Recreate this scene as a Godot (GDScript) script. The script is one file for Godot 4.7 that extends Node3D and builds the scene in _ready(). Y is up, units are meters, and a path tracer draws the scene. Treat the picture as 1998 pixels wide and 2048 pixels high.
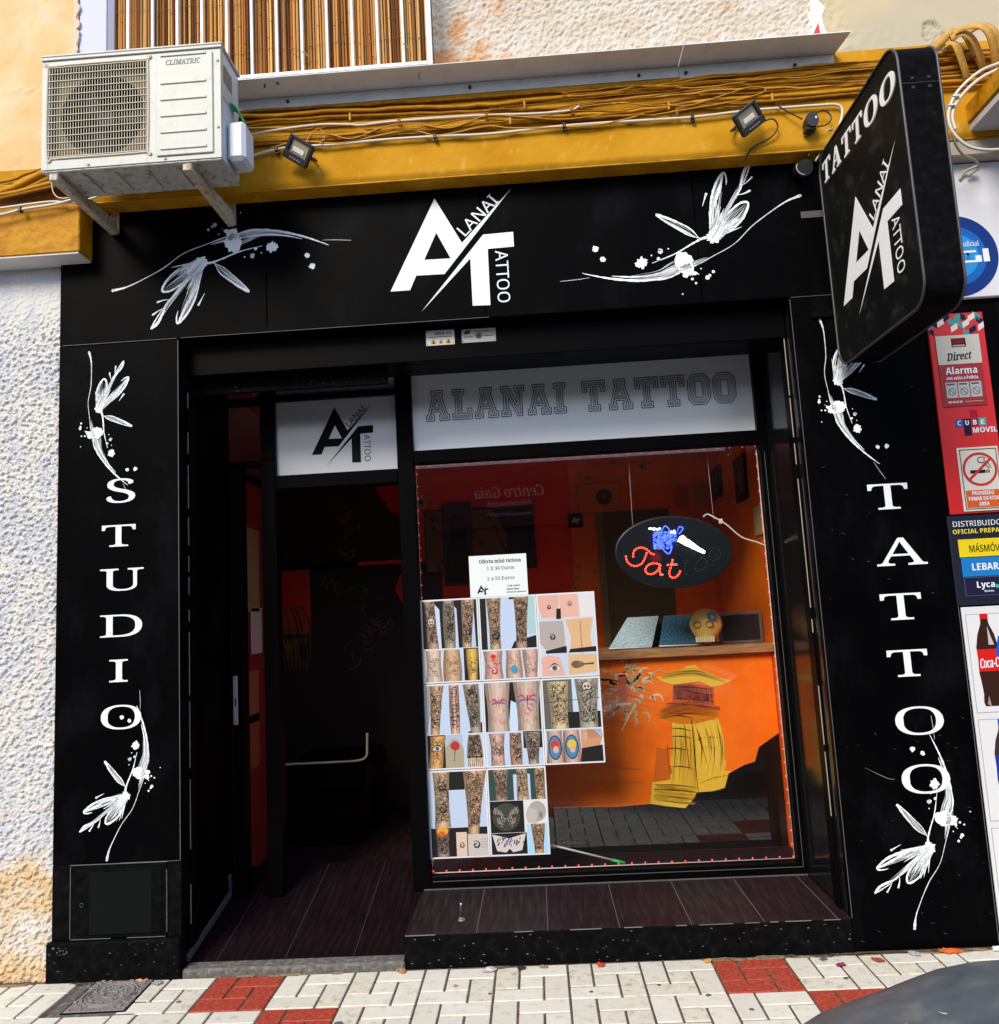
extends Node3D

# ------------------------------------------------------------------ helpers
var used := {}
var mats := {}
var rng := RandomNumberGenerator.new()
var noise := FastNoiseLite.new()

func lin(r: float, g: float, b: float) -> Color:
	return Color(r, g, b).linear_to_srgb()

func numbered(called: String) -> String:
	if not used.has(called):
		used[called] = 0
		return called
	used[called] += 1
	return "%s_%03d" % [called, used[called]]

func mat(r: float, g: float, b: float, rough := 0.7, metal := 0.0, spec := 0.5) -> StandardMaterial3D:
	var m := StandardMaterial3D.new()
	m.albedo_color = lin(r, g, b)
	m.roughness = rough
	m.metallic = metal
	m.metallic_specular = spec
	return m

func glow(r: float, g: float, b: float, e: float) -> StandardMaterial3D:
	var m := mat(r * 0.5, g * 0.5, b * 0.5, 0.4)
	m.emission_enabled = true
	m.emission = lin(r, g, b)
	m.emission_energy_multiplier = e
	return m

func ramp(cols: Array, offs: Array) -> Gradient:
	var g := Gradient.new()
	g.offsets = PackedFloat32Array(offs)
	var cs := PackedColorArray()
	for c in cols:
		cs.append(c)
	g.colors = cs
	return g

# a computed colour texture laid on with triplanar mapping; scale = repeats per metre
func noisy(cols: Array, offs: Array, freq: float, oct: int, scale: Vector3, rough: float, sd: int, spec := 0.5, size := 512, kind := FastNoiseLite.TYPE_SIMPLEX_SMOOTH) -> StandardMaterial3D:
	var n := FastNoiseLite.new()
	n.noise_type = kind
	n.seed = sd
	n.frequency = freq
	n.fractal_octaves = oct
	n.fractal_gain = 0.6
	var t := NoiseTexture2D.new()
	t.width = size
	t.height = size
	t.seamless = true
	t.noise = n
	t.color_ramp = ramp(cols, offs)
	var m := StandardMaterial3D.new()
	m.albedo_texture = t
	m.roughness = rough
	m.metallic_specular = spec
	m.uv1_triplanar = true
	m.uv1_world_triplanar = true
	m.uv1_scale = scale
	return m

func bumpy(m: StandardMaterial3D, freq: float, strength: float, sd: int, oct := 4) -> StandardMaterial3D:
	var n := FastNoiseLite.new()
	n.seed = sd
	n.frequency = freq
	n.fractal_octaves = oct
	var t := NoiseTexture2D.new()
	t.width = 512
	t.height = 512
	t.seamless = true
	t.as_normal_map = true
	t.bump_strength = 6.0
	t.noise = n
	m.normal_enabled = true
	m.normal_texture = t
	m.normal_scale = strength
	return m

func stt() -> SurfaceTool:
	var s := SurfaceTool.new()
	s.begin(Mesh.PRIMITIVE_TRIANGLES)
	return s

func part(called: String, s: SurfaceTool, m: Material, parent: Node3D) -> MeshInstance3D:
	s.generate_normals()
	var o := MeshInstance3D.new()
	o.name = called if parent != self else numbered(called)
	o.mesh = s.commit()
	o.material_override = m
	parent.add_child(o, true)
	return o

func share(called: String, mesh: Mesh, m: Material, parent: Node3D, at: Vector3) -> MeshInstance3D:
	var o := MeshInstance3D.new()
	o.name = called
	o.mesh = mesh
	o.material_override = m
	o.position = at
	parent.add_child(o, true)
	return o

func thing(called: String, label: String, category: String, at := Vector3.ZERO, group := "") -> Node3D:
	var o := Node3D.new()
	o.name = numbered(called)
	add_child(o)
	o.position = at
	return tag(o, label, category, group)

func tag(o: Node3D, label: String, category: String, group := "") -> Node3D:
	o.set_meta("label", label)
	o.set_meta("category", category)
	if group != "":
		o.set_meta("group", group)
	return o

func setting(called: String, label := "") -> Node3D:
	var o := Node3D.new()
	o.name = numbered(called)
	add_child(o)
	o.set_meta("kind", "structure")
	if label != "":
		o.set_meta("label", label)
	return o

func look(o: Node3D, label: String) -> Node3D:
	o.set_meta("label", label)
	return o

# triangle facing away from ctr
func tri_out(s: SurfaceTool, a: Vector3, b: Vector3, c: Vector3, ctr: Vector3) -> void:
	if (b - a).cross(c - a).dot((a + b + c) / 3.0 - ctr) > 0.0:
		s.add_vertex(a); s.add_vertex(c); s.add_vertex(b)
	else:
		s.add_vertex(a); s.add_vertex(b); s.add_vertex(c)

func quad_out(s: SurfaceTool, a: Vector3, b: Vector3, c: Vector3, d: Vector3, ctr: Vector3) -> void:
	tri_out(s, a, b, c, ctr)
	tri_out(s, a, c, d, ctr)

# box lo..hi with chamfered edges
func bx(s: SurfaceTool, lo: Vector3, hi: Vector3, ch := 0.0) -> void:
	s.set_smooth_group(-1)
	var c := (lo + hi) / 2.0
	var h := (hi - lo) / 2.0
	ch = minf(ch, minf(h.x, minf(h.y, h.z)) * 0.9)
	for a in 3:
		var b := (a + 1) % 3
		var d := (a + 2) % 3
		for sg in [-1.0, 1.0]:
			var q := []
			for k in [[-1, -1], [1, -1], [1, 1], [-1, 1]]:
				var v := Vector3()
				v[a] = sg * h[a]
				v[b] = k[0] * (h[b] - ch)
				v[d] = k[1] * (h[d] - ch)
				q.append(c + v)
			quad_out(s, q[0], q[1], q[2], q[3], c)
	if ch <= 0.0:
		return
	for a in 3:
		var b := (a + 1) % 3
		var d := (a + 2) % 3
		for sb in [-1.0, 1.0]:
			for sd in [-1.0, 1.0]:
				var q := []
				for k in [[-1, 0], [1, 0], [1, 1], [-1, 1]]:
					var v := Vector3()
					v[a] = k[0] * (h[a] - ch)
					v[b] = sb * (h[b] - (ch if k[1] == 1 else 0.0))
					v[d] = sd * (h[d] - (0.0 if k[1] == 1 else ch))
					q.append(c + v)
				quad_out(s, q[0], q[1], q[2], q[3], c)
	for sx in [-1.0, 1.0]:
		for sy in [-1.0, 1.0]:
			for sz in [-1.0, 1.0]:
				var v := Vector3(sx * h.x, sy * h.y, sz * h.z)
				var k := Vector3(sx, sy, sz) * ch
				tri_out(s, c + v - Vector3(0, k.y, k.z), c + v - Vector3(k.x, 0, k.z), c + v - Vector3(k.x, k.y, 0), c)

func box(called: String, lo: Vector3, hi: Vector3, m: Material, parent: Node3D, ch := 0.003) -> MeshInstance3D:
	var s := stt()
	bx(s, lo, hi, ch)
	return part(called, s, m, parent)

func curve(pts: Array, sub := 6) -> Array:
	var out := []
	for i in pts.size() - 1:
		var p0 = pts[maxi(i - 1, 0)]
		var p1 = pts[i]
		var p2 = pts[i + 1]
		var p3 = pts[mini(i + 2, pts.size() - 1)]
		for k in sub:
			var t := float(k) / sub
			out.append(p1.cubic_interpolate(p2, p0, p3, t))
	out.append(pts[pts.size() - 1])
	return out

func tube(s: SurfaceTool, pts: Array, r: float, n := 7) -> void:
	s.set_smooth_group(0)
	var up := Vector3(0, 0, 1)
	var rings := []
	for i in pts.size():
		var d: Vector3 = (pts[mini(i + 1, pts.size() - 1)] - pts[maxi(i - 1, 0)]).normalized()
		if absf(d.dot(up)) > 0.95:
			up = Vector3(0, 1, 0) if absf(d.y) < 0.9 else Vector3(1, 0, 0)
		var u := d.cross(up).normalized()
		up = u.cross(d).normalized()
		var ring := []
		for k in n:
			var a := TAU * k / n
			ring.append(pts[i] + (u * cos(a) + up * sin(a)) * r)
		rings.append(ring)
	for i in rings.size() - 1:
		for k in n:
			var k2 := (k + 1) % n
			var ctr: Vector3 = (pts[i] + pts[i + 1]) / 2.0
			quad_out(s, rings[i][k], rings[i + 1][k], rings[i + 1][k2], rings[i][k2], ctr)
	for e in [0, rings.size() - 1]:
		var inner: Vector3 = pts[1] if e == 0 else pts[pts.size() - 2]
		for k in range(1, n - 1):
			tri_out(s, rings[e][0], rings[e][k], rings[e][k + 1], inner)

# closed outline pushed along z from z0 to z1 (edges kept sharp)
func prism(s: SurfaceTool, pts: Array, z0: float, z1: float, basis := Basis.IDENTITY, at := Vector3.ZERO) -> void:
	s.set_smooth_group(-1)
	var p := PackedVector2Array(pts)
	if Geometry2D.is_polygon_clockwise(p):
		p.reverse()
	var idx := Geometry2D.triangulate_polygon(p)
	var f := func(q: Vector2, z: float) -> Vector3: return at + basis * Vector3(q.x, q.y, z)
	var mid := (z0 + z1) / 2.0
	for i in range(0, idx.size(), 3):
		for z in [z0, z1]:
			var a: Vector3 = f.call(p[idx[i]], z)
			var b: Vector3 = f.call(p[idx[i + 1]], z)
			var c: Vector3 = f.call(p[idx[i + 2]], z)
			var ctr: Vector3 = (a + b + c) / 3.0 + basis * Vector3(0, 0, mid - z)
			tri_out(s, a, b, c, ctr)
	for i in p.size():
		var a2 := p[i]
		var b2 := p[(i + 1) % p.size()]
		var e := b2 - a2
		var nrm := Vector2(e.y, -e.x)
		var ctr2: Vector3 = f.call((a2 + b2) / 2.0 - nrm, mid)
		quad_out(s, f.call(a2, z0), f.call(b2, z0), f.call(b2, z1), f.call(a2, z1), ctr2)

func v2(a: Array) -> Array:
	var o := []
	for p in a:
		o.append(Vector2(p[0], p[1]))
	return o

func v3(a: Array, z: float) -> Array:
	var o := []
	for p in a:
		o.append(Vector3(p[0], p[1], z))
	return o

# a sheet of relief: x0..x1, y0..y1 at depth z with dz(x,y) and colour c(x,y); closed behind
func relief(s: SurfaceTool, x0: float, x1: float, y0: float, y1: float, z: float, step: float, dz: Callable, c: Callable) -> void:
	s.set_smooth_group(0)
	var nx := int(ceil((x1 - x0) / step))
	var ny := int(ceil((y1 - y0) / step))
	for j in ny + 1:
		for i in nx + 1:
			var x := lerpf(x0, x1, float(i) / nx)
			var y := lerpf(y0, y1, float(j) / ny)
			s.set_color(c.call(x, y))
			s.add_vertex(Vector3(x, y, z + dz.call(x, y)))
	for j in ny:
		for i in nx:
			var a := j * (nx + 1) + i
			for k in [a, a + nx + 1, a + nx + 2, a, a + nx + 2, a + 1]:
				s.add_index(k)

# flat print: coloured shapes on a plane, each layer a hair above the last
class Pr:
	var s := SurfaceTool.new()
	var lift := 0.0004
	func _init() -> void:
		s.begin(Mesh.PRIMITIVE_TRIANGLES)
		s.set_smooth_group(-1)
	func tri(a: Vector2, b: Vector2, c: Vector2, z: float) -> void:
		if (b - a).cross(c - a) > 0.0:
			var t := b
			b = c
			c = t
		for p in [a, b, c]:
			s.add_vertex(Vector3(p.x, p.y, z))
	func poly(pts: Array, col: Color, lay := 1) -> void:
		s.set_color(col)
		var p := PackedVector2Array(pts)
		var idx := Geometry2D.triangulate_polygon(p)
		for i in range(0, idx.size(), 3):
			tri(p[idx[i]], p[idx[i + 1]], p[idx[i + 2]], lay * lift)
	func rect(x0: float, y0: float, x1: float, y1: float, col: Color, lay := 1) -> void:
		poly([Vector2(x0, y0), Vector2(x1, y0), Vector2(x1, y1), Vector2(x0, y1)], col, lay)
	func disc(c: Vector2, rx: float, ry: float, col: Color, lay := 1, n := 24, a0 := 0.0, a1 := TAU) -> void:
		s.set_color(col)
		for k in n:
			var a := lerpf(a0, a1, float(k) / n)
			var b := lerpf(a0, a1, float(k + 1) / n)
			tri(c, c + Vector2(cos(a) * rx, sin(a) * ry), c + Vector2(cos(b) * rx, sin(b) * ry), lay * lift)
	func ring(c: Vector2, r0: float, r1: float, col: Color, lay := 1, n := 32) -> void:
		s.set_color(col)
		for k in n:
			var a := Vector2.from_angle(TAU * k / n)
			var b := Vector2.from_angle(TAU * (k + 1) / n)
			tri(c + a * r0, c + a * r1, c + b * r1, lay * lift)
			tri(c + a * r0, c + b * r1, c + b * r0, lay * lift)
	func stroke(pts: Array, w: Array, col: Color, lay := 1) -> void:
		s.set_color(col)
		var n := pts.size()
		var l := []
		var r := []
		for i in n:
			var d: Vector2 = (pts[mini(i + 1, n - 1)] - pts[maxi(i - 1, 0)]).normalized().orthogonal()
			var t := float(i) / maxf(1.0, n - 1.0) * (w.size() - 1)
			var k := mini(int(t), w.size() - 2) if w.size() > 1 else 0
			var hw: float = (lerpf(w[k], w[k + 1], t - k) if w.size() > 1 else w[0]) * 0.5
			l.append(pts[i] + d * hw)
			r.append(pts[i] - d * hw)
		for i in n - 1:
			tri(l[i], r[i], r[i + 1], lay * lift)
			tri(l[i], r[i + 1], l[i + 1], lay * lift)

var print_mat: StandardMaterial3D
var print_gloss: StandardMaterial3D

func press(called: String, p: Pr, parent: Node3D, m: Material = null) -> MeshInstance3D:
	return part(called, p.s, m if m else print_mat, parent)

var fonts := {}
func font(called: String, bold := false, italic := false) -> Font:
	var k := called + str(bold) + str(italic)
	if not fonts.has(k):
		var f := SystemFont.new()
		f.font_names = PackedStringArray([called])
		f.font_weight = 700 if bold else 400
		f.font_italic = italic
		fonts[k] = f
	return fonts[k]

# flat lettering whose bounding box is fitted to w x h (h 0 keeps the font's shape), centred on at, turned by turn in its plane
func words(called: String, text: String, f: Font, at: Vector3, w: float, h: float, m: Material, parent: Node3D, turn := 0.0, slant := 0.0, basis := Basis.IDENTITY, depth := 0.001) -> MeshInstance3D:
	var t := TextMesh.new()
	t.text = text
	t.font = f
	t.font_size = 48
	t.pixel_size = 0.01
	t.depth = depth / 0.1
	t.curve_step = 2.0
	var bb := t.get_aabb()
	var sx := w / maxf(bb.size.x, 0.001)
	var sy := (h / maxf(bb.size.y, 0.001)) if h > 0.0 else sx
	if w <= 0.0:
		sx = sy
	var c := bb.get_center()
	var arr := t.get_mesh_arrays()
	var vs: PackedVector3Array = arr[Mesh.ARRAY_VERTEX]
	var ix: PackedInt32Array = arr[Mesh.ARRAY_INDEX]
	var s := stt()
	s.set_smooth_group(-1)
	var rot := Basis(Vector3(0, 0, 1), turn)
	var order := range(vs.size()) if ix.is_empty() else Array(ix)
	for i in order:
		var v := vs[i] - c
		v = Vector3((v.x + v.y * slant) * sx, v.y * sy, v.z * 0.1 + depth * 0.5)
		s.add_vertex(basis * (rot * v))
	var o := part(called, s, m, parent)
	o.position = at
	return o

# ------------------------------------------------------------------ the AT emblem: two cut letters and a slash, in metres on the fascia
const LOGO_A := [[-0.344, -0.194], [-0.089, 0.306], [0.046, 0.048], [0.322, 0.331], [-0.054, -0.118], [-0.204, -0.116], [-0.24, -0.194]]
const LOGO_HOLE := [[-0.088, 0.114], [-0.158, -0.032], [-0.018, -0.034]]
const LOGO_T := [[-0.183, -0.314], [0.16, 0.085], [0.32, 0.089], [0.32, 0.007], [0.181, 0.004], [0.179, -0.305], [0.086, -0.302], [0.086, -0.042]]

func emblem(parent: Node3D, at: Vector3, sx: float, sy: float, m: Material, basis := Basis.IDENTITY, with_words := true) -> void:
	var s := stt()
	s.set_smooth_group(-1)
	var k := func(p: Array) -> Vector2: return Vector2(p[0] * sx, p[1] * sy)
	# the A with its triangular hole: outline cut open along one line
	var out := []
	for i in LOGO_A.size():
		out.append(k.call(LOGO_A[i]))
		if i == 1:
			for j in [0, 1, 2, 0]:
				out.append(k.call(LOGO_HOLE[j]) + Vector2(0.0001 * j, 0))
			out.append(k.call(LOGO_A[1]) + Vector2(0.0003, 0))
	prism(s, out, 0.0, 0.0012)
	var o := part("letter", s, m, parent)
	o.transform = Transform3D(basis, at)
	var s2 := stt()
	var t := []
	for p in LOGO_T:
		t.append(k.call(p))
	prism(s2, t, 0.0, 0.0012)
	o = part("letter", s2, m, parent)
	o.transform = Transform3D(basis, at)
	if not with_words:
		return
	var f := font("Droid Sans")
	var ang := atan2(0.17 * sy, 0.175 * sx)
	words("lettering", "LANAI", f, at + basis * Vector3(0.137 * sx, 0.196 * sy, 0), 0.262 * (sx + sy) / 2, 0.066 * (sx + sy) / 2, m, parent, ang, 0.0, basis)
	words("lettering", "ATTOO", f, at + basis * Vector3(0.252 * sx, -0.152 * sy, 0), 0.285 * sy, 0.066 * sx, m, parent, -PI / 2, 0.0, basis)

# ------------------------------------------------------------------ the painted ink flower, splash at (0,0), long line's tip at (.637,.332)
func wobble(pts: Array, w: Array, p: Pr, f: Callable, scl: float, col: Color, lay := 1) -> void:
	var fine := curve(v2(pts), 10)
	var q := []
	var ww := []
	for i in fine.size():
		q.append(f.call(fine[i]))
		var t := float(i) / maxf(1.0, fine.size() - 1.0) * (w.size() - 1)
		var k := mini(int(t), w.size() - 2)
		ww.append(lerpf(w[k], w[k + 1], t - k) * scl * rng.randf_range(0.72, 1.25))
	p.stroke(q, ww, col, lay)
	for e in [0, fine.size() - 1]:
		p.disc(q[e], ww[e] * 0.5, ww[e] * 0.5, col, lay, 10)

func blot(c: Vector2, r: float, p: Pr, f: Callable, col: Color, spikes := 0.35, stretch := Vector2.ZERO, lay := 1) -> void:
	var q := []
	var n := 40
	for i in n:
		var a := TAU * i / n
		var d := Vector2.from_angle(a)
		var rr := r * (1.0 + spikes * noise.get_noise_2d(c.x * 900 + d.x * 60, c.y * 900 + d.y * 60) + rng.randf_range(-spikes, spikes) * 0.45)
		q.append(f.call(c + d * rr + stretch * maxf(0.0, d.dot(stretch.normalized()))))
	p.poly(q, col, lay)

# dry brush: many thin strands of uneven length and tone side by side
func brushed(pts: Array, w: Array, n: int, p: Pr, f: Callable, scl: float, col: Color, lay := 2, even := false) -> void:
	var fine := curve(v2(pts), 8)
	var m := fine.size()
	for k in n:
		var off := rng.randf_range(-0.5, 0.5)
		var i0 := int(rng.randf_range(0.0, 0.35) * m)
		var i1 := int(rng.randf_range(0.55, 1.0) * m)
		if rng.randf() < 0.4:
			i0 = 0
		var q := []
		for i in range(i0, mini(i1 + 1, m)):
			var d: Vector2 = (fine[mini(i + 1, m - 1)] - fine[maxi(i - 1, 0)]).normalized().orthogonal()
			var t := float(i) / (m - 1.0) * (w.size() - 1)
			var j := mini(int(t), w.size() - 2)
			q.append(f.call(fine[i] + d * off * lerpf(w[j], w[j + 1], t - j)))
		if q.size() > 2:
			p.stroke(q, [0.0006, rng.randf_range(0.0012, 0.0034) * scl, 0.0005], col * (rng.randf_range(0.9, 1.1) if even else (rng.randf_range(0.75, 1.05) if rng.randf() < 0.75 else rng.randf_range(0.3, 0.7))), lay + k % 3)

func flower(called: String, parent: Node3D, splash: Vector2, tip: Vector2, mirrored: bool, z: float) -> void:
	rng.seed = int(splash.x * 1000) + 7
	var p := Pr.new()
	p.lift = 0.0006
	var ref := Vector2(0.637, 0.332)
	var scl := tip.length() / ref.length()
	var turn := tip.angle() - (-ref.angle() if mirrored else ref.angle())
	var f := func(q: Vector2) -> Vector2:
		return splash + (Vector2(q.x, -q.y) if mirrored else q).rotated(turn) * scl
	var white := Color(0.8, 0.86, 0.93)
	var thin := Color(0.42, 0.46, 0.5)
	var s := maxf(scl, 0.75) * 1.25
	wobble([[0.0, -0.02], [0.056, -0.014], [0.155, 0.033], [0.274, 0.094], [0.377, 0.187], [0.498, 0.269], [0.569, 0.309], [0.637, 0.332]], [0.010, 0.005, 0.003, 0.0028, 0.004, 0.004, 0.007, 0.014], p, f, s, white * 0.8)
	wobble([[0.156, 0.163], [0.164, 0.274], [0.177, 0.355], [0.202, 0.424], [0.236, 0.478], [0.255, 0.487], [0.262, 0.456], [0.259, 0.42]], [0.004, 0.006, 0.009, 0.011, 0.01, 0.008, 0.006, 0.002], p, f, s, white)
	wobble([[0.245, 0.478], [0.219, 0.392], [0.186, 0.313], [0.161, 0.224], [0.16, 0.15]], [0.008, 0.014, 0.012, 0.008, 0.01], p, f, s, white, 2)
	wobble([[0.126, 0.313], [0.138, 0.345], [0.15, 0.377]], [0.002, 0.004, 0.01], p, f, s, white)
	wobble([[0.165, 0.13], [0.23, 0.249], [0.285, 0.326], [0.329, 0.394], [0.349, 0.464], [0.367, 0.504], [0.393, 0.53]], [0.01, 0.009, 0.009, 0.01, 0.012, 0.012, 0.009], p, f, s, white)
	wobble([[0.393, 0.53], [0.381, 0.493], [0.35, 0.423]], [0.008, 0.006, 0.003], p, f, s, white, 2)
	wobble([[0.307, 0.36], [0.345, 0.365], [0.38, 0.38]], [0.002, 0.004, 0.009], p, f, s, white)
	wobble([[0.345, 0.413], [0.37, 0.43], [0.396, 0.453]], [0.002, 0.004, 0.009], p, f, s, white)
	wobble([[0.19, 0.14], [0.271, 0.175], [0.323, 0.222], [0.357, 0.28], [0.36, 0.315], [0.322, 0.313], [0.271, 0.276], [0.218, 0.219], [0.173, 0.142]], [0.004, 0.006, 0.009, 0.01, 0.01, 0.009, 0.007, 0.006, 0.01], p, f, s, white, 2)
	brushed([[0.15, 0.12], [0.185, 0.26], [0.21, 0.38], [0.245, 0.475]], [0.03, 0.05, 0.05, 0.01], 15, p, f, s, white)
	brushed([[0.16, 0.12], [0.24, 0.19], [0.31, 0.26], [0.352, 0.305]], [0.03, 0.075, 0.07, 0.01], 16, p, f, s, white)
	brushed([[0.16, 0.12], [0.25, 0.27], [0.32, 0.39], [0.37, 0.5]], [0.03, 0.03, 0.022, 0.014], 12, p, f, s, white)
	brushed([[0.165, 0.13], [0.215, 0.2], [0.25, 0.25]], [0.06, 0.1, 0.09], 34, p, f, s, white)
	brushed([[0.09, 0.14], [0.02, 0.195], [-0.06, 0.245], [-0.11, 0.28]], [0.01, 0.036, 0.03, 0.008], 9, p, f, s, white)
	brushed([[0.01, 0.0], [-0.06, -0.025], [-0.14, -0.05], [-0.3, -0.058]], [0.09, 0.07, 0.045, 0.03], 30, p, f, s, white)
	brushed([[0.0, -0.01], [0.06, 0.0], [0.13, 0.03]], [0.05, 0.03, 0.008], 14, p, f, s, white)
	for k in 26:   # the brushed hatching that fans out of the bud
		var a := lerpf(0.3, 1.55, k / 25.0) + rng.randf_range(-0.05, 0.05)
		var l := rng.randf_range(0.08, 0.22)
		var d := Vector2.from_angle(a)
		var b := Vector2(0.158, 0.13)
		wobble([[b.x, b.y], [b.x + d.x * l * 0.5, b.y + d.y * l * 0.5], [b.x + d.x * l, b.y + d.y * l]], [0.016, 0.007, 0.0012], p, f, s, white, 3)
	blot(Vector2(0.168, 0.14), 0.036, p, f, white, 0.4, Vector2(0.045, 0.05), 4)
	wobble([[0.09, 0.141], [0.054, 0.191], [-0.01, 0.232], [-0.065, 0.261], [-0.116, 0.283]], [0.003, 0.005, 0.008, 0.011, 0.012], p, f, s, white)
	wobble([[-0.117, 0.277], [-0.068, 0.235], [-0.014, 0.195], [0.041, 0.157], [0.1, 0.136]], [0.006, 0.005, 0.004, 0.004, 0.003], p, f, s, white, 2)
	for k in 6:
		var t := 0.15 + 0.13 * k
		wobble([[0.08 - 0.19 * t, 0.15 + 0.12 * t], [0.075 - 0.19 * t - 0.02, 0.165 + 0.12 * t]], [0.003, 0.001], p, f, s, thin)
	wobble([[0.15, 0.136], [0.116, 0.136], [0.057, 0.11], [-0.037, 0.061], [-0.158, 0.019]], [0.014, 0.01, 0.007, 0.005, 0.002], p, f, s, white)
	blot(Vector2(0.006, 0.008), 0.046, p, f, white, 0.22, Vector2(-0.006, 0.014), 5)
	blot(Vector2(0.014, -0.03), 0.032, p, f, white, 0.5, Vector2(0.014, -0.012), 5)
	for d in [[0.05, 0.03], [0.045, -0.005], [0.016, -0.052], [-0.03, -0.045]]:
		wobble([[0, 0], [d[0] * 0.6, d[1] * 0.6], [d[0], d[1]]], [0.02, 0.008, 0.002], p, f, s, white, 3)
	wobble([[-0.01, -0.012], [-0.043, -0.019], [-0.163, -0.046], [-0.278, -0.048], [-0.373, -0.036]], [0.02, 0.007, 0.009, 0.007, 0.002], p, f, s, white)
	wobble([[-0.01, -0.03], [-0.046, -0.054], [-0.108, -0.07], [-0.241, -0.07], [-0.374, -0.051], [-0.487, -0.022], [-0.525, -0.01]], [0.012, 0.006, 0.009, 0.011, 0.009, 0.004, 0.0015], p, f, s, white)
	wobble([[-0.488, -0.037], [-0.56, -0.043], [-0.642, -0.046]], [0.0015, 0.003, 0.002], p, f, s, thin)
	for d in [[-0.449, 0.116, 0.016], [-0.414, 0.058, 0.014], [-0.215, 0.023, 0.03], [-0.112, 0.083, 0.011], [0.152, -0.051, 0.008], [0.119, -0.081, 0.011], [0.132, -0.07, 0.008], [0.058, -0.107, 0.006], [0.041, -0.083, 0.007], [-0.015, -0.161, 0.004], [-0.113, 0.078, 0.012], [-0.125, 0.039, 0.009], [0.09, -0.03, 0.004], [-0.07, 0.09, 0.004], [0.075, -0.06, 0.003], [-0.16, 0.06, 0.004]]:
		blot(Vector2(d[0], d[1]), d[2], p, f, white, 0.4 if d[2] > 0.01 else 0.1, Vector2.ZERO, 5)
	var o := press(called, p, parent)
	o.position.z = z

# ------------------------------------------------------------------ scene
func _ready() -> void:
	var cam := Camera3D.new()
	cam.name = "camera"
	cam.position = Vector3(2.4517, 1.676, 4.0282)
	cam.basis = Basis(Vector3.UP, 0.0375) * Basis(Vector3.RIGHT, 0.1208) * Basis(Vector3.BACK, -0.0535)
	cam.fov = rad_to_deg(2.0 * atan(1024.0 / 1600.0))
	cam.near = 0.05
	cam.far = 300.0
	add_child(cam)
	cam.current = true

	var env := Environment.new()
	env.background_mode = Environment.BG_SKY
	var sky_mat := ProceduralSkyMaterial.new()
	sky_mat.sky_top_color = Color(0.58, 0.68, 0.84)
	sky_mat.sky_horizon_color = Color(0.88, 0.9, 0.93)
	sky_mat.sky_curve = 0.2
	sky_mat.ground_bottom_color = Color(0.35, 0.34, 0.32)
	sky_mat.ground_horizon_color = Color(0.7, 0.7, 0.7)
	sky_mat.sky_energy_multiplier = 0.85
	var sk := Sky.new()
	sk.sky_material = sky_mat
	env.sky = sk
	env.tonemap_mode = Environment.TONE_MAPPER_LINEAR
	env.tonemap_exposure = 2.75
	env.sdfgi_enabled = true
	env.ssao_enabled = true
	env.ssil_enabled = true
	var we := WorldEnvironment.new()
	we.name = "world_environment"
	we.environment = env
	add_child(we)

	var sun := DirectionalLight3D.new()
	sun.name = "sun"
	sun.light_energy = 0.5
	sun.light_color = Color(1.0, 0.96, 0.9)
	sun.light_angular_distance = 26.0
	sun.shadow_enabled = true
	add_child(sun)
	sun.look_at_from_position(Vector3(-2.1, 3.6, 4.2), Vector3.ZERO)

	noise.seed = 11
	noise.frequency = 0.02
	noise.fractal_octaves = 3
	rng.seed = 5
	materials()
	street()
	building()
	shopfront()
	shop_room()
	neighbour_shop()
	on_the_facade()
	in_the_window()
	small_things()
	car()
	across_the_street()

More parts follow.
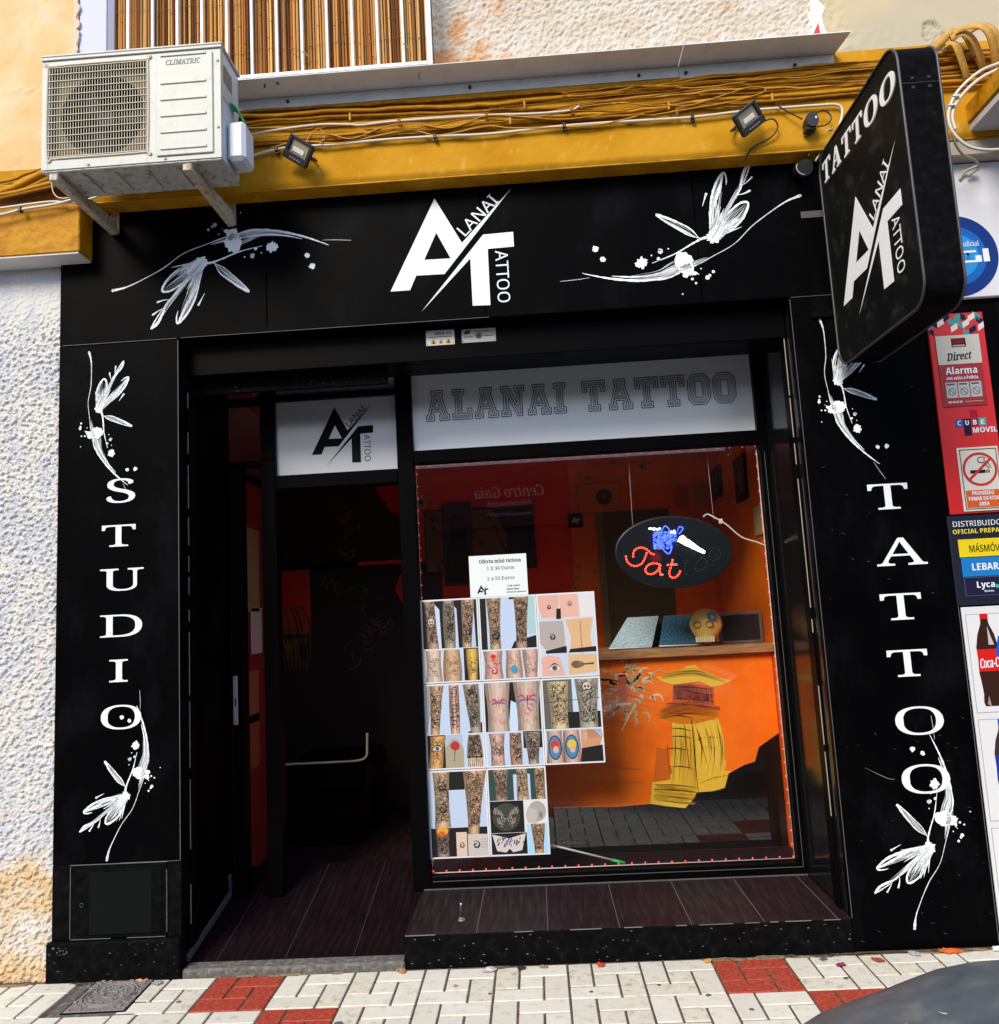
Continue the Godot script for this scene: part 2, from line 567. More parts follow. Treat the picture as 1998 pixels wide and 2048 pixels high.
func materials() -> void:
	print_mat = mat(1, 1, 1, 0.6, 0.0, 0.3)
	print_mat.vertex_color_use_as_albedo = true
	print_gloss = mat(1, 1, 1, 0.3, 0.0, 0.5)
	print_gloss.vertex_color_use_as_albedo = true
	mats.black = bumpy(noisy([lin(0.0012, 0.0012, 0.0016), lin(0.0016, 0.0016, 0.0021), lin(0.0042, 0.0044, 0.0058)], [0.0, 0.6, 1.0], 0.006, 5, Vector3(0.7, 0.4, 0.7), 0.42, 3, 0.1), 0.01, 0.03, 5)
	mats.black_dirty = noisy([lin(0.002, 0.002, 0.0025), lin(0.005, 0.005, 0.0058), lin(0.012, 0.012, 0.012)], [0.0, 0.72, 1.0], 0.02, 4, Vector3(1.4, 1.4, 1.4), 0.6, 8, 0.1)
	mats.frame = mat(0.002, 0.002, 0.0025, 0.35, 0.0, 0.12)
	mats.edge = mat(0.11, 0.115, 0.12, 0.6, 0.0, 0.3)
	mats.letter = mat(0.72, 0.77, 0.88, 0.5, 0.0, 0.3)
	mats.ink = mat(0.008, 0.008, 0.009, 0.6, 0.0, 0.2)
	mats.plank = noisy([lin(0.010, 0.006, 0.008), lin(0.016, 0.0085, 0.0115), lin(0.03, 0.021, 0.024)], [0.0, 0.5, 1.0], 0.012, 5, Vector3(5.0, 5.0, 0.45), 0.5, 21, 0.22)
	mats.plank_grey = noisy([lin(0.011, 0.008, 0.009), lin(0.018, 0.012, 0.0135), lin(0.034, 0.027, 0.029)], [0.0, 0.5, 1.0], 0.012, 5, Vector3(5.0, 5.0, 0.45), 0.52, 22, 0.22)
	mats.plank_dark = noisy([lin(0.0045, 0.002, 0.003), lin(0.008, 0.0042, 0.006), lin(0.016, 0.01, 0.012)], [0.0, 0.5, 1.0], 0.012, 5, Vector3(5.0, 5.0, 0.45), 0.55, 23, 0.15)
	mats.strap = noisy([lin(0.25, 0.13, 0.03), lin(0.46, 0.27, 0.06), lin(0.52, 0.34, 0.11)], [0.0, 0.45, 1.0], 0.02, 5, Vector3(2, 2, 2), 0.7, 34, 0.3)
	mats.yellow = bumpy(noisy([lin(0.33, 0.14, 0.004), lin(0.47, 0.215, 0.005), lin(0.53, 0.27, 0.014)], [0.0, 0.5, 1.0], 0.012, 5, Vector3(0.9, 0.9, 0.9), 0.62, 31, 0.3), 0.03, 0.35, 32)
	mats.yellow_cable = mat(0.45, 0.21, 0.008, 0.5)
	mats.yellow_dark = noisy([lin(0.13, 0.055, 0.004), lin(0.29, 0.12, 0.005), lin(0.4, 0.19, 0.01)], [0.0, 0.5, 1.0], 0.02, 5, Vector3(1.6, 3, 3), 0.65, 33, 0.3)
	mats.white_cable = mat(0.56, 0.54, 0.48, 0.5)
	mats.black_plastic = mat(0.01, 0.01, 0.011, 0.45)
	mats.vertex = mat(1, 1, 1, 0.85, 0.0, 0.3)
	mats.vertex.vertex_color_use_as_albedo = true
	mats.plaster = bumpy(noisy([lin(0.66, 0.46, 0.24), lin(0.73, 0.56, 0.33), lin(0.74, 0.62, 0.44)], [0.0, 0.5, 1.0], 0.006, 5, Vector3(0.8, 0.8, 0.8), 0.85, 41, 0.2), 0.02, 0.3, 42)
	mats.grout = noisy([lin(0.05, 0.03, 0.02), lin(0.1, 0.065, 0.045), lin(0.2, 0.15, 0.11)], [0.0, 0.5, 1.0], 0.03, 4, Vector3(1, 1, 1), 0.95, 51)
	mats.tile_white = noisy([lin(0.50, 0.46, 0.37), lin(0.66, 0.63, 0.545), lin(0.70, 0.68, 0.60)], [0.0, 0.35, 1.0], 0.02, 6, Vector3(1.3, 1.3, 1.3), 0.6, 61, 0.35)
	mats.tile_white_worn = noisy([lin(0.34, 0.28, 0.2), lin(0.60, 0.56, 0.46), lin(0.67, 0.65, 0.57)], [0.0, 0.42, 1.0], 0.02, 6, Vector3(1.7, 1.7, 1.7), 0.65, 62, 0.35)
	mats.tile_white_dull = noisy([lin(0.4, 0.36, 0.29), lin(0.6, 0.57, 0.49), lin(0.64, 0.62, 0.54), lin(0.2, 0.17, 0.13)], [0.0, 0.3, 0.86, 1.0], 0.03, 6, Vector3(1.1, 1.1, 1.1), 0.65, 64, 0.35)
	mats.tile_red = noisy([lin(0.22, 0.035, 0.02), lin(0.36, 0.048, 0.027), lin(0.46, 0.12, 0.08)], [0.0, 0.5, 1.0], 0.05, 5, Vector3(1.5, 1.5, 1.5), 0.6, 63, 0.35)
	mats.concrete = noisy([lin(0.06, 0.06, 0.055), lin(0.13, 0.125, 0.115), lin(0.3, 0.29, 0.27)], [0.0, 0.55, 1.0], 0.03, 5, Vector3(1.5, 1.5, 1.5), 0.85, 71, 0.3)
	mats.dirt = noisy([lin(0.12, 0.085, 0.04), lin(0.26, 0.2, 0.11), lin(0.45, 0.38, 0.25)], [0.0, 0.5, 1.0], 0.06, 5, Vector3(2, 2, 2), 0.95, 52, 0.2)
	mats.asphalt = noisy([lin(0.03, 0.03, 0.031), lin(0.05, 0.05, 0.05), lin(0.09, 0.09, 0.088)], [0.0, 0.5, 1.0], 0.15, 4, Vector3(1, 1, 1), 0.9, 72, 0.3)
	mats.iron = noisy([lin(0.08, 0.07, 0.065), lin(0.2, 0.185, 0.175), lin(0.32, 0.3, 0.28)], [0.0, 0.5, 1.0], 0.05, 4, Vector3(3, 3, 3), 0.6, 73, 0.5)
	mats.casing = noisy([lin(0.38, 0.39, 0.36), lin(0.47, 0.49, 0.465), lin(0.5, 0.52, 0.495)], [0.0, 0.3, 1.0], 0.012, 5, Vector3(1.5, 1.5, 1.5), 0.45, 74, 0.4)
	mats.casing_dirty = noisy([lin(0.14, 0.13, 0.11), lin(0.42, 0.42, 0.4), lin(0.52, 0.52, 0.5)], [0.0, 0.42, 1.0], 0.02, 5, Vector3(1.8, 1.8, 1.8), 0.55, 75, 0.4)
	mats.bracket = noisy([lin(0.2, 0.1, 0.045), lin(0.48, 0.42, 0.32), lin(0.58, 0.54, 0.45)], [0.0, 0.4, 1.0], 0.02, 5, Vector3(2.4, 2.4, 2.4), 0.6, 76, 0.4)
	mats.dark_void = mat(0.012, 0.012, 0.013, 0.8)
	mats.white_metal = noisy([lin(0.62, 0.63, 0.63), lin(0.72, 0.74, 0.75), lin(0.76, 0.77, 0.78)], [0.0, 0.4, 1.0], 0.01, 4, Vector3(1, 1, 1), 0.5, 77, 0.4)
	mats.flashing = noisy([lin(0.44, 0.5, 0.52), lin(0.55, 0.6, 0.62), lin(0.62, 0.66, 0.67)], [0.0, 0.4, 1.0], 0.01, 4, Vector3(1, 1, 1), 0.5, 78, 0.4)
	mats.rail = mat(0.74, 0.74, 0.8, 0.4)
	mats.steel = mat(0.55, 0.58, 0.6, 0.35, 0.6)
	mats.glass = mat(0.0, 0.0, 0.0, 0.0, 0.0, 0.47)
	mats.glass.albedo_color.a = 0.02
	mats.glass.transparency = BaseMaterial3D.TRANSPARENCY_ALPHA
	mats.frosted = mat(0.84, 0.91, 0.98, 0.18, 0.0, 1.0)
	mats.paper = mat(0.66, 0.74, 0.78, 0.6)
	mats.red_wall = noisy([lin(0.68, 0.03, 0.003), lin(0.8, 0.04, 0.004), lin(0.83, 0.055, 0.006)], [0.0, 0.5, 1.0], 0.006, 4, Vector3(0.7, 0.7, 0.7), 0.7, 81, 0.3)
	mats.orange_wall = noisy([lin(0.72, 0.12, 0.005), lin(0.82, 0.16, 0.006), lin(0.85, 0.19, 0.008)], [0.0, 0.5, 1.0], 0.006, 4, Vector3(0.7, 0.7, 0.7), 0.7, 82, 0.3)
	mats.wood = noisy([lin(0.2, 0.09, 0.035), lin(0.32, 0.16, 0.07), lin(0.4, 0.22, 0.1)], [0.0, 0.5, 1.0], 0.02, 5, Vector3(0.5, 3, 3), 0.5, 83, 0.4)
	mats.red_led = glow(1.0, 0.06, 0.05, 0.8)

# ------------------------------------------------------------------ pavement, road
func street() -> void:
	var ground := setting("ground")
	box("ground_bed", Vector3(-60, -0.6, -40), Vector3(60, -0.135, 60), mats.asphalt, ground, 0.0)
	var road := setting("road")
	box("road_surface", Vector3(-60, -0.134, 1.95), Vector3(60, -0.1, 6.3), mats.asphalt, road, 0.0)
	var kerb := setting("kerb")
	var x := -8.0
	var k := 0
	while x < 14.0:
		box("kerb_stone", Vector3(x + 0.004, -0.13, 1.72), Vector3(x + 0.796, 0.004, 1.87), mats.concrete, kerb, 0.012)
		x += 0.8
	var pave := setting("pavement")
	box("mortar_bed", Vector3(-8, -0.13, -0.03), Vector3(14, -0.006, 1.715), mats.grout, pave, 0.0)
	box("far_pavement", Vector3(-20, -0.13, 6.3), Vector3(25, 0.0, 8.0), mats.concrete, pave, 0.01)
	var S := 0.335
	var u := S / 3.0
	var gap := 0.005
	var kinds := {"narrow": Vector2(1, 1), "wide": Vector2(2, 1), "tall": Vector2(1, 2)}
	var meshes := {}
	for n in kinds:
		for v in 2:
			var s := stt()
			var d: Vector2 = kinds[n] * u
			bx(s, Vector3(-d.x / 2 + gap, -0.02, -d.y / 2 + gap), Vector3(d.x / 2 - gap, 0.0, d.y / 2 - gap), 0.003)
			s.generate_normals()
			meshes[n + str(v)] = s.commit()
	# five pieces of a pinwheel: kind, centre in thirds of the module
	var wheel := [["tall", 0.5, 1.0], ["wide", 2.0, 0.5], ["narrow", 1.5, 1.5], ["tall", 2.5, 2.0], ["wide", 1.0, 2.5]]
	var rest := {"w": stt(), "r": stt()}
	rng.seed = 77
	var count := 0
	for row in range(-1, 5):
		for i in range(-22, 33):
			var red: bool = posmod(i - row, 7) == 0
			for w in wheel:
				var px: float = 0.832 + i * S + w[1] * u
				var pz: float = 0.0196 + row * S + w[2] * u
				if pz < -0.012:
					continue
				if Vector2(px - 0.388, pz - 0.172).rotated(0.2).abs().x < 0.16 and absf(pz - 0.172) < 0.2:
					continue
				var tip := rng.randf_range(-0.0014, 0.0006)
				if px > -0.75 and px < 4.75 and row <= 2 and count < 297:
					var m: Material = mats.tile_red if red else ([mats.tile_white_worn, mats.tile_white_dull, mats.tile_white, mats.tile_white, mats.tile_white_dull][rng.randi() % 5] if pz > 0.06 else mats.tile_white_worn)
					var o := share("paving_tile", meshes[w[0] + "0"], m, pave, Vector3(px, tip, pz))
					o.rotation = Vector3(rng.randf_range(-0.004, 0.004), rng.randf_range(-0.006, 0.006), rng.randf_range(-0.004, 0.004))
					count += 1
				else:
					var d: Vector2 = kinds[w[0]] * u
					bx(rest.r if red else rest.w, Vector3(px - d.x / 2 + gap, -0.02, pz - d.y / 2 + gap), Vector3(px + d.x / 2 - gap, tip, pz + d.y / 2 - gap), 0.003)
	part("paving_tiles", rest.w, mats.tile_white, pave).set_meta("kind", "stuff")
	part("red_paving_tiles", rest.r, mats.tile_red, pave).set_meta("kind", "stuff")
	# old chewing gum, pressed flat
	for g in [[3.682, 0.069, 0.02], [3.712, 0.26, 0.012], [3.093, 0.369, 0.014], [2.156, 0.286, 0.008], [2.6, 0.3, 0.009], [1.534, 0.5, 0.022], [1.67, 0.545, 0.017], [2.9, 0.26, 0.009], [0.75, 0.26, 0.012], [3.4, 0.2, 0.007], [3.24, 0.5, 0.01], [1.2, 0.42, 0.008]]:
		var s := stt()
		var q := []
		for a in 14:
			var r: float = g[2] * rng.randf_range(0.7, 1.15)
			q.append(Vector2(cos(TAU * a / 14) * r, sin(TAU * a / 14) * r * 0.8))
		prism(s, q, 0.0, 0.0022, Basis(Vector3.RIGHT, -PI / 2))
		part("gum_spot", s, mats.grout if g[2] < 0.012 else mats.edge, pave).position = Vector3(g[0], 0.0, g[1])
	# dirt gathered in the angle between pavement and shop front
	rng.seed = 88
	for dk in 26:
		var gx := rng.randf_range(-0.2, 4.6) if dk < 14 else rng.randf_range(3.3, 4.5)
		var s := stt()
		var q := []
		var gl := rng.randf_range(0.03, 0.14)
		for a in 16:
			var rr := rng.randf_range(0.65, 1.2)
			q.append(Vector2(cos(TAU * a / 16) * gl * rr, sin(TAU * a / 16) * 0.014 * rr))
		prism(s, q, 0.0, 0.0012, Basis(Vector3.RIGHT, -PI / 2))
		part("dirt_patch", s, [mats.grout, mats.dirt, mats.dirt][dk % 3], pave).position = Vector3(gx, 0.0006, 0.03 + rng.randf_range(-0.008, 0.012))
	# cast iron cover, a little askew
	var mh := thing("manhole_cover", "square cast iron access cover set askew in the pavement by the black plinth", "manhole cover", Vector3(0.388, 0.0, 0.172))
	mh.rotation.y = 0.03
	box("frame", Vector3(-0.148, -0.03, -0.163), Vector3(0.148, 0.002, 0.163), mats.black_dirty, mh)
	box("mortar_patch", Vector3(-0.2, -0.03, -0.18), Vector3(0.2, -0.0015, 0.2), mats.concrete, mh)
	box("plate", Vector3(-0.14, -0.02, -0.155), Vector3(0.14, 0.004, 0.155), mats.iron, mh, 0.004)
	var rim := stt()
	for rr in [0.118, 0.102, 0.03]:
		var c := []
		for a in 41:
			c.append(Vector3(cos(TAU * a / 40) * rr, 0.005, sin(TAU * a / 40) * rr))
		tube(rim, c, 0.005, 6)
	part("rim", rim, mats.iron, mh)
	var studs := stt()
	for a in 120:
		var q2 := Vector2(rng.randf_range(-0.13, 0.13), rng.randf_range(-0.145, 0.145))
		if absf(q2.length() - 0.11) < 0.014 or q2.length() < 0.038:
			continue
		bx(studs, Vector3(q2.x - 0.009, 0.003, q2.y - 0.004), Vector3(q2.x + 0.009, 0.0095, q2.y + 0.004), 0.0015)
	part("studs", studs, mats.iron, mh)

# ------------------------------------------------------------------ the building's walls
func building() -> void:
	var b := thing("apartment_building", "old apartment building with peeling peach and cream plaster above a mustard yellow cable band", "building", Vector3.ZERO)
	# solid backing behind the skins
	box("masonry", Vector3(-3.0, 4.46, -0.5), Vector3(9.0, 9.0, 0.05), mats.plaster, b, 0.0)
	box("masonry", Vector3(-3.0, 3.94, -0.5), Vector3(9.0, 4.458, 0.0), mats.yellow_dark, b, 0.0)
	box("masonry", Vector3(-3.0, -0.1, -0.5), Vector3(-0.002, 3.938, -0.06), mats.plaster, b, 0.0)
	# smooth peach plaster, upper left, with a crack line and flaking edge
	var s := stt()
	var peach := func(x: float, y: float) -> Color:
		var n := noise.get_noise_2d(x * 90, y * 90)
		var n2 := noise.get_noise_2d(x * 420 + 50, y * 420)
		var c := Color(0.66, 0.45, 0.22).lerp(Color(0.70, 0.54, 0.34), clampf(0.5 + n * 1.6, 0, 1))
		return c.lerp(Color(0.63, 0.38, 0.17), clampf(n2 * 1.6 - 0.5, 0, 0.6))
	var soft := func(x: float, y: float) -> float: return 0.004 * noise.get_noise_2d(x * 160, y * 160) + 0.0016 * noise.get_noise_2d(x * 900, y * 900) + (0.004 if absf(y - 4.60 - 0.03 * noise.get_noise_2d(x * 400, 3.0)) < 0.006 else 0.0)
	relief(s, -3.0, 0.143, 4.14, 5.6, 0.1, 0.014, soft, peach)
	look(part("plaster_wall", s, mats.vertex, b), "smooth peach plaster with a fine crack")
	# flaked edge and pale blue window surround
	box("window_surround", Vector3(0.143, 4.1, 0.06), Vector3(0.297, 5.6, 0.092), mat(0.52, 0.55, 0.75, 0.7), b)
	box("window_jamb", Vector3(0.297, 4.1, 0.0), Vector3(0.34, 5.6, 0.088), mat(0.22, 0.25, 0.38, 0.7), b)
	box("window_recess", Vector3(0.34, 4.446, -0.02), Vector3(2.1, 5.6, 0.056), mat(0.10, 0.055, 0.03, 0.9), b)
	var fl := stt()
	rng.seed = 4
	var edge := []
	for i in 46:
		edge.append(Vector2(0.143 + rng.randf_range(-0.012, 0.012), 4.75 - 0.0 + i * 0.016))
	edge.append(Vector2(0.12, 5.5)); edge.append(Vector2(0.12, 4.75))
	prism(fl, edge, 0.09, 0.106)
	part("flaked_edge", fl, mat(0.6, 0.5, 0.42, 0.9), b)
	# rough cream render in the middle, orange where the old coat shows
	s = stt()
	var stain := func(x: float, y: float) -> Color:
		var n := noise.get_noise_2d(x * 60 + 310, y * 60 + 40) + 0.55 * noise.get_noise_2d(x * 260, y * 260)
		var c := Color(0.53, 0.47, 0.39).lerp(Color(0.57, 0.52, 0.46), clampf(0.5 + 2.0 * noise.get_noise_2d(x * 200, y * 200 + 90), 0, 1))
		return c.lerp(Color(0.52, 0.25, 0.08), clampf(n * 2.6 - 0.75 + maxf(0.0, 0.5 - absf(x - 2.3)) * 1.7 + maxf(0.0, 0.3 - absf(x - 3.7)) * 0.9, 0, 0.8))
	var lumps := func(x: float, y: float) -> float: return 0.006 * noise.get_noise_2d(x * 2300, y * 2300) + 0.006 * clampf(noise.get_noise_2d(x * 1200, y * 1200 + 70) * 3.0, -0.4, 0.6)
	relief(s, 2.085, 4.075, 4.40, 5.1, 0.1, 0.006, lumps, stain)
	look(part("plaster_wall", s, mats.vertex, b), "rough cream render with orange stains")
	# smoother cream to the right of the broken joint
	s = stt()
	var cream := func(x: float, y: float) -> Color:
		var n := noise.get_noise_2d(x * 70 + 10, y * 70 + 140)
		return Color(0.43, 0.395, 0.30).lerp(Color(0.50, 0.43, 0.29), clampf(0.5 + n * 2.0, 0, 1))
	var calm := func(x: float, y: float) -> float:
		var k := clampf(0.35 + 2.0 * noise.get_noise_2d(x * 90, y * 90), 0.0, 1.0) * clampf(1.2 - (x - 4.1) * 1.3, 0.15, 1.0)
		var hole := 0.0
		if Vector2((x - 4.69) / 0.05, (y - 4.52) / 0.075).length() < 1.0 + 0.3 * noise.get_noise_2d(x * 700, y * 700):
			hole = -0.012 + 0.008 * noise.get_noise_2d(x * 1600, y * 1600)
		return k * 0.006 * noise.get_noise_2d(x * 900, y * 900) + hole
	relief(s, 4.125, 6.4, 4.447, 5.6, 0.098, 0.009, calm, cream)
	look(part("plaster_wall", s, mats.vertex, b), "smoother cream plaster with a broken hole")
	s = stt()
	var jag := []
	for i in 24:
		jag.append(Vector2(4.06 + 0.02 * noise.get_noise_2d(i * 40.0, 2) * 2.0, 4.40 + i * 0.045))
	for i in 24:
		jag.append(Vector2(4.135 - 0.0 + 0.03 * noise.get_noise_2d(i * 55.0, 9) * 2.0, 4.40 + (23 - i) * 0.045))
	prism(s, jag, 0.085, 0.102)
	look(part("broken_joint", s, mat(0.72, 0.7, 0.62, 0.9), b), "bare white strip of broken plaster at the joint")
	s = stt()
	prism(s, [Vector2(4.072, 4.56), Vector2(4.112, 4.565), Vector2(4.108, 4.63)], 0.102, 0.106)
	part("red_scrap", s, mat(0.6, 0.03, 0.03, 0.7), b)
	# cable band: the main beam over the shop, the lower stub at the left
	s = stt()
	var ylw := func(x: float, y: float) -> Color:
		var n := noise.get_noise_2d(x * 110, y * 110)
		var c := Color(0.44, 0.205, 0.006).lerp(Color(0.50, 0.25, 0.012), clampf(0.5 + n * 1.8, 0, 1))
		var m := noise.get_noise_2d(x * 900, y * 300 + 33)
		return c.lerp(Color(0.62, 0.4, 0.1), clampf(m * 3.0 - 1.35, 0, 0.5))
	var beamy := func(x: float, y: float) -> float: return 0.003 * noise.get_noise_2d(x * 120, y * 120) + 0.0016 * noise.get_noise_2d(x * 800, y * 800) - 0.012 * clampf(1.0 - (y - 3.93) / 0.022, 0.0, 1.0)
	relief(s, 0.172, 6.4, 3.93, 4.445, 0.12, 0.011, beamy, ylw)
	part("beam", s, mats.vertex, b)
	box("beam_soffit", Vector3(0.172, 3.922, -0.03), Vector3(6.4, 3.932, 0.108), mats.yellow, b, 0.002)
	box("beam_core", Vector3(0.172, 3.934, -0.02), Vector3(6.4, 4.44, 0.11), mats.yellow, b, 0.0)
	box("beam_stub", Vector3(-3.0, 3.655, -0.055), Vector3(0.176, 3.935, 0.125), mats.yellow, b, 0.006)
	box("stub_soffit", Vector3(-3.0, 3.645, -0.055), Vector3(0.17, 3.654, 0.12), mat(0.6, 0.6, 0.62, 0.8), b, 0.002)
	box("cable_recess", Vector3(-3.0, 3.94, -0.02), Vector3(0.171, 4.14, 0.06), mats.yellow_dark, b, 0.0)
	s = stt()
	relief(s, -3.0, 0.09, 4.03, 4.139, 0.115, 0.012, beamy, ylw)
	part("beam", s, mats.vertex, b)
	# the lumpy white roughcast at the left, ochre towards its foot
	var w := thing("roughcast_wall", "lumpy white roughcast wall left of the black shop front, ochre stained at its foot", "wall")
	s = stt()
	var rough := func(x: float, y: float) -> float:
		var k := clampf((3.5 - y) / 0.25, 0.25, 1.0)
		var a := noise.get_noise_2d(x * 1250, y * 1250)
		var c := noise.get_noise_2d(x * 2900 + 9, y * 2900)
		var g := clampf((a - 0.02) * 5.0, 0.0, 1.0)
		return k * (0.0085 * g + 0.006 * absf(a) + 0.0065 * c) - 0.02
	var ochre := func(x: float, y: float) -> Color:
		var n := noise.get_noise_2d(x * 130, y * 130)
		var c := Color(0.53, 0.55, 0.59).lerp(Color(0.61, 0.60, 0.59), clampf(0.5 + 1.8 * noise.get_noise_2d(x * 260 + 80, y * 120), 0, 1))
		c = c.lerp(Color(0.60, 0.45, 0.26), clampf((0.6 - y) * 1.9 + n * 1.2, 0.0, 0.85))
		c = c.lerp(Color(0.5, 0.3, 0.13), clampf((0.2 - y) * 1.6 + n * 1.2, 0.0, 0.55))
		return c.lerp(Color(0.5, 0.38, 0.24), clampf(noise.get_noise_2d(x * 700, y * 700) * 2.4 - 1.35, 0, 0.5))
	relief(s, -0.9, -0.001, -0.05, 3.646, 0.0, 0.0048, rough, ochre)
	part("roughcast", s, mats.vertex, w)
	s = stt()
	relief(s, -3.0, -0.899, -0.05, 3.646, 0.0, 0.012, rough, ochre)
	part("roughcast", s, mats.vertex, w)

# ------------------------------------------------------------------ black shop front
func shopfront() -> void:
	var f := thing("tattoo_shop_front", "black clad tattoo shop front with white lettering and ink flowers round door and window", "shop front")
	# masonry behind the cladding, jambs, lintel
	box("wall_core", Vector3(-0.001, 0.0, -0.62), Vector3(0.612, 3.19, -0.045), mats.black, f, 0.0)
	box("wall_core", Vector3(3.888, 0.0, -0.62), Vector3(4.515, 3.19, -0.045), mats.black, f, 0.0)
	box("wall_core", Vector3(-0.001, 3.23, -0.62), Vector3(4.515, 3.918, -0.045), mats.black, f, 0.0)
	box("jamb", Vector3(0.614, 0.0, -0.7), Vector3(0.645, 3.185, -0.003), mats.black, f, 0.003)
	box("jamb", Vector3(3.853, 0.0, -0.7), Vector3(3.884, 3.185, -0.003), mat(0.006, 0.006, 0.007, 0.14, 0.0, 0.4), f, 0.003)
	box("soffit", Vector3(0.6, 3.192, -0.72), Vector3(3.9, 3.228, -0.003), mats.frame, f, 0.002)
	# chipped pale edges and shutter guides on the jambs
	for e in [[0.6455, 1], [3.8525, -1]]:
		var gx: float = e[0]
		var sg: float = e[1]
		box("shutter_guide", Vector3(minf(gx, gx + sg * 0.012), 0.05, -0.19), Vector3(maxf(gx, gx + sg * 0.012), 3.0, -0.11), mats.frame, f, 0.002)
		var s := stt()
		rng.seed = 3 + int(gx)
		var y := 0.2
		while y < 2.9:
			var l := rng.randf_range(0.03, 0.35)
			if rng.randf() < 0.72:
				bx(s, Vector3(minf(gx, gx + sg * 0.0125), y, -0.1115), Vector3(minf(gx, gx + sg * 0.0125) + 0.0045, y + l, -0.1092), 0.0)
			y += l + rng.randf_range(0.0, 0.08)
		part("worn_edge", s, mat(0.3, 0.28, 0.23, 0.6), f).set_meta("kind", "stuff")
	# fascia panels
	var xs := [0.0, 1.125, 2.284, 3.41, 4.515]
	for i in 4:
		var p := box("cladding_panel", Vector3(xs[i] + 0.0012, 3.193, -0.04), Vector3(xs[i + 1] - 0.0012, 3.921, 0.0), mats.black, f, 0.0025)
		if i == 0:
			flower("painted_flower", p, Vector2(0.956, 3.714), Vector2(-0.664, -0.233), false, 0.001)
			p.get_child(0).set_meta("label", "white ink flower hanging down left of the emblem")
		if i == 1:
			emblem(p, Vector3(2.132, 3.563, 0.0006), 1.0, 1.0, mats.letter)
		if i == 2:
			flower("painted_flower", p, Vector2(3.326, 3.407), Vector2(0.637, 0.332), false, 0.001)
			p.get_child(0).set_meta("label", "white ink flower rising up right of the emblem")
	# left pillar
	var serif := font("Droid Serif")
	var lp := box("cladding_panel", Vector3(0.001, 0.54, -0.04), Vector3(0.648, 3.189, 0.0), mats.black, f, 0.0025)
	flower("painted_flower", lp, Vector2(0.204, 2.699), Vector2(-0.04, 0.448), true, 0.001)
	flower("painted_flower", lp, Vector2(0.447, 0.967), Vector2(-0.171, -0.413), true, 0.001)
	for l in [["S", 0.34, 2.392, 0.152, 0.128], ["T", 0.33, 2.157, 0.178, 0.112], ["U", 0.347, 1.93, 0.228, 0.114], ["D", 0.344, 1.696, 0.218, 0.112], ["I", 0.332, 1.47, 0.095, 0.112], ["O", 0.346, 1.24, 0.207, 0.12]]:
		words("letter", l[0], serif, Vector3(l[1], l[2], 0.0026), l[3], l[4], mats.letter, lp)
	# meter cupboard under it and the plinth
	box("cladding_panel", Vector3(0.001, 0.186, -0.04), Vector3(0.094, 0.537, 0.0), mats.black_dirty, f, 0.002)
	box("cladding_panel", Vector3(0.58, 0.186, -0.04), Vector3(0.648, 0.537, 0.0), mats.black_dirty, f, 0.002)
	box("meter_frame", Vector3(0.096, 0.19, -0.04), Vector3(0.578, 0.536, 0.006), mats.black_dirty, f, 0.004)
	var door := box("meter_door", Vector3(0.118, 0.206, 0.0), Vector3(0.558, 0.512, 0.011), mats.black_dirty, f, 0.004)
	look(door, "dusty black meter cupboard door with a round key hole")
	box("inset_sheet", Vector3(0.195, 0.21, 0.01), Vector3(0.508, 0.5, 0.0135), mat(0.004, 0.006, 0.006, 0.55, 0, 0.15), door, 0.002)
	var kh := stt()
	var c := []
	for a in 13:
		c.append(Vector3(0.158 + cos(TAU * a / 12) * 0.009, 0.35 + sin(TAU * a / 12) * 0.009, 0.0125))
	tube(kh, c, 0.003, 6)
	part("key_hole", kh, mats.black_plastic, door)
	var hair := stt()
	for l in [[0.094, 0.535, 0.582, 0.538], [0.095, 0.19, 0.0975, 0.53], [0.577, 0.21, 0.5795, 0.5], [0.1, 0.188, 0.3, 0.1905], [0.38, 0.188, 0.57, 0.1905], [0.2, 0.5005, 0.51, 0.506], [0.345, 0.538, 0.64, 0.5395], [0.645, 0.54, 0.6475, 3.18], [0.02, 3.1895, 0.64, 3.1915]]:
		bx(hair, Vector3(l[0], l[1], 0.003), Vector3(l[2], l[3], 0.0068), 0.0)
	part("worn_edge", hair, mat(0.11, 0.115, 0.12, 0.6), f).set_meta("kind", "stuff")
	box("plinth", Vector3(-0.012, -0.02, -0.04), Vector3(0.652, 0.183, 0.03), mats.black_dirty, f, 0.008)
	var chip := Pr.new()
	rng.seed = 31
	for k in 40:
		var q := Vector2(rng.randf_range(0.02, 0.64), 0.16 * pow(rng.randf(), 1.3) + 0.01)
		if k < 14:
			q = Vector2(rng.randf_range(0.0, 0.1), rng.randf_range(0.13, 0.175))
		var r := rng.randf_range(0.001, 0.0035) * (1.6 if k < 14 else 1.0)
		chip.disc(q, r * rng.randf_range(0.7, 2.5), r, Color(0.09, 0.09, 0.088) * rng.randf_range(0.2, 1.2), 2, 6)
	var pch := press("paint_chips", chip, f)
	pch.position.z = 0.0302
	pch.set_meta("kind", "stuff")
	# right pillar
	var rp := box("cladding_panel", Vector3(3.852, 0.002, -0.04), Vector3(4.515, 3.189, 0.0), mats.black, f, 0.0025)
	flower("painted_flower", rp, Vector2(4.035, 2.592), Vector2(-0.04, 0.471), true, 0.001)
	flower("painted_flower", rp, Vector2(4.335, 0.585), Vector2(-0.199, -0.492), true, 0.001)
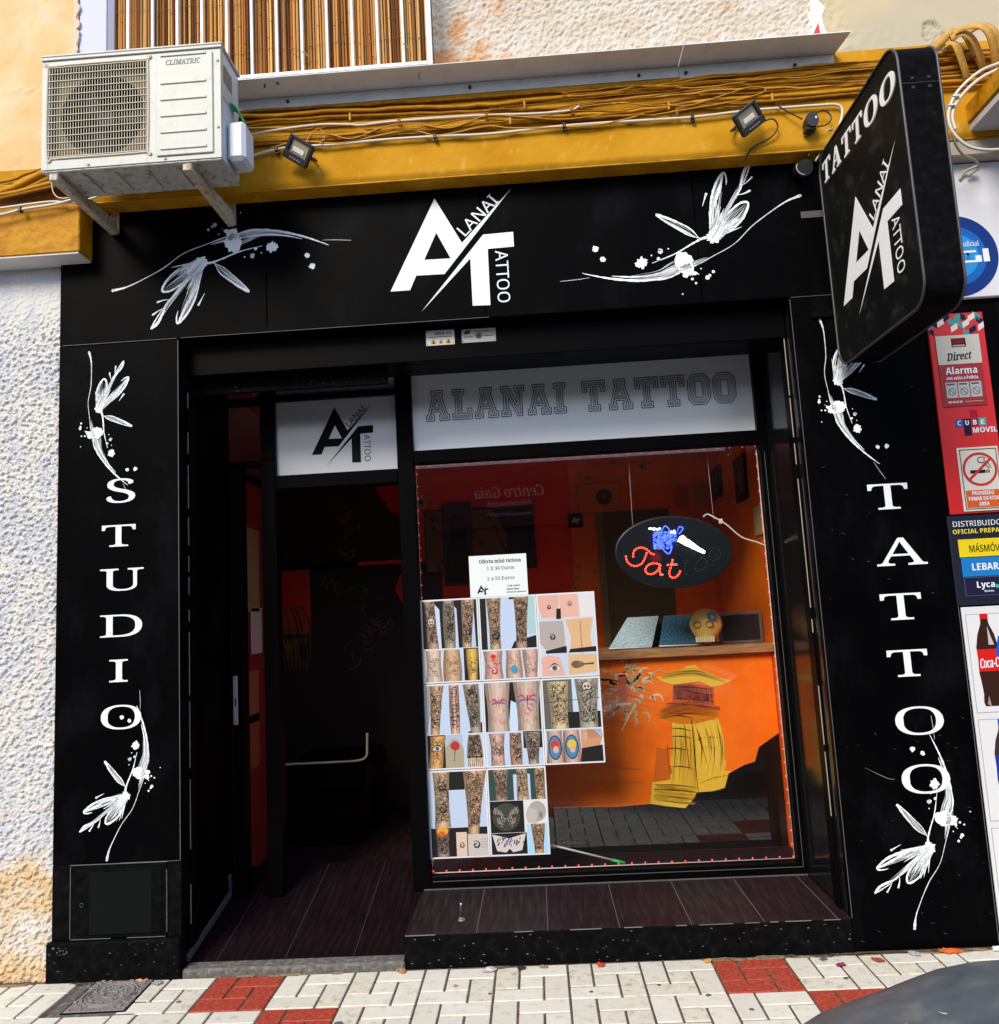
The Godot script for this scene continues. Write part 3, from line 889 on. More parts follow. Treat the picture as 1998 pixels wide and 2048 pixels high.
	for l in [["T", 4.238, 2.13, 0.196, 0.128], ["A", 4.27, 1.854, 0.245, 0.136], ["T", 4.241, 1.585, 0.198, 0.128], ["T", 4.242, 1.312, 0.193, 0.128], ["O", 4.266, 1.038, 0.228, 0.134], ["O", 4.265, 0.766, 0.226, 0.136]]:
		words("letter", l[0], serif, Vector3(l[1], l[2], 0.0026), l[3], l[4], mats.letter, rp)
	var sc := Pr.new()
	rng.seed = 8
	for k in 60:
		var q := Vector2(rng.randf_range(3.87, 4.5), rng.randf_range(0.03, 1.0) if k < 34 else rng.randf_range(0.1, 3.0))
		var a := rng.randf_range(-0.9, 0.3)
		var l := rng.randf_range(0.002, 0.02)
		sc.stroke([q, q + Vector2.from_angle(a) * l], [0.0012, 0.0004], Color(0.2, 0.2, 0.2) * rng.randf_range(0.2, 0.9), 2)
	sc.stroke(curve([Vector2(3.985, 0.83), Vector2(4.04, 0.8), Vector2(4.09, 0.775), Vector2(4.12, 0.77)]), [0.0005, 0.003, 0.0015], Color(0.2, 0.19, 0.17), 2)
	var scm := press("scratches", sc, f)
	scm.position.z = 0.0006
	scm.set_meta("kind", "stuff")
	var hl := stt()
	for l in [[3.853, 0.15, 3.8555, 3.18], [3.86, 3.1895, 4.1, 3.1915], [4.5125, 0.02, 4.5155, 1.9], [0.66, 3.1925, 2.3, 3.1945]]:
		bx(hl, Vector3(l[0], l[1], -0.001), Vector3(l[2], l[3], 0.0018), 0.0)
	part("worn_edge", hl, mat(0.09, 0.092, 0.1, 0.6), f).set_meta("kind", "stuff")
	# shutter housing under the lintel; two metal plates and tape marks sit on it
	box("shutter_box", Vector3(0.648, 3.012, -0.36), Vector3(3.85, 3.19, -0.1), mats.frame, f, 0.004)
	var valance := box("door_valance", Vector3(0.648, 2.932, -0.225), Vector3(1.72, 3.06, -0.195), mats.black_dirty, f, 0.003)
	var st_ := Pr.new()
	rng.seed = 17
	for k in 26:
		st_.disc(Vector2(rng.randf_range(0.7, 1.7), rng.randf_range(2.94, 3.02)), 0.003, 0.002, Color(0.2, 0.2, 0.2) * rng.randf(), 1, 7)
	var dsp := press("dust_specks", st_, valance)
	dsp.position.z = -0.1944
	dsp.set_meta("kind", "stuff")
	# window step with its wood-look tiles
	box("step", Vector3(1.735, -0.01, -0.7), Vector3(3.851, 0.14, -0.006), mats.black_dirty, f, 0.006)
	box("step_face", Vector3(1.732, -0.01, -0.006), Vector3(3.85, 0.146, 0.004), mats.black_dirty, f, 0.004)
	var tx := [1.737, 2.083, 2.4245, 2.766, 3.1065, 3.447, 3.789, 3.851]
	for i in 7:
		var m: Material = mats.plank_grey if i in [0, 1, 4] else mats.plank
		box("floor_tile", Vector3(tx[i] + 0.0015, 0.141, -0.66), Vector3(tx[i + 1] - 0.0015, 0.15, -0.001), m, f, 0.0015)
	var gl := stt()
	for i in range(1, 7):
		bx(gl, Vector3(tx[i] - 0.0014, 0.142, -0.655), Vector3(tx[i] + 0.0014, 0.1496, -0.002), 0.0)
	part("tile_joint", gl, mat(0.12, 0.1, 0.1, 0.8), f)
	var se := stt()
	rng.seed = 23
	var y2 := 1.74
	while y2 < 3.83:
		var l := rng.randf_range(0.02, 0.16)
		if rng.randf() < 0.6:
			bx(se, Vector3(y2, 0.1455, 0.0035), Vector3(y2 + l, 0.1478 + rng.randf_range(0, 0.002), 0.0052), 0.0)
		y2 += l + rng.randf_range(0.005, 0.06)
	for k in 60:
		var q := Vector2(rng.randf_range(1.74, 3.84), rng.randf_range(0.0, 0.14))
		bx(se, Vector3(q.x, q.y, 0.0035), Vector3(q.x + rng.randf_range(0.002, 0.012), q.y + rng.randf_range(0.001, 0.004), 0.0048), 0.0)
	part("worn_edge", se, mat(0.15, 0.15, 0.15, 0.7), f).set_meta("kind", "stuff")
	# sloping entrance floor, sill and side edge
	box("door_sill", Vector3(0.648, -0.02, -0.12), Vector3(1.734, 0.034, 0.012), mats.concrete, f, 0.01)
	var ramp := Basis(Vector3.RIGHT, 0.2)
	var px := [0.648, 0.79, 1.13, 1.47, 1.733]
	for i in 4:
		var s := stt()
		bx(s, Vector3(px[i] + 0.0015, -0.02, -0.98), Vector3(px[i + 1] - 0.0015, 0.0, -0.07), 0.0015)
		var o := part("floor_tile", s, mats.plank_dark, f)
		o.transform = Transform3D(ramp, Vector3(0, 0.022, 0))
	var js := stt()
	for i in range(1, 4):
		bx(js, Vector3(px[i] - 0.0015, -0.012, -0.97), Vector3(px[i] + 0.0015, -0.0006, -0.08), 0.0)
	var jo := part("tile_joint", js, mat(0.03, 0.022, 0.024, 0.8), f)
	jo.transform = Transform3D(ramp, Vector3(0, 0.022, 0))
	var base := stt()
	bx(base, Vector3(0.646, 0.0, -0.64), Vector3(0.66, 0.035, -0.06), 0.002)
	bx(base, Vector3(0.646, 0.03, -0.66), Vector3(0.66, 0.12, -0.63), 0.002)
	look(part("skirting", base, mat(0.06, 0.06, 0.062, 0.7), f), "worn grey skirting running up the sloping entrance")
	part_transform(f, "skirting", Transform3D(ramp, Vector3(0, 0.03, 0)))
	# window and transom frame
	var fr := stt()
	for r in [[1.69, 0.15, 1.786, 3.25], [1.786, 0.15, 3.852, 0.218], [1.786, 2.556, 3.852, 2.632], [3.808, 0.218, 3.852, 2.556], [3.804, 2.632, 3.852, 3.25], [0.648, 2.985, 1.69, 3.018], [0.872, 2.632, 0.958, 3.25], [0.872, 0.15, 0.958, 2.632], [0.958, 2.45, 1.69, 2.532], [0.682, 0.15, 0.752, 2.62], [0.648, 2.60, 0.872, 2.632]]:
		bx(fr, Vector3(r[0], r[1], -0.69), Vector3(r[2], r[3], -0.6), 0.004)
	part("window_frame", fr, mats.frame, f)
	var beads := stt()
	for r in [[1.75, 0.152, 3.85, 0.16], [1.8, 0.196, 3.83, 0.199], [3.829, 0.2, 3.8315, 2.5]]:
		bx(beads, Vector3(r[0], r[1], -0.6005), Vector3(r[2], r[3], -0.597), 0.0)
	part("worn_edge", beads, mat(0.08, 0.08, 0.085, 0.5), f).set_meta("kind", "stuff")
	look(box("window_pane", Vector3(1.786, 0.218, -0.648), Vector3(3.808, 2.556, -0.642), mats.glass, f, 0.0), "large clear window pane")
	var ban := box("banner_pane", Vector3(1.787, 2.632, -0.65), Vector3(3.804, 3.22, -0.64), mats.frosted, f, 0.0)
	look(ban, "frosted pane with sketched block lettering over the window")
	sketched(ban, Vector3(2.80, 2.905, -0.6396), 1.86, 0.185)
	var tp := box("transom_pane", Vector3(0.958, 2.532, -0.65), Vector3(1.69, 2.985, -0.64), mat(0.58, 0.6, 0.66, 0.2, 0.0, 0.8), f, 0.0)
	look(tp, "grey frosted pane with black emblem over the door")
	emblem(tp, Vector3(1.365, 2.762, -0.6396), 0.565, 0.565, mats.ink)
	look(box("transom_pane", Vector3(0.83, 3.018, -0.65), Vector3(1.69, 3.24, -0.64), mat(0.8, 0.82, 0.84, 0.3), f, 0.0), "plain frosted pane mostly hidden by the shutter valance")
	box("strike_plate", Vector3(0.69, 1.1, -0.6), Vector3(0.716, 1.375, -0.596), mats.steel, f, 0.001)
	var scr := stt()
	for y3 in [1.115, 1.36]:
		bx(scr, Vector3(0.7, y3 - 0.004, -0.5965), Vector3(0.707, y3 + 0.004, -0.5945), 0.001)
	bx(scr, Vector3(0.7, 1.2, -0.597), Vector3(0.708, 1.25, -0.5952), 0.0)
	part("strike_screws", scr, mats.black_plastic, f)

func part_transform(parent: Node3D, called: String, t: Transform3D) -> void:
	(parent.get_node(called) as Node3D).transform = t

# sketched slab capitals: outline, inner line, slanting hatch
func sketched(parent: Node3D, at: Vector3, w: float, h: float) -> void:
	var p := Pr.new()
	var ink := Color(0.008, 0.008, 0.01)
	var glyphs := {
		"A": [[0, 0], [0.34, 0], [0.34, 0.2], [0.29, 0.2], [0.31, 0.3], [0.62, 0.3], [0.65, 0.2], [0.58, 0.2], [0.58, 0], [1.0, 0], [1.0, 0.2], [0.92, 0.2], [0.68, 0.82], [0.74, 0.82], [0.74, 1], [0.24, 1], [0.24, 0.82], [0.3, 0.82], [0.08, 0.2], [0, 0.2]],
		"L": [[0, 0], [0.84, 0], [0.84, 0.36], [0.66, 0.36], [0.66, 0.2], [0.4, 0.2], [0.4, 0.82], [0.52, 0.82], [0.52, 1], [0.02, 1], [0.02, 0.82], [0.14, 0.82], [0.14, 0.2], [0, 0.2]],
		"N": [[0, 0], [0.4, 0], [0.4, 0.2], [0.32, 0.2], [0.32, 0.62], [0.68, 0], [0.9, 0], [0.9, 0.82], [1.0, 0.82], [1.0, 1], [0.58, 1], [0.58, 0.82], [0.68, 0.82], [0.68, 0.42], [0.34, 1], [0, 1], [0, 0.82], [0.1, 0.82], [0.1, 0.2], [0, 0.2]],
		"I": [[0, 0], [0.5, 0], [0.5, 0.2], [0.38, 0.2], [0.38, 0.82], [0.5, 0.82], [0.5, 1], [0, 1], [0, 0.82], [0.12, 0.82], [0.12, 0.2], [0, 0.2]],
		"T": [[0.24, 0], [0.74, 0], [0.74, 0.2], [0.62, 0.2], [0.62, 0.8], [0.78, 0.8], [0.78, 0.64], [0.98, 0.64], [0.98, 1], [0, 1], [0, 0.64], [0.2, 0.64], [0.2, 0.8], [0.36, 0.8], [0.36, 0.2], [0.24, 0.2]],
		"O": [[0.22, 0], [0.72, 0], [0.94, 0.2], [0.94, 0.8], [0.72, 1], [0.22, 1], [0, 0.8], [0, 0.2]]}
	var wide := {"A": 1.0, "L": 0.84, "N": 1.0, "I": 0.5, "T": 0.98, "O": 0.94}
	var text := "ALANAI TATTOO"
	var total := 0.0
	for ch in text:
		total += 0.5 if ch == " " else wide[ch] * 0.86 + 0.12
	var k := w / total
	var x := -w / 2
	for ch in text:
		if ch == " ":
			x += 0.5 * k
			continue
		var q := PackedVector2Array()
		for g in glyphs[ch]:
			q.append(Vector2(x + g[0] * k * 0.86, (g[1] - 0.5) * h))
		var rings := [[q, 0.0056]]
		for inn in Geometry2D.offset_polygon(q, -0.0115):
			rings.append([inn, 0.0036])
			for d in 30:
				var b := Vector2(x - 0.15 + d * 0.0105, -h * 0.6)
				for seg in Geometry2D.intersect_polyline_with_polygon(PackedVector2Array([b, b + Vector2(0.19, h * 1.3)]), inn):
					p.stroke(Array(seg), [0.0036, 0.0022], Color(0.06, 0.062, 0.07), 1)
		if ch == "O":
			var hole := PackedVector2Array()
			for g in [[0.36, 0.24], [0.58, 0.24], [0.62, 0.3], [0.62, 0.7], [0.58, 0.76], [0.36, 0.76], [0.32, 0.7], [0.32, 0.3]]:
				hole.append(Vector2(x + g[0] * k * 0.86, (g[1] - 0.5) * h))
			p.poly(Array(hole), Color(0.84, 0.91, 0.98), 2)
			rings.append([hole, 0.004])
		if ch == "A":
			var hole := PackedVector2Array()
			for g in [[0.38, 0.44], [0.58, 0.44], [0.49, 0.72]]:
				hole.append(Vector2(x + g[0] * k * 0.86, (g[1] - 0.5) * h))
			p.poly(Array(hole), Color(0.84, 0.91, 0.98), 2)
			rings.append([hole, 0.0035])
		for r in rings:
			var pts := Array(r[0])
			pts.append(pts[0])
			for i in pts.size() - 1:
				p.stroke([pts[i], pts[i + 1]], [r[1], r[1] * 0.8], ink, 3)
		x += (wide[ch] * 0.86 + 0.12) * k
	press("lettering", p, parent).position = at

# ------------------------------------------------------------------ the room behind the glass
func shop_room() -> void:
	var r := setting("shop_room", "dark red and orange painted room behind the shop window")
	box("floor", Vector3(0.1, -0.1, -3.7), Vector3(4.3, 0.139, -0.7), mats.plank, r, 0.0)
	box("floor", Vector3(1.76, 0.14, -2.59), Vector3(3.92, 0.146, -1.62), mat(0.45, 0.4, 0.34, 0.6), r, 0.0)
	box("ceiling", Vector3(0.1, 3.24, -3.7), Vector3(4.3, 3.4, -0.62), mat(0.84, 0.8, 0.74, 0.8), r, 0.0)
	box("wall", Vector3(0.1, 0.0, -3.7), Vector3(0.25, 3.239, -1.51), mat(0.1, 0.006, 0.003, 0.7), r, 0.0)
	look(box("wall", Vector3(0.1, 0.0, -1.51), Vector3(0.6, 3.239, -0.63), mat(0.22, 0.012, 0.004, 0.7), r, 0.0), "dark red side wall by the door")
	look(box("wall", Vector3(3.93, 0.0, -3.7), Vector3(4.25, 3.239, -0.71), mats.orange_wall, r, 0.0), "orange side wall at the right")
	look(box("wall", Vector3(0.25, 0.0, -2.75), Vector3(2.79, 3.239, -2.6), mats.red_wall, r, 0.0), "red back wall with a dark dragon mural")
	look(box("wall", Vector3(2.79, 0.0, -2.75), Vector3(3.93, 3.239, -2.595), mats.orange_wall, r, 0.0), "orange part of the back wall beside a green doorway")
	box("doorway", Vector3(3.03, 0.14, -2.595), Vector3(3.6, 2.43, -2.585), mat(0.10, 0.10, 0.022, 0.7), r, 0.002)
	box("door_post", Vector3(3.0, 0.14, -2.595), Vector3(3.055, 2.44, -2.57), mat(0.2, 0.17, 0.05, 0.6), r, 0.003)
	# the dark painted ground of the dragon mural, a red field left open
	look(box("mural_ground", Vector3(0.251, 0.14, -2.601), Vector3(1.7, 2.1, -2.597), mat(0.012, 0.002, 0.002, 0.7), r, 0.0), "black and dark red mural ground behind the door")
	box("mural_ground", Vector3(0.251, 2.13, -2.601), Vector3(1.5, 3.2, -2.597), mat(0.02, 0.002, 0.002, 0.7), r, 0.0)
	box("mural_red_field", Vector3(0.26, 1.56, -2.597), Vector3(0.59, 2.1, -2.5955), mat(0.6, 0.025, 0.005, 0.7), r, 0.0)
	# painted dragon: pale brush curls winding up the red wall behind the door
	var p := Pr.new()
	p.lift = 0.001
	rng.seed = 91
	for k in 60:
		var t := k / 60.0
		var c := Vector2(0.78 + 0.32 * t + 0.15 * sin(t * 11.0) + rng.randf_range(-0.06, 0.06), 2.6 - 1.3 * t)
		var a := rng.randf_range(0, TAU)
		var q := []
		for i in 6:
			q.append(c + Vector2.from_angle(a + i * 0.35) * 0.07 * rng.randf_range(0.9, 1.1))
		p.stroke(q, [0.002, 0.012, 0.001], Color(0.2, 0.09, 0.09) * rng.randf_range(0.3, 1.0), 2)
	p.poly(v2([[1.16, 2.756], [1.40, 2.75], [1.40, 2.52], [1.295, 2.533]]), Color(0.45, 0.02, 0.005), 1)
	p.poly(v2([[1.353, 2.007], [1.40, 1.9], [1.364, 1.76], [1.303, 1.882]]), Color(0.6, 0.03, 0.006), 1)
	for b in [[0.43, 1.8, 0.28], [0.4, 1.6, 0.22]]:
		for k in 7:
			p.stroke(curve([Vector2(b[0] - 0.1 + k * 0.03, b[1]), Vector2(b[0] - 0.06 + k * 0.035, b[1] - b[2] * 0.6), Vector2(b[0] - 0.02 + k * 0.028, b[1] - b[2] * 1.6)]), [0.012, 0.02, 0.004], Color(0.22, 0.12, 0.02) * rng.randf_range(0.3, 1.0), 2)
	var dr := press("wall_painting", p, r)
	dr.position = Vector3(0.0, 0.0, -2.5945)
	# small painted blossoms and branches round the doorway
	p = Pr.new()
	p.lift = 0.001
	for fl in [[2.884, 2.756, 0.022], [2.958, 2.72, 0.026], [3.04, 2.724, 0.02], [3.27, 2.71, 0.02], [3.411, 2.796, 0.04], [2.834, 1.984, 0.022], [2.96, 1.939, 0.022], [2.801, 1.899, 0.02], [2.79, 1.82, 0.024], [3.17, 2.84, 0.026], [1.55, 2.6, 0.06]]:
		for k in 5:
			var d := Vector2.from_angle(TAU * k / 5 + fl[0])
			p.disc(Vector2(fl[0], fl[1]) + d * fl[2] * 0.6, fl[2] * 0.5, fl[2] * 0.5, Color(0.5, 0.3, 0.14), 1, 10)
		p.disc(Vector2(fl[0], fl[1]), fl[2] * 0.3, fl[2] * 0.3, Color(0.08, 0.03, 0.02), 2, 10)
	for k in 5:
		var x := 2.8 + k * 0.22
		p.stroke(curve([Vector2(x, 2.82), Vector2(x + 0.12, 2.86 + 0.03 * sin(k * 2.0)), Vector2(x + 0.26, 2.81)]), [0.004, 0.009, 0.002], Color(0.4, 0.2, 0.08), 1)
	press("painted_blossoms", p, r).position = Vector3(0, 0, -2.592)
	# reception counter, its front painted
	var c := thing("reception_counter", "reception counter with wooden top and orange front painted with a yellow pagoda above black rocks", "counter", Vector3.ZERO)
	box("body", Vector3(2.2, 0.14, -1.6), Vector3(3.925, 1.318, -1.152), mats.orange_wall, c, 0.004)
	box("counter_top", Vector3(2.15, 1.32, -1.64), Vector3(3.928, 1.375, -1.1), mats.wood, c, 0.006)
	p = Pr.new()
	p.lift = 0.0007
	var yel := Color(0.72, 0.47, 0.05)
	var brush := Color(0.58, 0.2, 0.01)
	var dark := Color(0.03, 0.015, 0.012)
	var rust := Color(0.5, 0.1, 0.04)
	p.poly(v2([[2.21, 0.145], [3.92, 0.145], [3.92, 0.82], [3.851, 0.778], [3.791, 0.741], [3.759, 0.655], [3.692, 0.638], [3.591, 0.591], [3.56, 0.506], [3.486, 0.489], [3.388, 0.486], [3.352, 0.436], [3.308, 0.395], [3.197, 0.411], [3.098, 0.43], [2.9, 0.42], [2.6, 0.43], [2.21, 0.42]]), Color(0.006, 0.006, 0.007), 3)
	p.poly(v2([[3.09, 0.4], [3.3, 0.35], [3.56, 0.4], [3.66, 0.6], [3.569, 0.608], [3.584, 0.66], [3.554, 0.72], [3.57, 0.75], [3.576, 0.79], [3.56, 0.87], [3.549, 0.952], [3.272, 0.957], [3.255, 0.749], [3.225, 0.568], [3.118, 0.557]]), yel, 1)
	p.poly(v2([[3.159, 0.77], [3.235, 0.75], [3.225, 0.568], [3.127, 0.564]]), Color(0.55, 0.12, 0.01), 1)
	p.poly(v2([[3.225, 0.66], [3.26, 0.61], [3.225, 0.6]]), Color(0.5, 0.12, 0.01), 2)
	p.poly(v2([[3.166, 0.962], [3.25, 1.02], [3.296, 1.043], [3.569, 0.991], [3.55, 0.93], [3.42, 0.9], [3.3, 0.905]]), Color(0.55, 0.17, 0.01), 2)
	p.poly(v2([[3.291, 1.15], [3.40, 1.155], [3.545, 1.122], [3.537, 0.993], [3.279, 1.045]]), rust, 2)
	p.poly(v2([[3.237, 1.035], [3.35, 1.05], [3.45, 1.02], [3.57, 1.0], [3.573, 0.975], [3.24, 1.02]]), Color(0.45, 0.09, 0.03), 3)
	p.poly(v2([[3.188, 1.2], [3.275, 1.208], [3.34, 1.232], [3.386, 1.256], [3.436, 1.262], [3.49, 1.216], [3.56, 1.18], [3.664, 1.156], [3.58, 1.124], [3.531, 1.122], [3.46, 1.158], [3.386, 1.154], [3.287, 1.147], [3.223, 1.17]]), yel, 4)
	rng.seed = 6
	for l in [[3.29, 1.13, 3.54, 1.105], [3.29, 1.1, 3.54, 1.07], [3.285, 1.06, 3.54, 1.03], [3.25, 1.035, 3.57, 0.985], [3.25, 0.96, 3.4, 0.935], [3.26, 0.88, 3.38, 0.86], [3.26, 0.83, 3.38, 0.815], [3.22, 0.76, 3.36, 0.74], [3.13, 0.545, 3.39, 0.515], [3.12, 0.515, 3.39, 0.485], [3.12, 0.475, 3.36, 0.445], [3.23, 0.65, 3.38, 0.63]]:
		p.stroke(curve([Vector2(l[0], l[1]), Vector2((l[0] + l[2]) / 2, (l[1] + l[3]) / 2 + 0.006), Vector2(l[2], l[3])]), [0.002, 0.006, 0.002], dark, 5)
	for k in 9:
		var x := 3.3 + k * 0.028
		p.stroke([Vector2(x, 1.14 - k * 0.003), Vector2(x + 0.002, 1.05 - k * 0.004)], [0.004, 0.003], dark, 5)
	for l in [[3.39, 0.93, 3.395, 0.42, 0.004], [3.345, 0.9, 3.35, 0.62, 0.003], [3.35, 0.72, 3.355, 0.64, 0.009], [3.225, 0.78, 3.23, 0.57, 0.003]]:
		p.stroke([Vector2(l[0], l[1]), Vector2(l[2], l[3])], [l[4], l[4] * 0.8], dark if l[4] < 0.008 else brush, 5)
	for l in [[3.41, 0.9, 3.47, 0.62, 0.012], [3.40, 0.93, 3.54, 0.92, 0.016], [3.41, 0.8, 3.55, 0.81, 0.01], [3.41, 0.54, 3.6, 0.58, 0.009], [3.44, 0.75, 3.54, 0.74, 0.005]]:
		p.stroke(curve([Vector2(l[0], l[1]), Vector2((l[0] + l[2]) / 2, (l[1] + l[3]) / 2 + 0.01), Vector2(l[2], l[3])]), [0.003, l[4], 0.003], brush, 3)
	for k in 16:
		p.stroke([Vector2(3.13 + k * 0.015, 0.53 - k * 0.0015), Vector2(3.131 + k * 0.015, 0.50 - k * 0.0015)], [0.0015, 0.0015], dark, 5)
	# dry brush over the flat colours
	var same := func(q: Vector2) -> Vector2: return q
	brushed([[2.6, 0.9], [2.9, 0.85], [3.15, 0.8]], [0.7, 0.7, 0.6], 30, p, same, 3.0, Color(0.62, 0.12, 0.006), 1, true)
	brushed([[3.33, 0.9], [3.32, 0.7], [3.28, 0.42]], [0.14, 0.16, 0.2], 60, p, same, 2.2, Color(0.62, 0.37, 0.035), 2, true)
	brushed([[3.48, 0.92], [3.5, 0.75], [3.46, 0.5]], [0.16, 0.16, 0.16], 60, p, same, 2.2, Color(0.8, 0.55, 0.07), 2, true)
	brushed([[3.22, 1.2], [3.43, 1.22], [3.62, 1.15]], [0.03, 0.05, 0.02], 40, p, same, 1.6, Color(0.66, 0.41, 0.045), 5, true)
	brushed([[3.2, 0.97], [3.38, 1.0], [3.55, 0.96]], [0.06, 0.08, 0.05], 50, p, same, 1.8, Color(0.42, 0.1, 0.015), 4, true)
	brushed([[3.29, 1.11], [3.41, 1.09], [3.53, 1.05]], [0.08, 0.1, 0.08], 46, p, same, 1.5, Color(0.3, 0.055, 0.03), 5, true)
	brushed([[3.13, 0.5], [3.25, 0.48], [3.38, 0.46]], [0.1, 0.1, 0.1], 60, p, same, 1.6, Color(0.58, 0.34, 0.03), 4, true)
	for k in 4:
		p.rect(3.31 + k * 0.055, 1.06 - k * 0.008, 3.345 + k * 0.055, 1.11 - k * 0.01, Color(0.08, 0.02, 0.02), 4)
	# the scrollwork initial on the left half
	var cream := Color(0.72, 0.56, 0.32)
	p.rect(2.952, 1.05, 3.0, 1.225, Color(0.5, 0.1, 0.05), 4)
	p.rect(2.93, 1.215, 3.015, 1.232, cream, 4)
	p.rect(2.93, 1.035, 3.02, 1.05, cream, 4)
	for k in 60:
		var a := rng.randf_range(0, TAU)
		var b := Vector2(2.99, 1.12) + Vector2.from_angle(a) * rng.randf_range(0.05, 0.2)
		var q := []
		var r0 := rng.randf_range(0.015, 0.05)
		for i in 9:
			q.append(b + Vector2.from_angle(a + i * 0.42) * r0 * (1.0 - i * 0.07))
		p.stroke(q, [0.003, 0.019, 0.003], cream * rng.randf_range(0.55, 1.0), 3)
	p.disc(Vector2(3.03, 1.2), 0.024, 0.024, Color(0.5, 0.36, 0.16), 4)
	p.stroke([Vector2(3.05, 1.04), Vector2(2.98, 0.93), Vector2(2.95, 0.88)], [0.014, 0.01, 0.003], cream, 4)
	p.stroke(curve([Vector2(3.15, 1.18), Vector2(3.2, 1.24), Vector2(3.27, 1.22)]), [0.002, 0.006, 0.002], cream * 0.7, 3)
	press("painted_front", p, c, print_gloss).position.z = -1.1515
	# stuff lying on it
	var bk := thing("open_album", "pair of glossy blue album panels propped on the counter behind the yellow skull", "album", Vector3(3.2, 1.376, -1.33))
	var pg := bumpy(noisy([lin(0.08, 0.2, 0.28), lin(0.3, 0.46, 0.54), lin(0.85, 0.9, 0.88)], [0.0, 0.5, 0.85], 0.055, 3, Vector3(3, 3, 3), 0.3, 95, 0.8), 0.06, 0.8, 96)
	var pg2 := bumpy(noisy([lin(0.01, 0.06, 0.13), lin(0.03, 0.13, 0.22), lin(0.4, 0.55, 0.6)], [0.0, 0.6, 0.95], 0.05, 3, Vector3(3, 3, 3), 0.25, 97, 0.8), 0.06, 0.7, 98)
	for q in [[-0.29, -0.01, -0.14, 0.07, 0.05], [0.03, 0.40, 0.1, 0.45, 0.03]]:
		var s := stt()
		var cr4 := [Vector3(q[0], 0.012, 0.13), Vector3(q[1], 0.004, 0.13 - q[4]), Vector3(q[3], 0.2, -0.06), Vector3(q[2], 0.2, -0.03)]
		var th := Vector3(0, -0.012, -0.012)
		s.set_smooth_group(-1)
		var mid: Vector3 = ((cr4[0] as Vector3) + cr4[2]) / 2.0 + th * 0.5
		quad_out(s, cr4[0], cr4[1], cr4[2], cr4[3], mid)
		quad_out(s, cr4[0] + th, cr4[1] + th, cr4[2] + th, cr4[3] + th, mid)
		for i in 4:
			quad_out(s, cr4[i], cr4[(i + 1) % 4], cr4[(i + 1) % 4] + th, cr4[i] + th, mid)
		part("page", s, pg if q[0] < 0 else pg2, bk)
		s = stt()
		tube(s, [cr4[0], cr4[1]], 0.005, 5)
		part("page_edge", s, mat(0.6, 0.66, 0.66, 0.5), bk)
	box("stand", Vector3(-0.12, 0.0, -0.14), Vector3(0.38, 0.15, -0.09), mats.black_plastic, bk, 0.01)
	var sk := thing("sugar_skull", "yellow painted sugar skull with a blue flower on its brow", "skull ornament", Vector3(3.535, 1.376, -1.19))
	sk.rotation.y = -0.35
	sk.scale = Vector3.ONE * 1.18
	var bone := mat(0.82, 0.56, 0.12, 0.5)
	var s2 := stt()
	s2.set_smooth_group(0)
	var rows := 14
	var cols := 20
	var grid := []
	for j in rows + 1:
		for i in cols:
			var a := PI * j / rows
			var b2 := TAU * i / cols
			var y := cos(a)
			var jaw := 1.0 - clampf(-y, 0, 1) * 0.32
			grid.append(Vector3(sin(a) * cos(b2) * 0.088 * jaw, 0.105 + y * 0.095, sin(a) * sin(b2) * 0.07 * jaw))
	for j in rows:
		for i in cols:
			var i2 := (i + 1) % cols
			quad_out(s2, grid[j * cols + i], grid[(j + 1) * cols + i], grid[(j + 1) * cols + i2], grid[j * cols + i2], Vector3(0, 0.105, 0))
	part("cranium", s2, bone, sk)
	s2 = stt()
	for i in 9:
		bx(s2, Vector3(-0.05 + i * 0.0112, 0.022, 0.04), Vector3(-0.0405 + i * 0.0112, 0.052, 0.064), 0.002)
	part("teeth", s2, mat(0.7, 0.62, 0.42, 0.5), sk)
	s2 = stt()
	for e in [[-0.035, 0.115], [0.03, 0.115]]:
		var cc := []
		for a in 13:
			cc.append(Vector3(e[0] + cos(TAU * a / 12) * 0.02, e[1] + sin(TAU * a / 12) * 0.016, 0.066))
		tube(s2, cc, 0.004, 6)
	part("eye_socket", s2, rusty(), sk)
	s2 = stt()
	for k in 7:
		var d := Vector2.from_angle(TAU * k / 7)
		bx(s2, Vector3(0.045 + d.x * 0.02 - 0.009, 0.155 + d.y * 0.02 - 0.009, 0.05), Vector3(0.045 + d.x * 0.02 + 0.009, 0.155 + d.y * 0.02 + 0.009, 0.062), 0.004)
	part("flower", s2, mat(0.03, 0.22, 0.42, 0.5), sk)
	var pf := thing("framed_print", "small dark framed print standing on the right end of the counter", "framed picture", Vector3(3.78, 1.376, -1.3))
	box("frame", Vector3(-0.14, 0.0, -0.012), Vector3(0.14, 0.2, 0.012), mat(0.12, 0.1, 0.1, 0.5), pf)
	box("print", Vector3(-0.12, 0.018, 0.0), Vector3(0.12, 0.182, 0.0135), mat(0.014, 0.018, 0.022, 0.3), pf, 0.0)
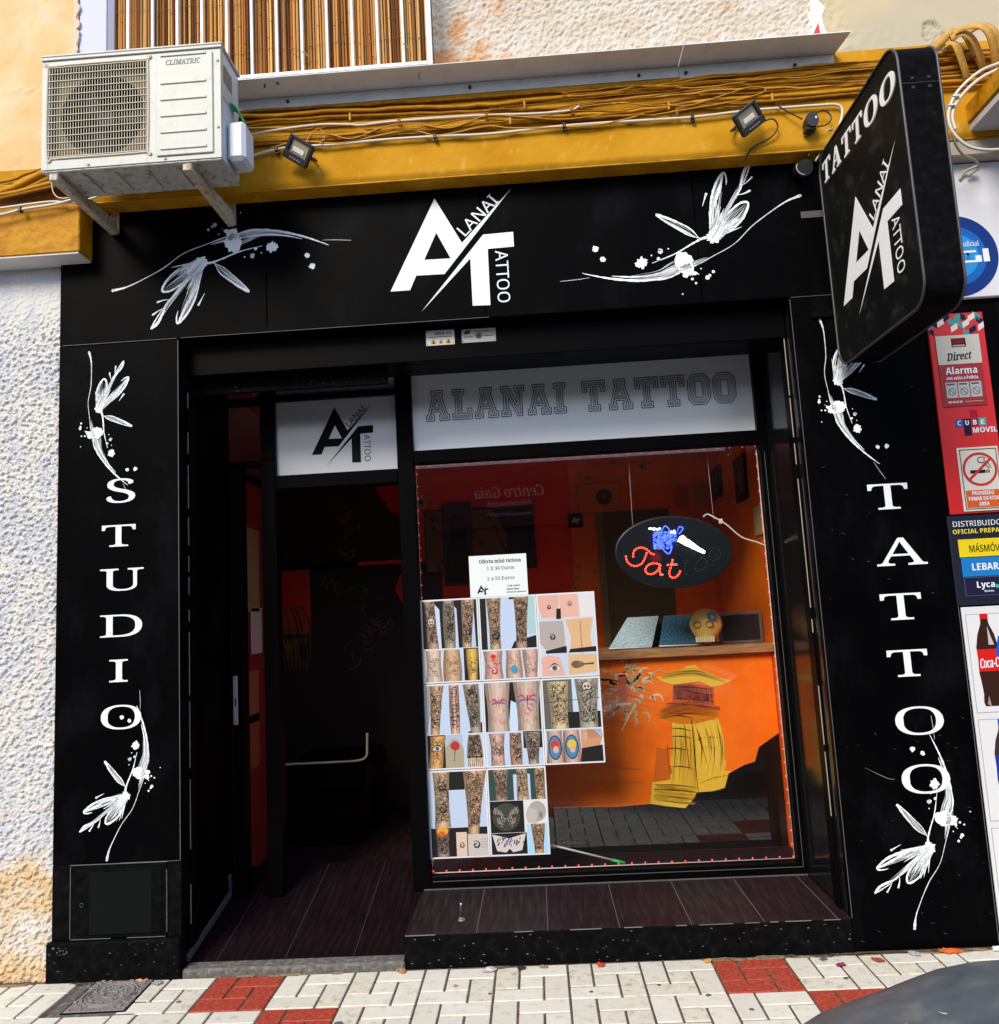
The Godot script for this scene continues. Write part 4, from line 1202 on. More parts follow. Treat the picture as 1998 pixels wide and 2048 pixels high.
	# pictures on the right wall
	for q in [[2.48, -1.49, 0.31, 0.27, "tall narrow dark picture with a pale brush figure, nearer the window on the orange wall"], [2.56, -2.23, 0.24, 0.36, "dark picture with a pale swirl hung further back on the orange wall"]]:
		var w := thing("wall_picture", q[4], "picture", Vector3(3.928, q[0], q[1]))
		box("frame", Vector3(-0.02, -q[2] / 2, -q[3] / 2), Vector3(0.0, q[2] / 2, q[3] / 2), mats.black_plastic, w)
		p = Pr.new()
		for k in 9:
			var c2 := Vector2(rng.randf_range(-0.06, 0.06), rng.randf_range(-0.11, 0.11))
			p.stroke(curve([c2, c2 + Vector2(0.03, 0.03), c2 + Vector2(0.0, 0.07)]), [0.003, 0.014, 0.002], Color(0.4, 0.28, 0.14), 1)
		var o := press("print", p, w)
		o.transform = Transform3D(Basis(Vector3(0, 0, 1), Vector3.UP, Vector3(-1, 0, 0)), Vector3(-0.0205, 0, 0))
	tag(box("price_certificate", Vector3(3.918, 2.06, -1.26), Vector3(3.929, 2.25, -1.08), mat(0.5, 0.36, 0.18, 0.6), self), "cream paper notice on the orange wall at the right window edge", "notice")
	# notices on the back wall
	var wp := thing("wall_plaque", "small black square plaque with white emblem on the red wall", "plaque", Vector3(2.83, 2.372, -2.585))
	box("board", Vector3(-0.06, -0.058, -0.008), Vector3(0.06, 0.058, 0.008), mats.black_plastic, wp)
	emblem(wp, Vector3(0.0, 0.0, 0.0085), 0.1, 0.1, mats.letter, Basis.IDENTITY, false)
	tag(box("paper_notice", Vector3(3.81, 2.455, -2.594), Vector3(3.915, 2.63, -2.588), mat(0.42, 0.25, 0.1, 0.6), self), "yellowed paper notice left of the two dark pictures", "notice")
	tag(box("paper_notice", Vector3(3.665, 2.435, -2.594), Vector3(3.775, 2.615, -2.588), mat(0.5, 0.14, 0.05, 0.6), self), "reddish paper notice furthest left on the orange back wall", "notice")
	var vent := thing("wall_fan", "square orange cover with a round dark fan hole high on the back wall", "ventilator", Vector3(3.035, 2.55, -2.585))
	box("cover", Vector3(-0.175, -0.12, -0.01), Vector3(0.175, 0.12, 0.02), mat(0.6, 0.16, 0.01, 0.6), vent)
	var lg := stt()
	for rr in [0.055, 0.03]:
		var cc := []
		for a in 25:
			cc.append(Vector3(0.04 + cos(TAU * a / 24) * rr, sin(TAU * a / 24) * rr, 0.024))
		tube(lg, cc, 0.01, 6)
	part("fan", lg, mat(0.02, 0.03, 0.025, 0.5), vent)
	# the big dark print on the back wall
	var bp := thing("large_print", "large dim print of a seated statue and a face, hung on the red back wall", "picture", Vector3(2.0, 2.25, -2.59))
	box("panel", Vector3(-0.43, -0.25, -0.01), Vector3(0.49, 0.28, 0.008), mat(0.012, 0.006, 0.004, 0.6), bp)
	box("panel", Vector3(-0.28, -0.36, -0.005), Vector3(-0.03, 0.33, 0.0125), mat(0.03, 0.018, 0.008, 0.6), bp)
	p = Pr.new()
	p.poly(v2([[-0.42, -0.24], [0.27, -0.24], [0.25, 0.05], [0.15, 0.25], [-0.42, 0.27]]), Color(0.16, 0.09, 0.022), 1)
	p.disc(Vector2(-0.155, 0.12), 0.07, 0.12, Color(0.03, 0.016, 0.006), 11)
	p.poly(v2([[-0.27, -0.34], [-0.04, -0.34], [-0.06, -0.05], [-0.1, 0.06], [-0.21, 0.06], [-0.25, -0.05]]), Color(0.025, 0.014, 0.006), 11)
	for k in 30:
		var c3 := Vector2(rng.randf_range(-0.4, 0.24), rng.randf_range(-0.22, 0.24))
		p.stroke(curve([c3, c3 + Vector2(0.03, -0.02), c3 + Vector2(0.04, -0.07)]), [0.002, 0.014, 0.002], Color(0.05, 0.026, 0.008), 12)
	press("print", p, bp).position.z = 0.009
	# papers on the left wall, seen through the door
	for q in [[2.02, -1.18, 0.55, 0.26, Color(0.3, 0.24, 0.12), "long buff certificate on the red wall inside the doorway"], [1.62, -1.25, 0.3, 0.2, Color(0.55, 0.52, 0.5), "white sheet stuck askew below the buff certificate inside the doorway"], [1.2, -1.12, 0.33, 0.3, Color(0.36, 0.13, 0.07), "brownish print with a looped figure low inside the doorway"], [0.92, -1.12, 0.34, 0.3, Color(0.3, 0.09, 0.03), "lowest rust brown print inside the doorway"]]:
		var m := mat(q[4].r, q[4].g, q[4].b, 0.6)
		var o := box("wall_paper_sheet", Vector3(0.0, -q[2] / 2, -q[3] / 2), Vector3(0.006, q[2] / 2, q[3] / 2), m, self)
		o.position = Vector3(0.601, q[0], q[1])
		tag(o, q[5], "poster")
	var pk := box("frosted_side_pane", Vector3(0.601, 2.645, -1.35), Vector3(0.61, 3.1, -0.72), mat(0.12, 0.055, 0.075, 0.3), r, 0.002)
	look(pk, "dim pinkish frosted pane beside the transom")
	box("shelf_rail", Vector3(0.6, 2.6, -1.4), Vector3(0.63, 2.644, -0.7), mats.frame, r, 0.003)
	box("shelf_rail", Vector3(0.26, 2.09, -2.6), Vector3(1.0, 2.13, -2.56), mats.frame, r, 0.003)
	# pale bent rail of a couch deep in the doorway
	var cr := stt()
	tube(cr, curve([Vector3(0.69, 0.709, -1.5), Vector3(1.0, 0.709, -1.5), Vector3(1.2, 0.712, -1.5), Vector3(1.255, 0.74, -1.5), Vector3(1.262, 0.8, -1.5), Vector3(1.266, 0.89, -1.5)], 5), 0.008, 7)
	var couch := thing("treatment_couch", "dark couch with a pale bent edge rail, deep in the doorway", "couch", Vector3.ZERO)
	part("edge_rail", cr, mat(0.5, 0.44, 0.32, 0.5), couch)
	box("cushion", Vector3(0.66, 0.5, -2.3), Vector3(1.24, 0.69, -1.52), mats.frame, couch, 0.03)
	box("base", Vector3(0.72, 0.14, -2.2), Vector3(1.18, 0.498, -1.6), mats.frame, couch, 0.01)

func rusty() -> StandardMaterial3D:
	if not mats.has("rust"):
		mats.rust = mat(0.35, 0.12, 0.04, 0.7)
	return mats.rust

# ------------------------------------------------------------------ the shop to the right
func neighbour_shop() -> void:
	var n := thing("phone_shop_front", "neighbouring phone shop front at the right edge with purple shutter and white fascia sign", "shop front", Vector3.ZERO)
	box("column", Vector3(4.517, 0.0, -0.5), Vector3(4.9, 3.1, -0.004), mats.black, n, 0.003)
	box("wall_core", Vector3(4.9, 0.0, -0.6), Vector3(7.5, 3.1, -0.25), mats.black, n, 0.0)
	box("fascia_core", Vector3(4.517, 3.1, -0.5), Vector3(7.5, 3.92, 0.0), mats.frame, n, 0.0)
	for k in 15:
		var y := 3.02 - k * 0.098
		var s := stt()
		prism(s, [Vector2(-0.048, -0.02), Vector2(-0.03, 0.012), Vector2(0.03, 0.012), Vector2(0.048, -0.01)], 0.0, 2.4, Basis(Vector3(0, 1, 0), Vector3(0, 0, 1), Vector3(1, 0, 0)))
		var o := part("shutter_slat", s, mat(0.11, 0.045, 0.14, 0.4), n)
		o.position = Vector3(4.905, y, -0.16)
	box("shutter_post", Vector3(4.88, 0.0, -0.2), Vector3(4.912, 3.1, -0.002), mats.frame, n, 0.003)
	# white fascia sign with a blue roundel
	var sg := box("fascia_sign", Vector3(4.64, 3.115, 0.0), Vector3(7.4, 3.835, 0.03), mat(0.62, 0.64, 0.72, 0.5), n, 0.004)
	var p := Pr.new()
	p.lift = 0.0006
	var c := Vector2(4.695, 3.338)
	var cols := [Color(0.006, 0.035, 0.2), Color(0.01, 0.11, 0.46), Color(0.02, 0.24, 0.66)]
	for i in 3:
		var rr: float = [0.216, 0.157, 0.118][i]
		var q := []
		for a in 49:
			var pt := c + Vector2.from_angle(TAU * a / 48) * rr
			q.append(Vector2(maxf(pt.x, 4.641), pt.y))
		p.poly(q.slice(0, 48), cols[i], 1 + i)
	p.poly(v2([[4.985, 3.56], [5.6, 3.56], [5.6, 3.4], [5.01, 3.4]]), Color(0.01, 0.04, 0.26), 1)
	var w := Color(0.72, 0.76, 0.82)
	# the rounded capitals G and I
	p.rect(4.66, 3.299, 4.735, 3.313, w, 5)
	p.rect(4.66, 3.313, 4.735, 3.362, w, 5)
	p.poly(v2([[4.735, 3.362], [4.80, 3.362], [4.80, 3.352], [4.735, 3.352]]), w, 5)
	p.rect(4.735, 3.299, 4.824, 3.31, w, 5)
	p.rect(4.793, 3.31, 4.824, 3.334, w, 5)
	p.disc(Vector2(4.75, 3.331), 0.019, 0.0205, cols[2], 6, 20)
	p.rect(4.75, 3.3105, 4.793, 3.3515, cols[2], 6)
	p.poly(v2([[4.833, 3.299], [4.864, 3.299], [4.862, 3.368], [4.833, 3.368]]), w, 5)
	press("roundel", p, sg).position.z = 0.0305
	words("lettering", "r oficial", font("Droid Serif"), Vector3(4.769, 3.398, 0.0345), 0.098, 0.028, mats.letter, sg)
	# red column sign
	var red := box("column_sign", Vector3(4.526, 2.02, -0.003), Vector3(4.805, 3.045, 0.012), mat(0.55, 0.012, 0.012, 0.4), n, 0.003)
	look(red, "tall red sign board with cube pattern along its top")
	p = Pr.new()
	var teal := Color(0.03, 0.33, 0.34)
	var navy := Color(0.008, 0.01, 0.05)
	var wt := Color(0.68, 0.66, 0.66)
	for d in [[4.53, 2.985, 1, teal], [4.56, 2.995, 0, navy], [4.59, 3.0, 1, wt], [4.62, 3.025, 1, navy], [4.645, 3.0, 0, teal], [4.675, 3.02, 1, teal], [4.655, 2.97, 1, wt], [4.7, 3.025, 0, navy], [4.69, 2.985, 0, teal], [4.715, 2.99, 1, wt], [4.745, 3.02, 1, wt], [4.77, 3.025, 0, teal], [4.785, 3.0, 0, navy], [4.79, 2.97, 1, wt], [4.745, 2.955, 1, navy], [4.715, 2.935, 0, teal], [4.535, 2.955, 0, navy]]:
		var k: float = 0.02 if d[2] == 1 else -0.02
		var x0: float = maxf(d[0] - 0.017, 4.528)
		var x1: float = minf(d[0] + 0.017, 4.803)
		p.poly([Vector2(x0, d[1] - 0.016 - k / 2), Vector2(x1, d[1] - 0.016 + k / 2), Vector2(x1, d[1] + 0.014 + k / 2), Vector2(x0, d[1] + 0.014 - k / 2)], d[3], 1 + (d[2] as int))
	press("cube_pattern", p, red).position.z = 0.0124
	p = Pr.new()
	p.lift = 0.0006
	# letter cubes
	for i in 4:
		p.rect(4.603 + i * 0.038, 2.455, 4.639 + i * 0.038, 2.497, [Color(0.02, 0.08, 0.36), navy, Color(0.32, 0.01, 0.04), teal][i], 1)
	p.rect(4.641, 2.41, 4.677, 2.455, navy, 1)
	p.rect(4.679, 2.5, 4.715, 2.54, Color(0.32, 0.01, 0.04), 1)
	press("letter_cubes", p, red).position.z = 0.0124
	var sans := font("Droid Sans", true)
	for i in 4:
		words("lettering", "CUBE"[i], sans, Vector3(4.621 + i * 0.038, 2.476, 0.0135), 0.018, 0.024, mats.letter, red)
	words("lettering", "MOVIL", sans, Vector3(4.742, 2.436, 0.0135), 0.118, 0.026, mats.letter, red)
	var al := box("alarm_plate", Vector3(4.552, 2.56, 0.0125), Vector3(4.77, 2.93, 0.0165), mat(0.3, 0.008, 0.012, 0.35), n, 0.002)
	look(al, "dark red alarm warning plate with a silver upper panel")
	p = Pr.new()
	p.rect(4.553, 2.778, 4.769, 2.928, Color(0.52, 0.52, 0.5), 1)
	p.rect(4.628, 2.866, 4.7, 2.912, Color(0.02, 0.012, 0.012), 2)
	p.rect(4.634, 2.884, 4.694, 2.908, Color(0.2, 0.01, 0.015), 3)
	p.rect(4.634, 2.87, 4.694, 2.877, Color(0.4, 0.4, 0.4), 3)
	for i in 3:
		p.rect(4.575 + i * 0.06, 2.605, 4.63 + i * 0.06, 2.685, Color(0.42, 0.45, 0.48), 2)
		p.rect(4.58 + i * 0.06, 2.67, 4.62 + i * 0.06, 2.679, Color(0.1, 0.1, 0.12), 3)
		p.ring(Vector2(4.603 + i * 0.06, 2.637), 0.016, 0.0195, Color(0.09, 0.1, 0.12), 3, 16)
		p.stroke([Vector2(4.592 + i * 0.06, 2.648), Vector2(4.614 + i * 0.06, 2.626)], [0.004, 0.004], Color(0.09, 0.1, 0.12), 3)
	p.rect(4.66, 2.582, 4.75, 2.585, Color(0.6, 0.4, 0.4), 2)
	press("plate_print", p, al).position.z = 0.017
	words("lettering", "Direct", font("Droid Serif", true, true), Vector3(4.66, 2.82, 0.0188), 0.12, 0.042, mats.ink, al, 0.06, 0.35)
	words("lettering", "Alarma", sans, Vector3(4.66, 2.745, 0.0188), 0.155, 0.038, mats.letter, al)
	words("lettering", "con aviso a Policia", sans, Vector3(4.66, 2.707, 0.0188), 0.155, 0.019, mats.letter, al)
	words("lettering", "900 45 45 45", sans, Vector3(4.612, 2.583, 0.0188), 0.07, 0.011, mats.letter, al)
	var ns := box("no_smoking_sign", Vector3(4.59, 2.03, 0.0125), Vector3(4.79, 2.35, 0.018), mat(0.62, 0.6, 0.56, 0.4), n, 0.002)
	look(ns, "white no smoking sign with red ring and orange text band")
	p = Pr.new()
	var rd := Color(0.5, 0.03, 0.02)
	for r in [[4.6, 2.04, 4.78, 2.044], [4.6, 2.336, 4.78, 2.34], [4.6, 2.04, 4.604, 2.34], [4.776, 2.04, 4.78, 2.34]]:
		p.rect(r[0], r[1], r[2], r[3], Color(0.02, 0.02, 0.02), 1)
	p.rect(4.642, 2.218, 4.716, 2.234, Color(0.01, 0.01, 0.01), 2)
	p.rect(4.72, 2.218, 4.726, 2.234, Color(0.01, 0.01, 0.01), 2)
	p.rect(4.73, 2.218, 4.736, 2.234, Color(0.01, 0.01, 0.01), 2)
	p.stroke(curve([Vector2(4.70, 2.298), Vector2(4.685, 2.29), Vector2(4.69, 2.272), Vector2(4.71, 2.27), Vector2(4.722, 2.255), Vector2(4.736, 2.24)]), [0.003, 0.005, 0.004], Color(0.02, 0.02, 0.02), 2)
	p.stroke(curve([Vector2(4.694, 2.298), Vector2(4.718, 2.296), Vector2(4.715, 2.28), Vector2(4.735, 2.262), Vector2(4.745, 2.24)]), [0.003, 0.004, 0.003], Color(0.02, 0.02, 0.02), 2)
	p.ring(Vector2(4.69, 2.238), 0.072, 0.084, rd, 3, 40)
	p.stroke([Vector2(4.632, 2.186), Vector2(4.748, 2.29)], [0.012, 0.012], rd, 4)
	p.rect(4.608, 2.048, 4.772, 2.134, Color(0.58, 0.1, 0.012), 2)
	press("sign_print", p, ns).position.z = 0.0184
	words("lettering", "PROHIBIDO", sans, Vector3(4.69, 2.119, 0.0203), 0.105, 0.019, mats.letter, ns)
	words("lettering", "FUMAR EN ESTA", sans, Vector3(4.69, 2.092, 0.0203), 0.145, 0.019, mats.letter, ns)
	words("lettering", "AREA", sans, Vector3(4.69, 2.065, 0.0203), 0.05, 0.019, mats.letter, ns)
	# dark blue list of operators
	var ds := box("distributor_sign", Vector3(4.508, 1.575, -0.003), Vector3(5.05, 2.014, 0.01), mat(0.006, 0.008, 0.022, 0.4), n, 0.003)
	look(ds, "dark blue board listing phone operators in coloured bands")
	p = Pr.new()
	p.rect(4.545, 1.808, 4.98, 1.895, Color(0.7, 0.55, 0.01), 1)
	p.rect(4.549, 1.712, 4.98, 1.804, Color(0.01, 0.17, 0.5), 1)
	p.rect(4.552, 1.618, 4.98, 1.708, Color(0.1, 0.1, 0.15), 1)
	p.rect(4.554, 1.62, 4.978, 1.706, Color(0.008, 0.01, 0.045), 2)
	p.poly(v2([[4.70, 1.672], [4.735, 1.655], [4.70, 1.65]]), Color(0.02, 0.45, 0.25), 3)
	press("colour_bands", p, ds).position.z = 0.0104
	words("lettering", "DISTRIBUIDOR", font("Droid Sans"), Vector3(4.66, 1.972, 0.012), 0.26, 0.026, mats.letter, ds)
	words("lettering", "OFICIAL PREPAGO", sans, Vector3(4.66, 1.934, 0.012), 0.27, 0.022, mat(0.7, 0.6, 0.05, 0.5), ds)
	words("lettering", "MÁSMÓV LL", font("Droid Sans"), Vector3(4.69, 1.853, 0.012), 0.19, 0.044, mats.ink, ds)
	words("lettering", "LEBARA", sans, Vector3(4.675, 1.758, 0.012), 0.155, 0.034, mats.letter, ds)
	words("lettering", "Lyca", sans, Vector3(4.652, 1.666, 0.0125), 0.085, 0.04, mats.letter, ds)
	words("lettering", "Mobile", font("Droid Sans"), Vector3(4.665, 1.639, 0.0125), 0.045, 0.01, mats.letter, ds)
	# drinks posters
	var dp := box("drinks_poster", Vector3(4.524, 0.03, -0.003), Vector3(5.2, 1.565, 0.006), mat(0.62, 0.64, 0.68, 0.45), n, 0.002)
	look(dp, "white poster sheet with framed pictures of soft drink bottles")
	p = Pr.new()
	var grey := Color(0.28, 0.3, 0.36)
	for i in 3:
		var y0 := 1.06 - i * 0.5
		for e in [[0.0, grey], [0.003, Color(0.62, 0.64, 0.68)]]:
			p.rect(4.538 + e[0], y0 + e[0], 4.98 - e[0], y0 + 0.47 - e[0], e[1], 1 if e[0] == 0.0 else 2)
	bottle(p, Vector2(4.624, 1.09), Color(0.03, 0.008, 0.006), Color(0.55, 0.01, 0.01), Color(0.5, 0.01, 0.01))
	bottle(p, Vector2(4.648, 0.59), Color(0.04, 0.02, 0.02), Color(0.01, 0.03, 0.3), Color(0.01, 0.05, 0.4))
	bottle(p, Vector2(4.655, 0.09), Color(0.6, 0.25, 0.02), Color(0.02, 0.1, 0.4), Color(0.02, 0.1, 0.5))
	p.poly(v2([[4.68, 1.42], [4.75, 1.44], [4.75, 1.2], [4.69, 1.25], [4.66, 1.34]]), Color(0.01, 0.08, 0.45), 7)
	press("poster_print", p, dp).position.z = 0.0064
	words("lettering", "Coca-Cola", font("Droid Serif", true, true), Vector3(4.645, 1.297, 0.0105), 0.13, 0.05, mats.letter, dp, 0.05, 0.35)
	# projecting slab with cables above the white sign
	var sl := thing("neighbour_slab", "yellow edged concrete slab projecting over the neighbouring shop at the upper right", "canopy", Vector3.ZERO)
	var s := stt()
	bx(s, Vector3(4.79, 4.0, 0.0), Vector3(7.4, 4.1, 1.05), 0.006)
	part("slab_edge", s, mats.yellow, sl)
	box("soffit", Vector3(4.80, 3.955, 0.02), Vector3(7.4, 3.999, 1.04), mat(0.5, 0.5, 0.5, 0.8), sl, 0.006)
	box("wall_strip", Vector3(4.62, 3.84, 0.0), Vector3(7.4, 3.954, 0.1), mat(0.4, 0.36, 0.3, 0.8), sl, 0.006)
	# the loose bundle of painted straps
	var straps := thing("strap_bundle", "bundle of flat mustard painted cable straps bursting from a hole in the upper right wall", "cable bundle", Vector3.ZERO)
	var paths := [[[4.658, 4.411], [4.708, 4.447], [4.751, 4.466], [4.797, 4.444], [4.844, 4.363], [4.897, 4.269]], [[4.70, 4.40], [4.72, 4.383], [4.745, 4.318], [4.794, 4.224]], [[4.72, 4.42], [4.756, 4.411], [4.809, 4.348], [4.867, 4.254]], [[4.80, 4.44], [4.843, 4.422], [4.9, 4.358], [4.96, 4.25]], [[4.74, 4.44], [4.80, 4.40], [4.85, 4.32], [4.9, 4.22]]]
	for k in paths.size():
		s = stt()
		s.set_smooth_group(0)
		var pts := curve(v2(paths[k]), 6)
		var hw := 0.023
		for i in pts.size() - 1:
			var q := []
			for j in [i, i + 1]:
				var d: Vector2 = (pts[mini(j + 1, pts.size() - 1)] - pts[maxi(j - 1, 0)]).normalized().orthogonal()
				var t := float(j) / (pts.size() - 1)
				var z := 0.13 + 0.02 * k + 0.1 * sin(t * PI) * (0.5 + 0.12 * k)
				for e in [-1.0, 1.0]:
					for g in [0.0, 0.006]:
						var b: Vector2 = pts[j] + d * hw * e
						q.append(Vector3(b.x, b.y, z + g + 0.006 * e))
			var ctr := Vector3.ZERO
			for v in q:
				ctr += v / 8.0
			quad_out(s, q[1], q[3], q[7], q[5], ctr)
			quad_out(s, q[0], q[2], q[6], q[4], ctr)
			quad_out(s, q[0], q[1], q[5], q[4], ctr)
			quad_out(s, q[2], q[3], q[7], q[6], ctr)
		part("strap", s, mats.strap, straps)
	box("pipe_stub", Vector3(4.655, 4.385, 0.09), Vector3(4.73, 4.425, 0.13), mat(0.7, 0.69, 0.6, 0.6), straps, 0.01)
	var loops := thing("looped_cables", "two dirty white cables looping down over the slab edge to the white fascia sign", "cable", Vector3.ZERO)
	s = stt()
	tube(s, curve(v3([[4.95, 4.23], [4.87, 4.194], [4.781, 4.162], [4.695, 4.1], [4.636, 4.036], [4.599, 3.954], [4.601, 3.876], [4.633, 3.814], [4.686, 3.768], [4.769, 3.748], [4.86, 3.75]], 0.3)), 0.0075)
	part("cable", s, mats.white_cable, loops)
	s = stt()
	tube(s, curve(v3([[4.95, 4.2], [4.867, 4.168], [4.785, 4.132], [4.707, 4.074], [4.644, 4.001], [4.62, 3.935], [4.628, 3.87]], 0.29)), 0.0085)
	part("cable", s, mats.white_cable, loops)
	s = stt()
	tube(s, curve([Vector3(4.62, 3.9, 0.28), Vector3(4.64, 3.83, 0.25), Vector3(4.70, 3.79, 0.2), Vector3(4.80, 3.80, 0.12), Vector3(4.84, 3.78, 0.08), Vector3(4.80, 3.755, 0.05)]), 0.006)
	tube(s, curve([Vector3(4.84, 3.79, 0.08), Vector3(4.79, 3.78, 0.05), Vector3(4.765, 3.745, 0.035)]), 0.007)
	part("frayed_end", s, mat(0.42, 0.38, 0.28, 0.7), loops)
	s = stt()
	for t in [[4.636, 4.036], [4.61, 3.99]]:
		bx(s, Vector3(t[0] - 0.012, t[1] - 0.004, 0.278), Vector3(t[0] + 0.024, t[1] + 0.004, 0.312), 0.002)
	part("cable_tie", s, mats.rail, loops)

func bottle(p: Pr, b: Vector2, liquid: Color, label: Color, cap: Color) -> void:
	var q := []
	var prof := [[0.04, 0.0], [0.046, 0.02], [0.042, 0.06], [0.047, 0.12], [0.052, 0.16], [0.05, 0.22], [0.052, 0.28], [0.04, 0.34], [0.02, 0.39], [0.017, 0.42]]
	for r in prof:
		q.append(b + Vector2(r[0], r[1]))
	prof.reverse()
	for r in prof:
		q.append(b + Vector2(-r[0], r[1]))
	p.poly(q, liquid, 3)
	p.rect(b.x - 0.05, b.y + 0.165, b.x + 0.052, b.y + 0.27, label, 4)
	p.rect(b.x - 0.019, b.y + 0.415, b.x + 0.019, b.y + 0.44, cap, 4)
	p.poly([b + Vector2(0.008, 0.29), b + Vector2(0.034, 0.29), b + Vector2(0.022, 0.33), b + Vector2(0.01, 0.38)], Color(0.45, 0.42, 0.42), 4)
	p.poly([b + Vector2(-0.03, 0.01), b + Vector2(-0.012, 0.0), b + Vector2(-0.02, 0.05)], Color(0.3, 0.22, 0.22), 4)

# ------------------------------------------------------------------ things fixed to the facade
func on_the_facade() -> void:
	# sheet metal canopy
	var cn := thing("metal_canopy", "shallow grey white sheet metal canopy above the mustard cable band", "canopy", Vector3.ZERO)
	var s := stt()
	bx(s, Vector3(1.0, 4.434, 0.12), Vector3(3.36, 4.4385, 0.282), 0.001)
	part("sheet", s, mats.white_metal, cn)
	s = stt()
	prism(s, [Vector2(3.362, -0.284), Vector2(4.188, -0.284), Vector2(4.166, -0.12), Vector2(3.362, -0.12)], 4.4335, 4.438, Basis(Vector3(1, 0, 0), Vector3(0, 0, -1), Vector3(0, 1, 0)))
	part("sheet", s, mats.white_metal, cn)
	s = stt()
	bx(s, Vector3(1.0, 4.372, 0.121), Vector3(3.36, 4.433, 0.1245), 0.001)
	bx(s, Vector3(3.362, 4.364, 0.121), Vector3(4.16, 4.4325, 0.1245), 0.001)
	part("wall_flange", s, mats.flashing, cn)
	for q in [[2.269, 4.404], [3.153, 4.396], [3.396, 4.39], [3.956, 4.386], [1.3, 4.404]]:
		s = stt()
		var c := []
		for a in 8:
			c.append(Vector2(cos(TAU * a / 8), sin(TAU * a / 8)) * 0.009)
		prism(s, c, 0.0, 0.009)
		part("bolt", s, mats.black_plastic, cn).position = Vector3(q[0], q[1], 0.124)
	# reed screen behind the bars
	var rs := thing("reed_screen", "brown reed screen tied up behind the white window bars", "reed screen", Vector3.ZERO)
	s = stt()
	rng.seed = 12
	var x := 0.425
	var reed_cols := [Color(0.52, 0.27, 0.08), Color(0.43, 0.19, 0.05), Color(0.30, 0.12, 0.03), Color(0.62, 0.38, 0.14), Color(0.50, 0.25, 0.075), Color(0.14, 0.05, 0.015)]
	while x < 2.07:
		var r := rng.randf_range(0.0035, 0.0078)
		var col: Color = reed_cols[rng.randi() % 6] * rng.randf_range(0.8, 1.2)
		var z := 0.235 + rng.randf_range(-0.006, 0.006)
		var lean := rng.randf_range(-0.006, 0.006)
		var joint := rng.randf_range(4.4, 4.9)
		s.set_smooth_group(0)
		var ys := [4.447 + rng.randf_range(0, 0.03), joint, joint + 0.006, joint + 0.3, 5.3]
		for i in 4:
			s.set_color(col * (0.45 if i == 1 else 1.0))
			for k in 6:
				var a := TAU * k / 6
				var b := TAU * (k + 1) / 6
				var f := func(y: float, g: float) -> Vector3: return Vector3(x + lean * (y - 4.45) + cos(g) * r, y, z + sin(g) * r)
				quad_out(s, f.call(ys[i], a), f.call(ys[i + 1], a), f.call(ys[i + 1], b), f.call(ys[i], b), Vector3(x, (ys[i] + ys[i + 1]) / 2, z))
		x += r * 2.0 + (rng.randf_range(0.0, 0.002) if rng.randf() < 0.8 else rng.randf_range(0.002, 0.008))
	part("reeds", s, mats.vertex, rs).set_meta("kind", "stuff")
	s = stt()
	for y in [4.62, 4.9]:
		var q := []
		for i in 60:
			q.append(Vector3(0.425 + i * 0.028, y + 0.01 * sin(i * 0.5) + 0.004 * sin(i * 2.1), 0.246 + 0.002 * sin(i * 1.7)))
		tube(s, q, 0.0011, 4)
	part("binding_wire", s, mat(0.2, 0.12, 0.06, 0.6), rs)
	# white railing
	var rl := thing("window_railing", "white painted metal railing of upright bars in front of the reed screen", "railing", Vector3.ZERO)
	for i in range(0, 12):
		var bx_ := 0.509 + 0.1307 * i
		box("bar", Vector3(bx_ - 0.0075, 4.452, 0.262), Vector3(bx_ + 0.0075, 5.4, 0.277), mats.rail, rl, 0.003)
	box("frame_post", Vector3(2.068, 4.44, 0.258), Vector3(2.095, 5.4, 0.281), mats.rail, rl, 0.003)
	box("bottom_rail", Vector3(0.42, 4.4395, 0.256), Vector3(2.068, 4.462, 0.283), mats.rail, rl, 0.003)
	for i in [2, 7, 11]:
		s = stt()
		tube(s, curve([Vector3(0.5 + 0.1307 * i, 4.56, 0.25), Vector3(0.509 + 0.1307 * i, 4.567, 0.28), Vector3(0.525 + 0.1307 * i, 4.562, 0.27), Vector3(0.535 + 0.1307 * i, 4.55, 0.262)], 4), 0.0022, 5)
		part("tie", s, mats.white_cable, rl)
	air_conditioner()
	# cables along the beam
	var yel := [[[[0.9, 4.36], [1.502, 4.355], [2.085, 4.340], [2.471, 4.335], [3.334, 4.345], [4.0, 4.35], [6.0, 4.36]], 0.009, 0.131], [[[0.9, 4.33], [1.501, 4.324], [2.18, 4.296], [2.661, 4.3], [3.331, 4.31], [3.8, 4.33], [4.4, 4.337], [6.0, 4.34]], 0.011, 0.134], [[[0.9, 4.29], [1.5, 4.288], [2.275, 4.258], [2.752, 4.237], [3.036, 4.2], [3.326, 4.235], [3.8, 4.262], [4.32, 4.262], [6.0, 4.27]], 0.009, 0.136], [[[0.9, 4.26], [1.5, 4.25], [2.2, 4.245], [2.75, 4.25], [3.2, 4.275], [4.0, 4.29], [6.0, 4.30]], 0.007, 0.132], [[[0.9, 4.19], [1.5, 4.18], [2.1, 4.185], [2.55, 4.20], [3.1, 4.19], [3.55, 4.215], [4.1, 4.215], [6.0, 4.23]], 0.011, 0.14], [[[0.9, 4.165], [1.5, 4.165], [2.0, 4.16], [2.5, 4.175], [3.0, 4.175], [3.4, 4.19], [4.1, 4.19], [6.0, 4.2]], 0.007, 0.137], [[[3.2, 4.325], [3.772, 4.353], [4.379, 4.375], [6.0, 4.385]], 0.008, 0.136], [[[3.0, 4.24], [3.5, 4.262], [4.1, 4.24], [4.5, 4.243], [6.0, 4.25]], 0.006, 0.148]]
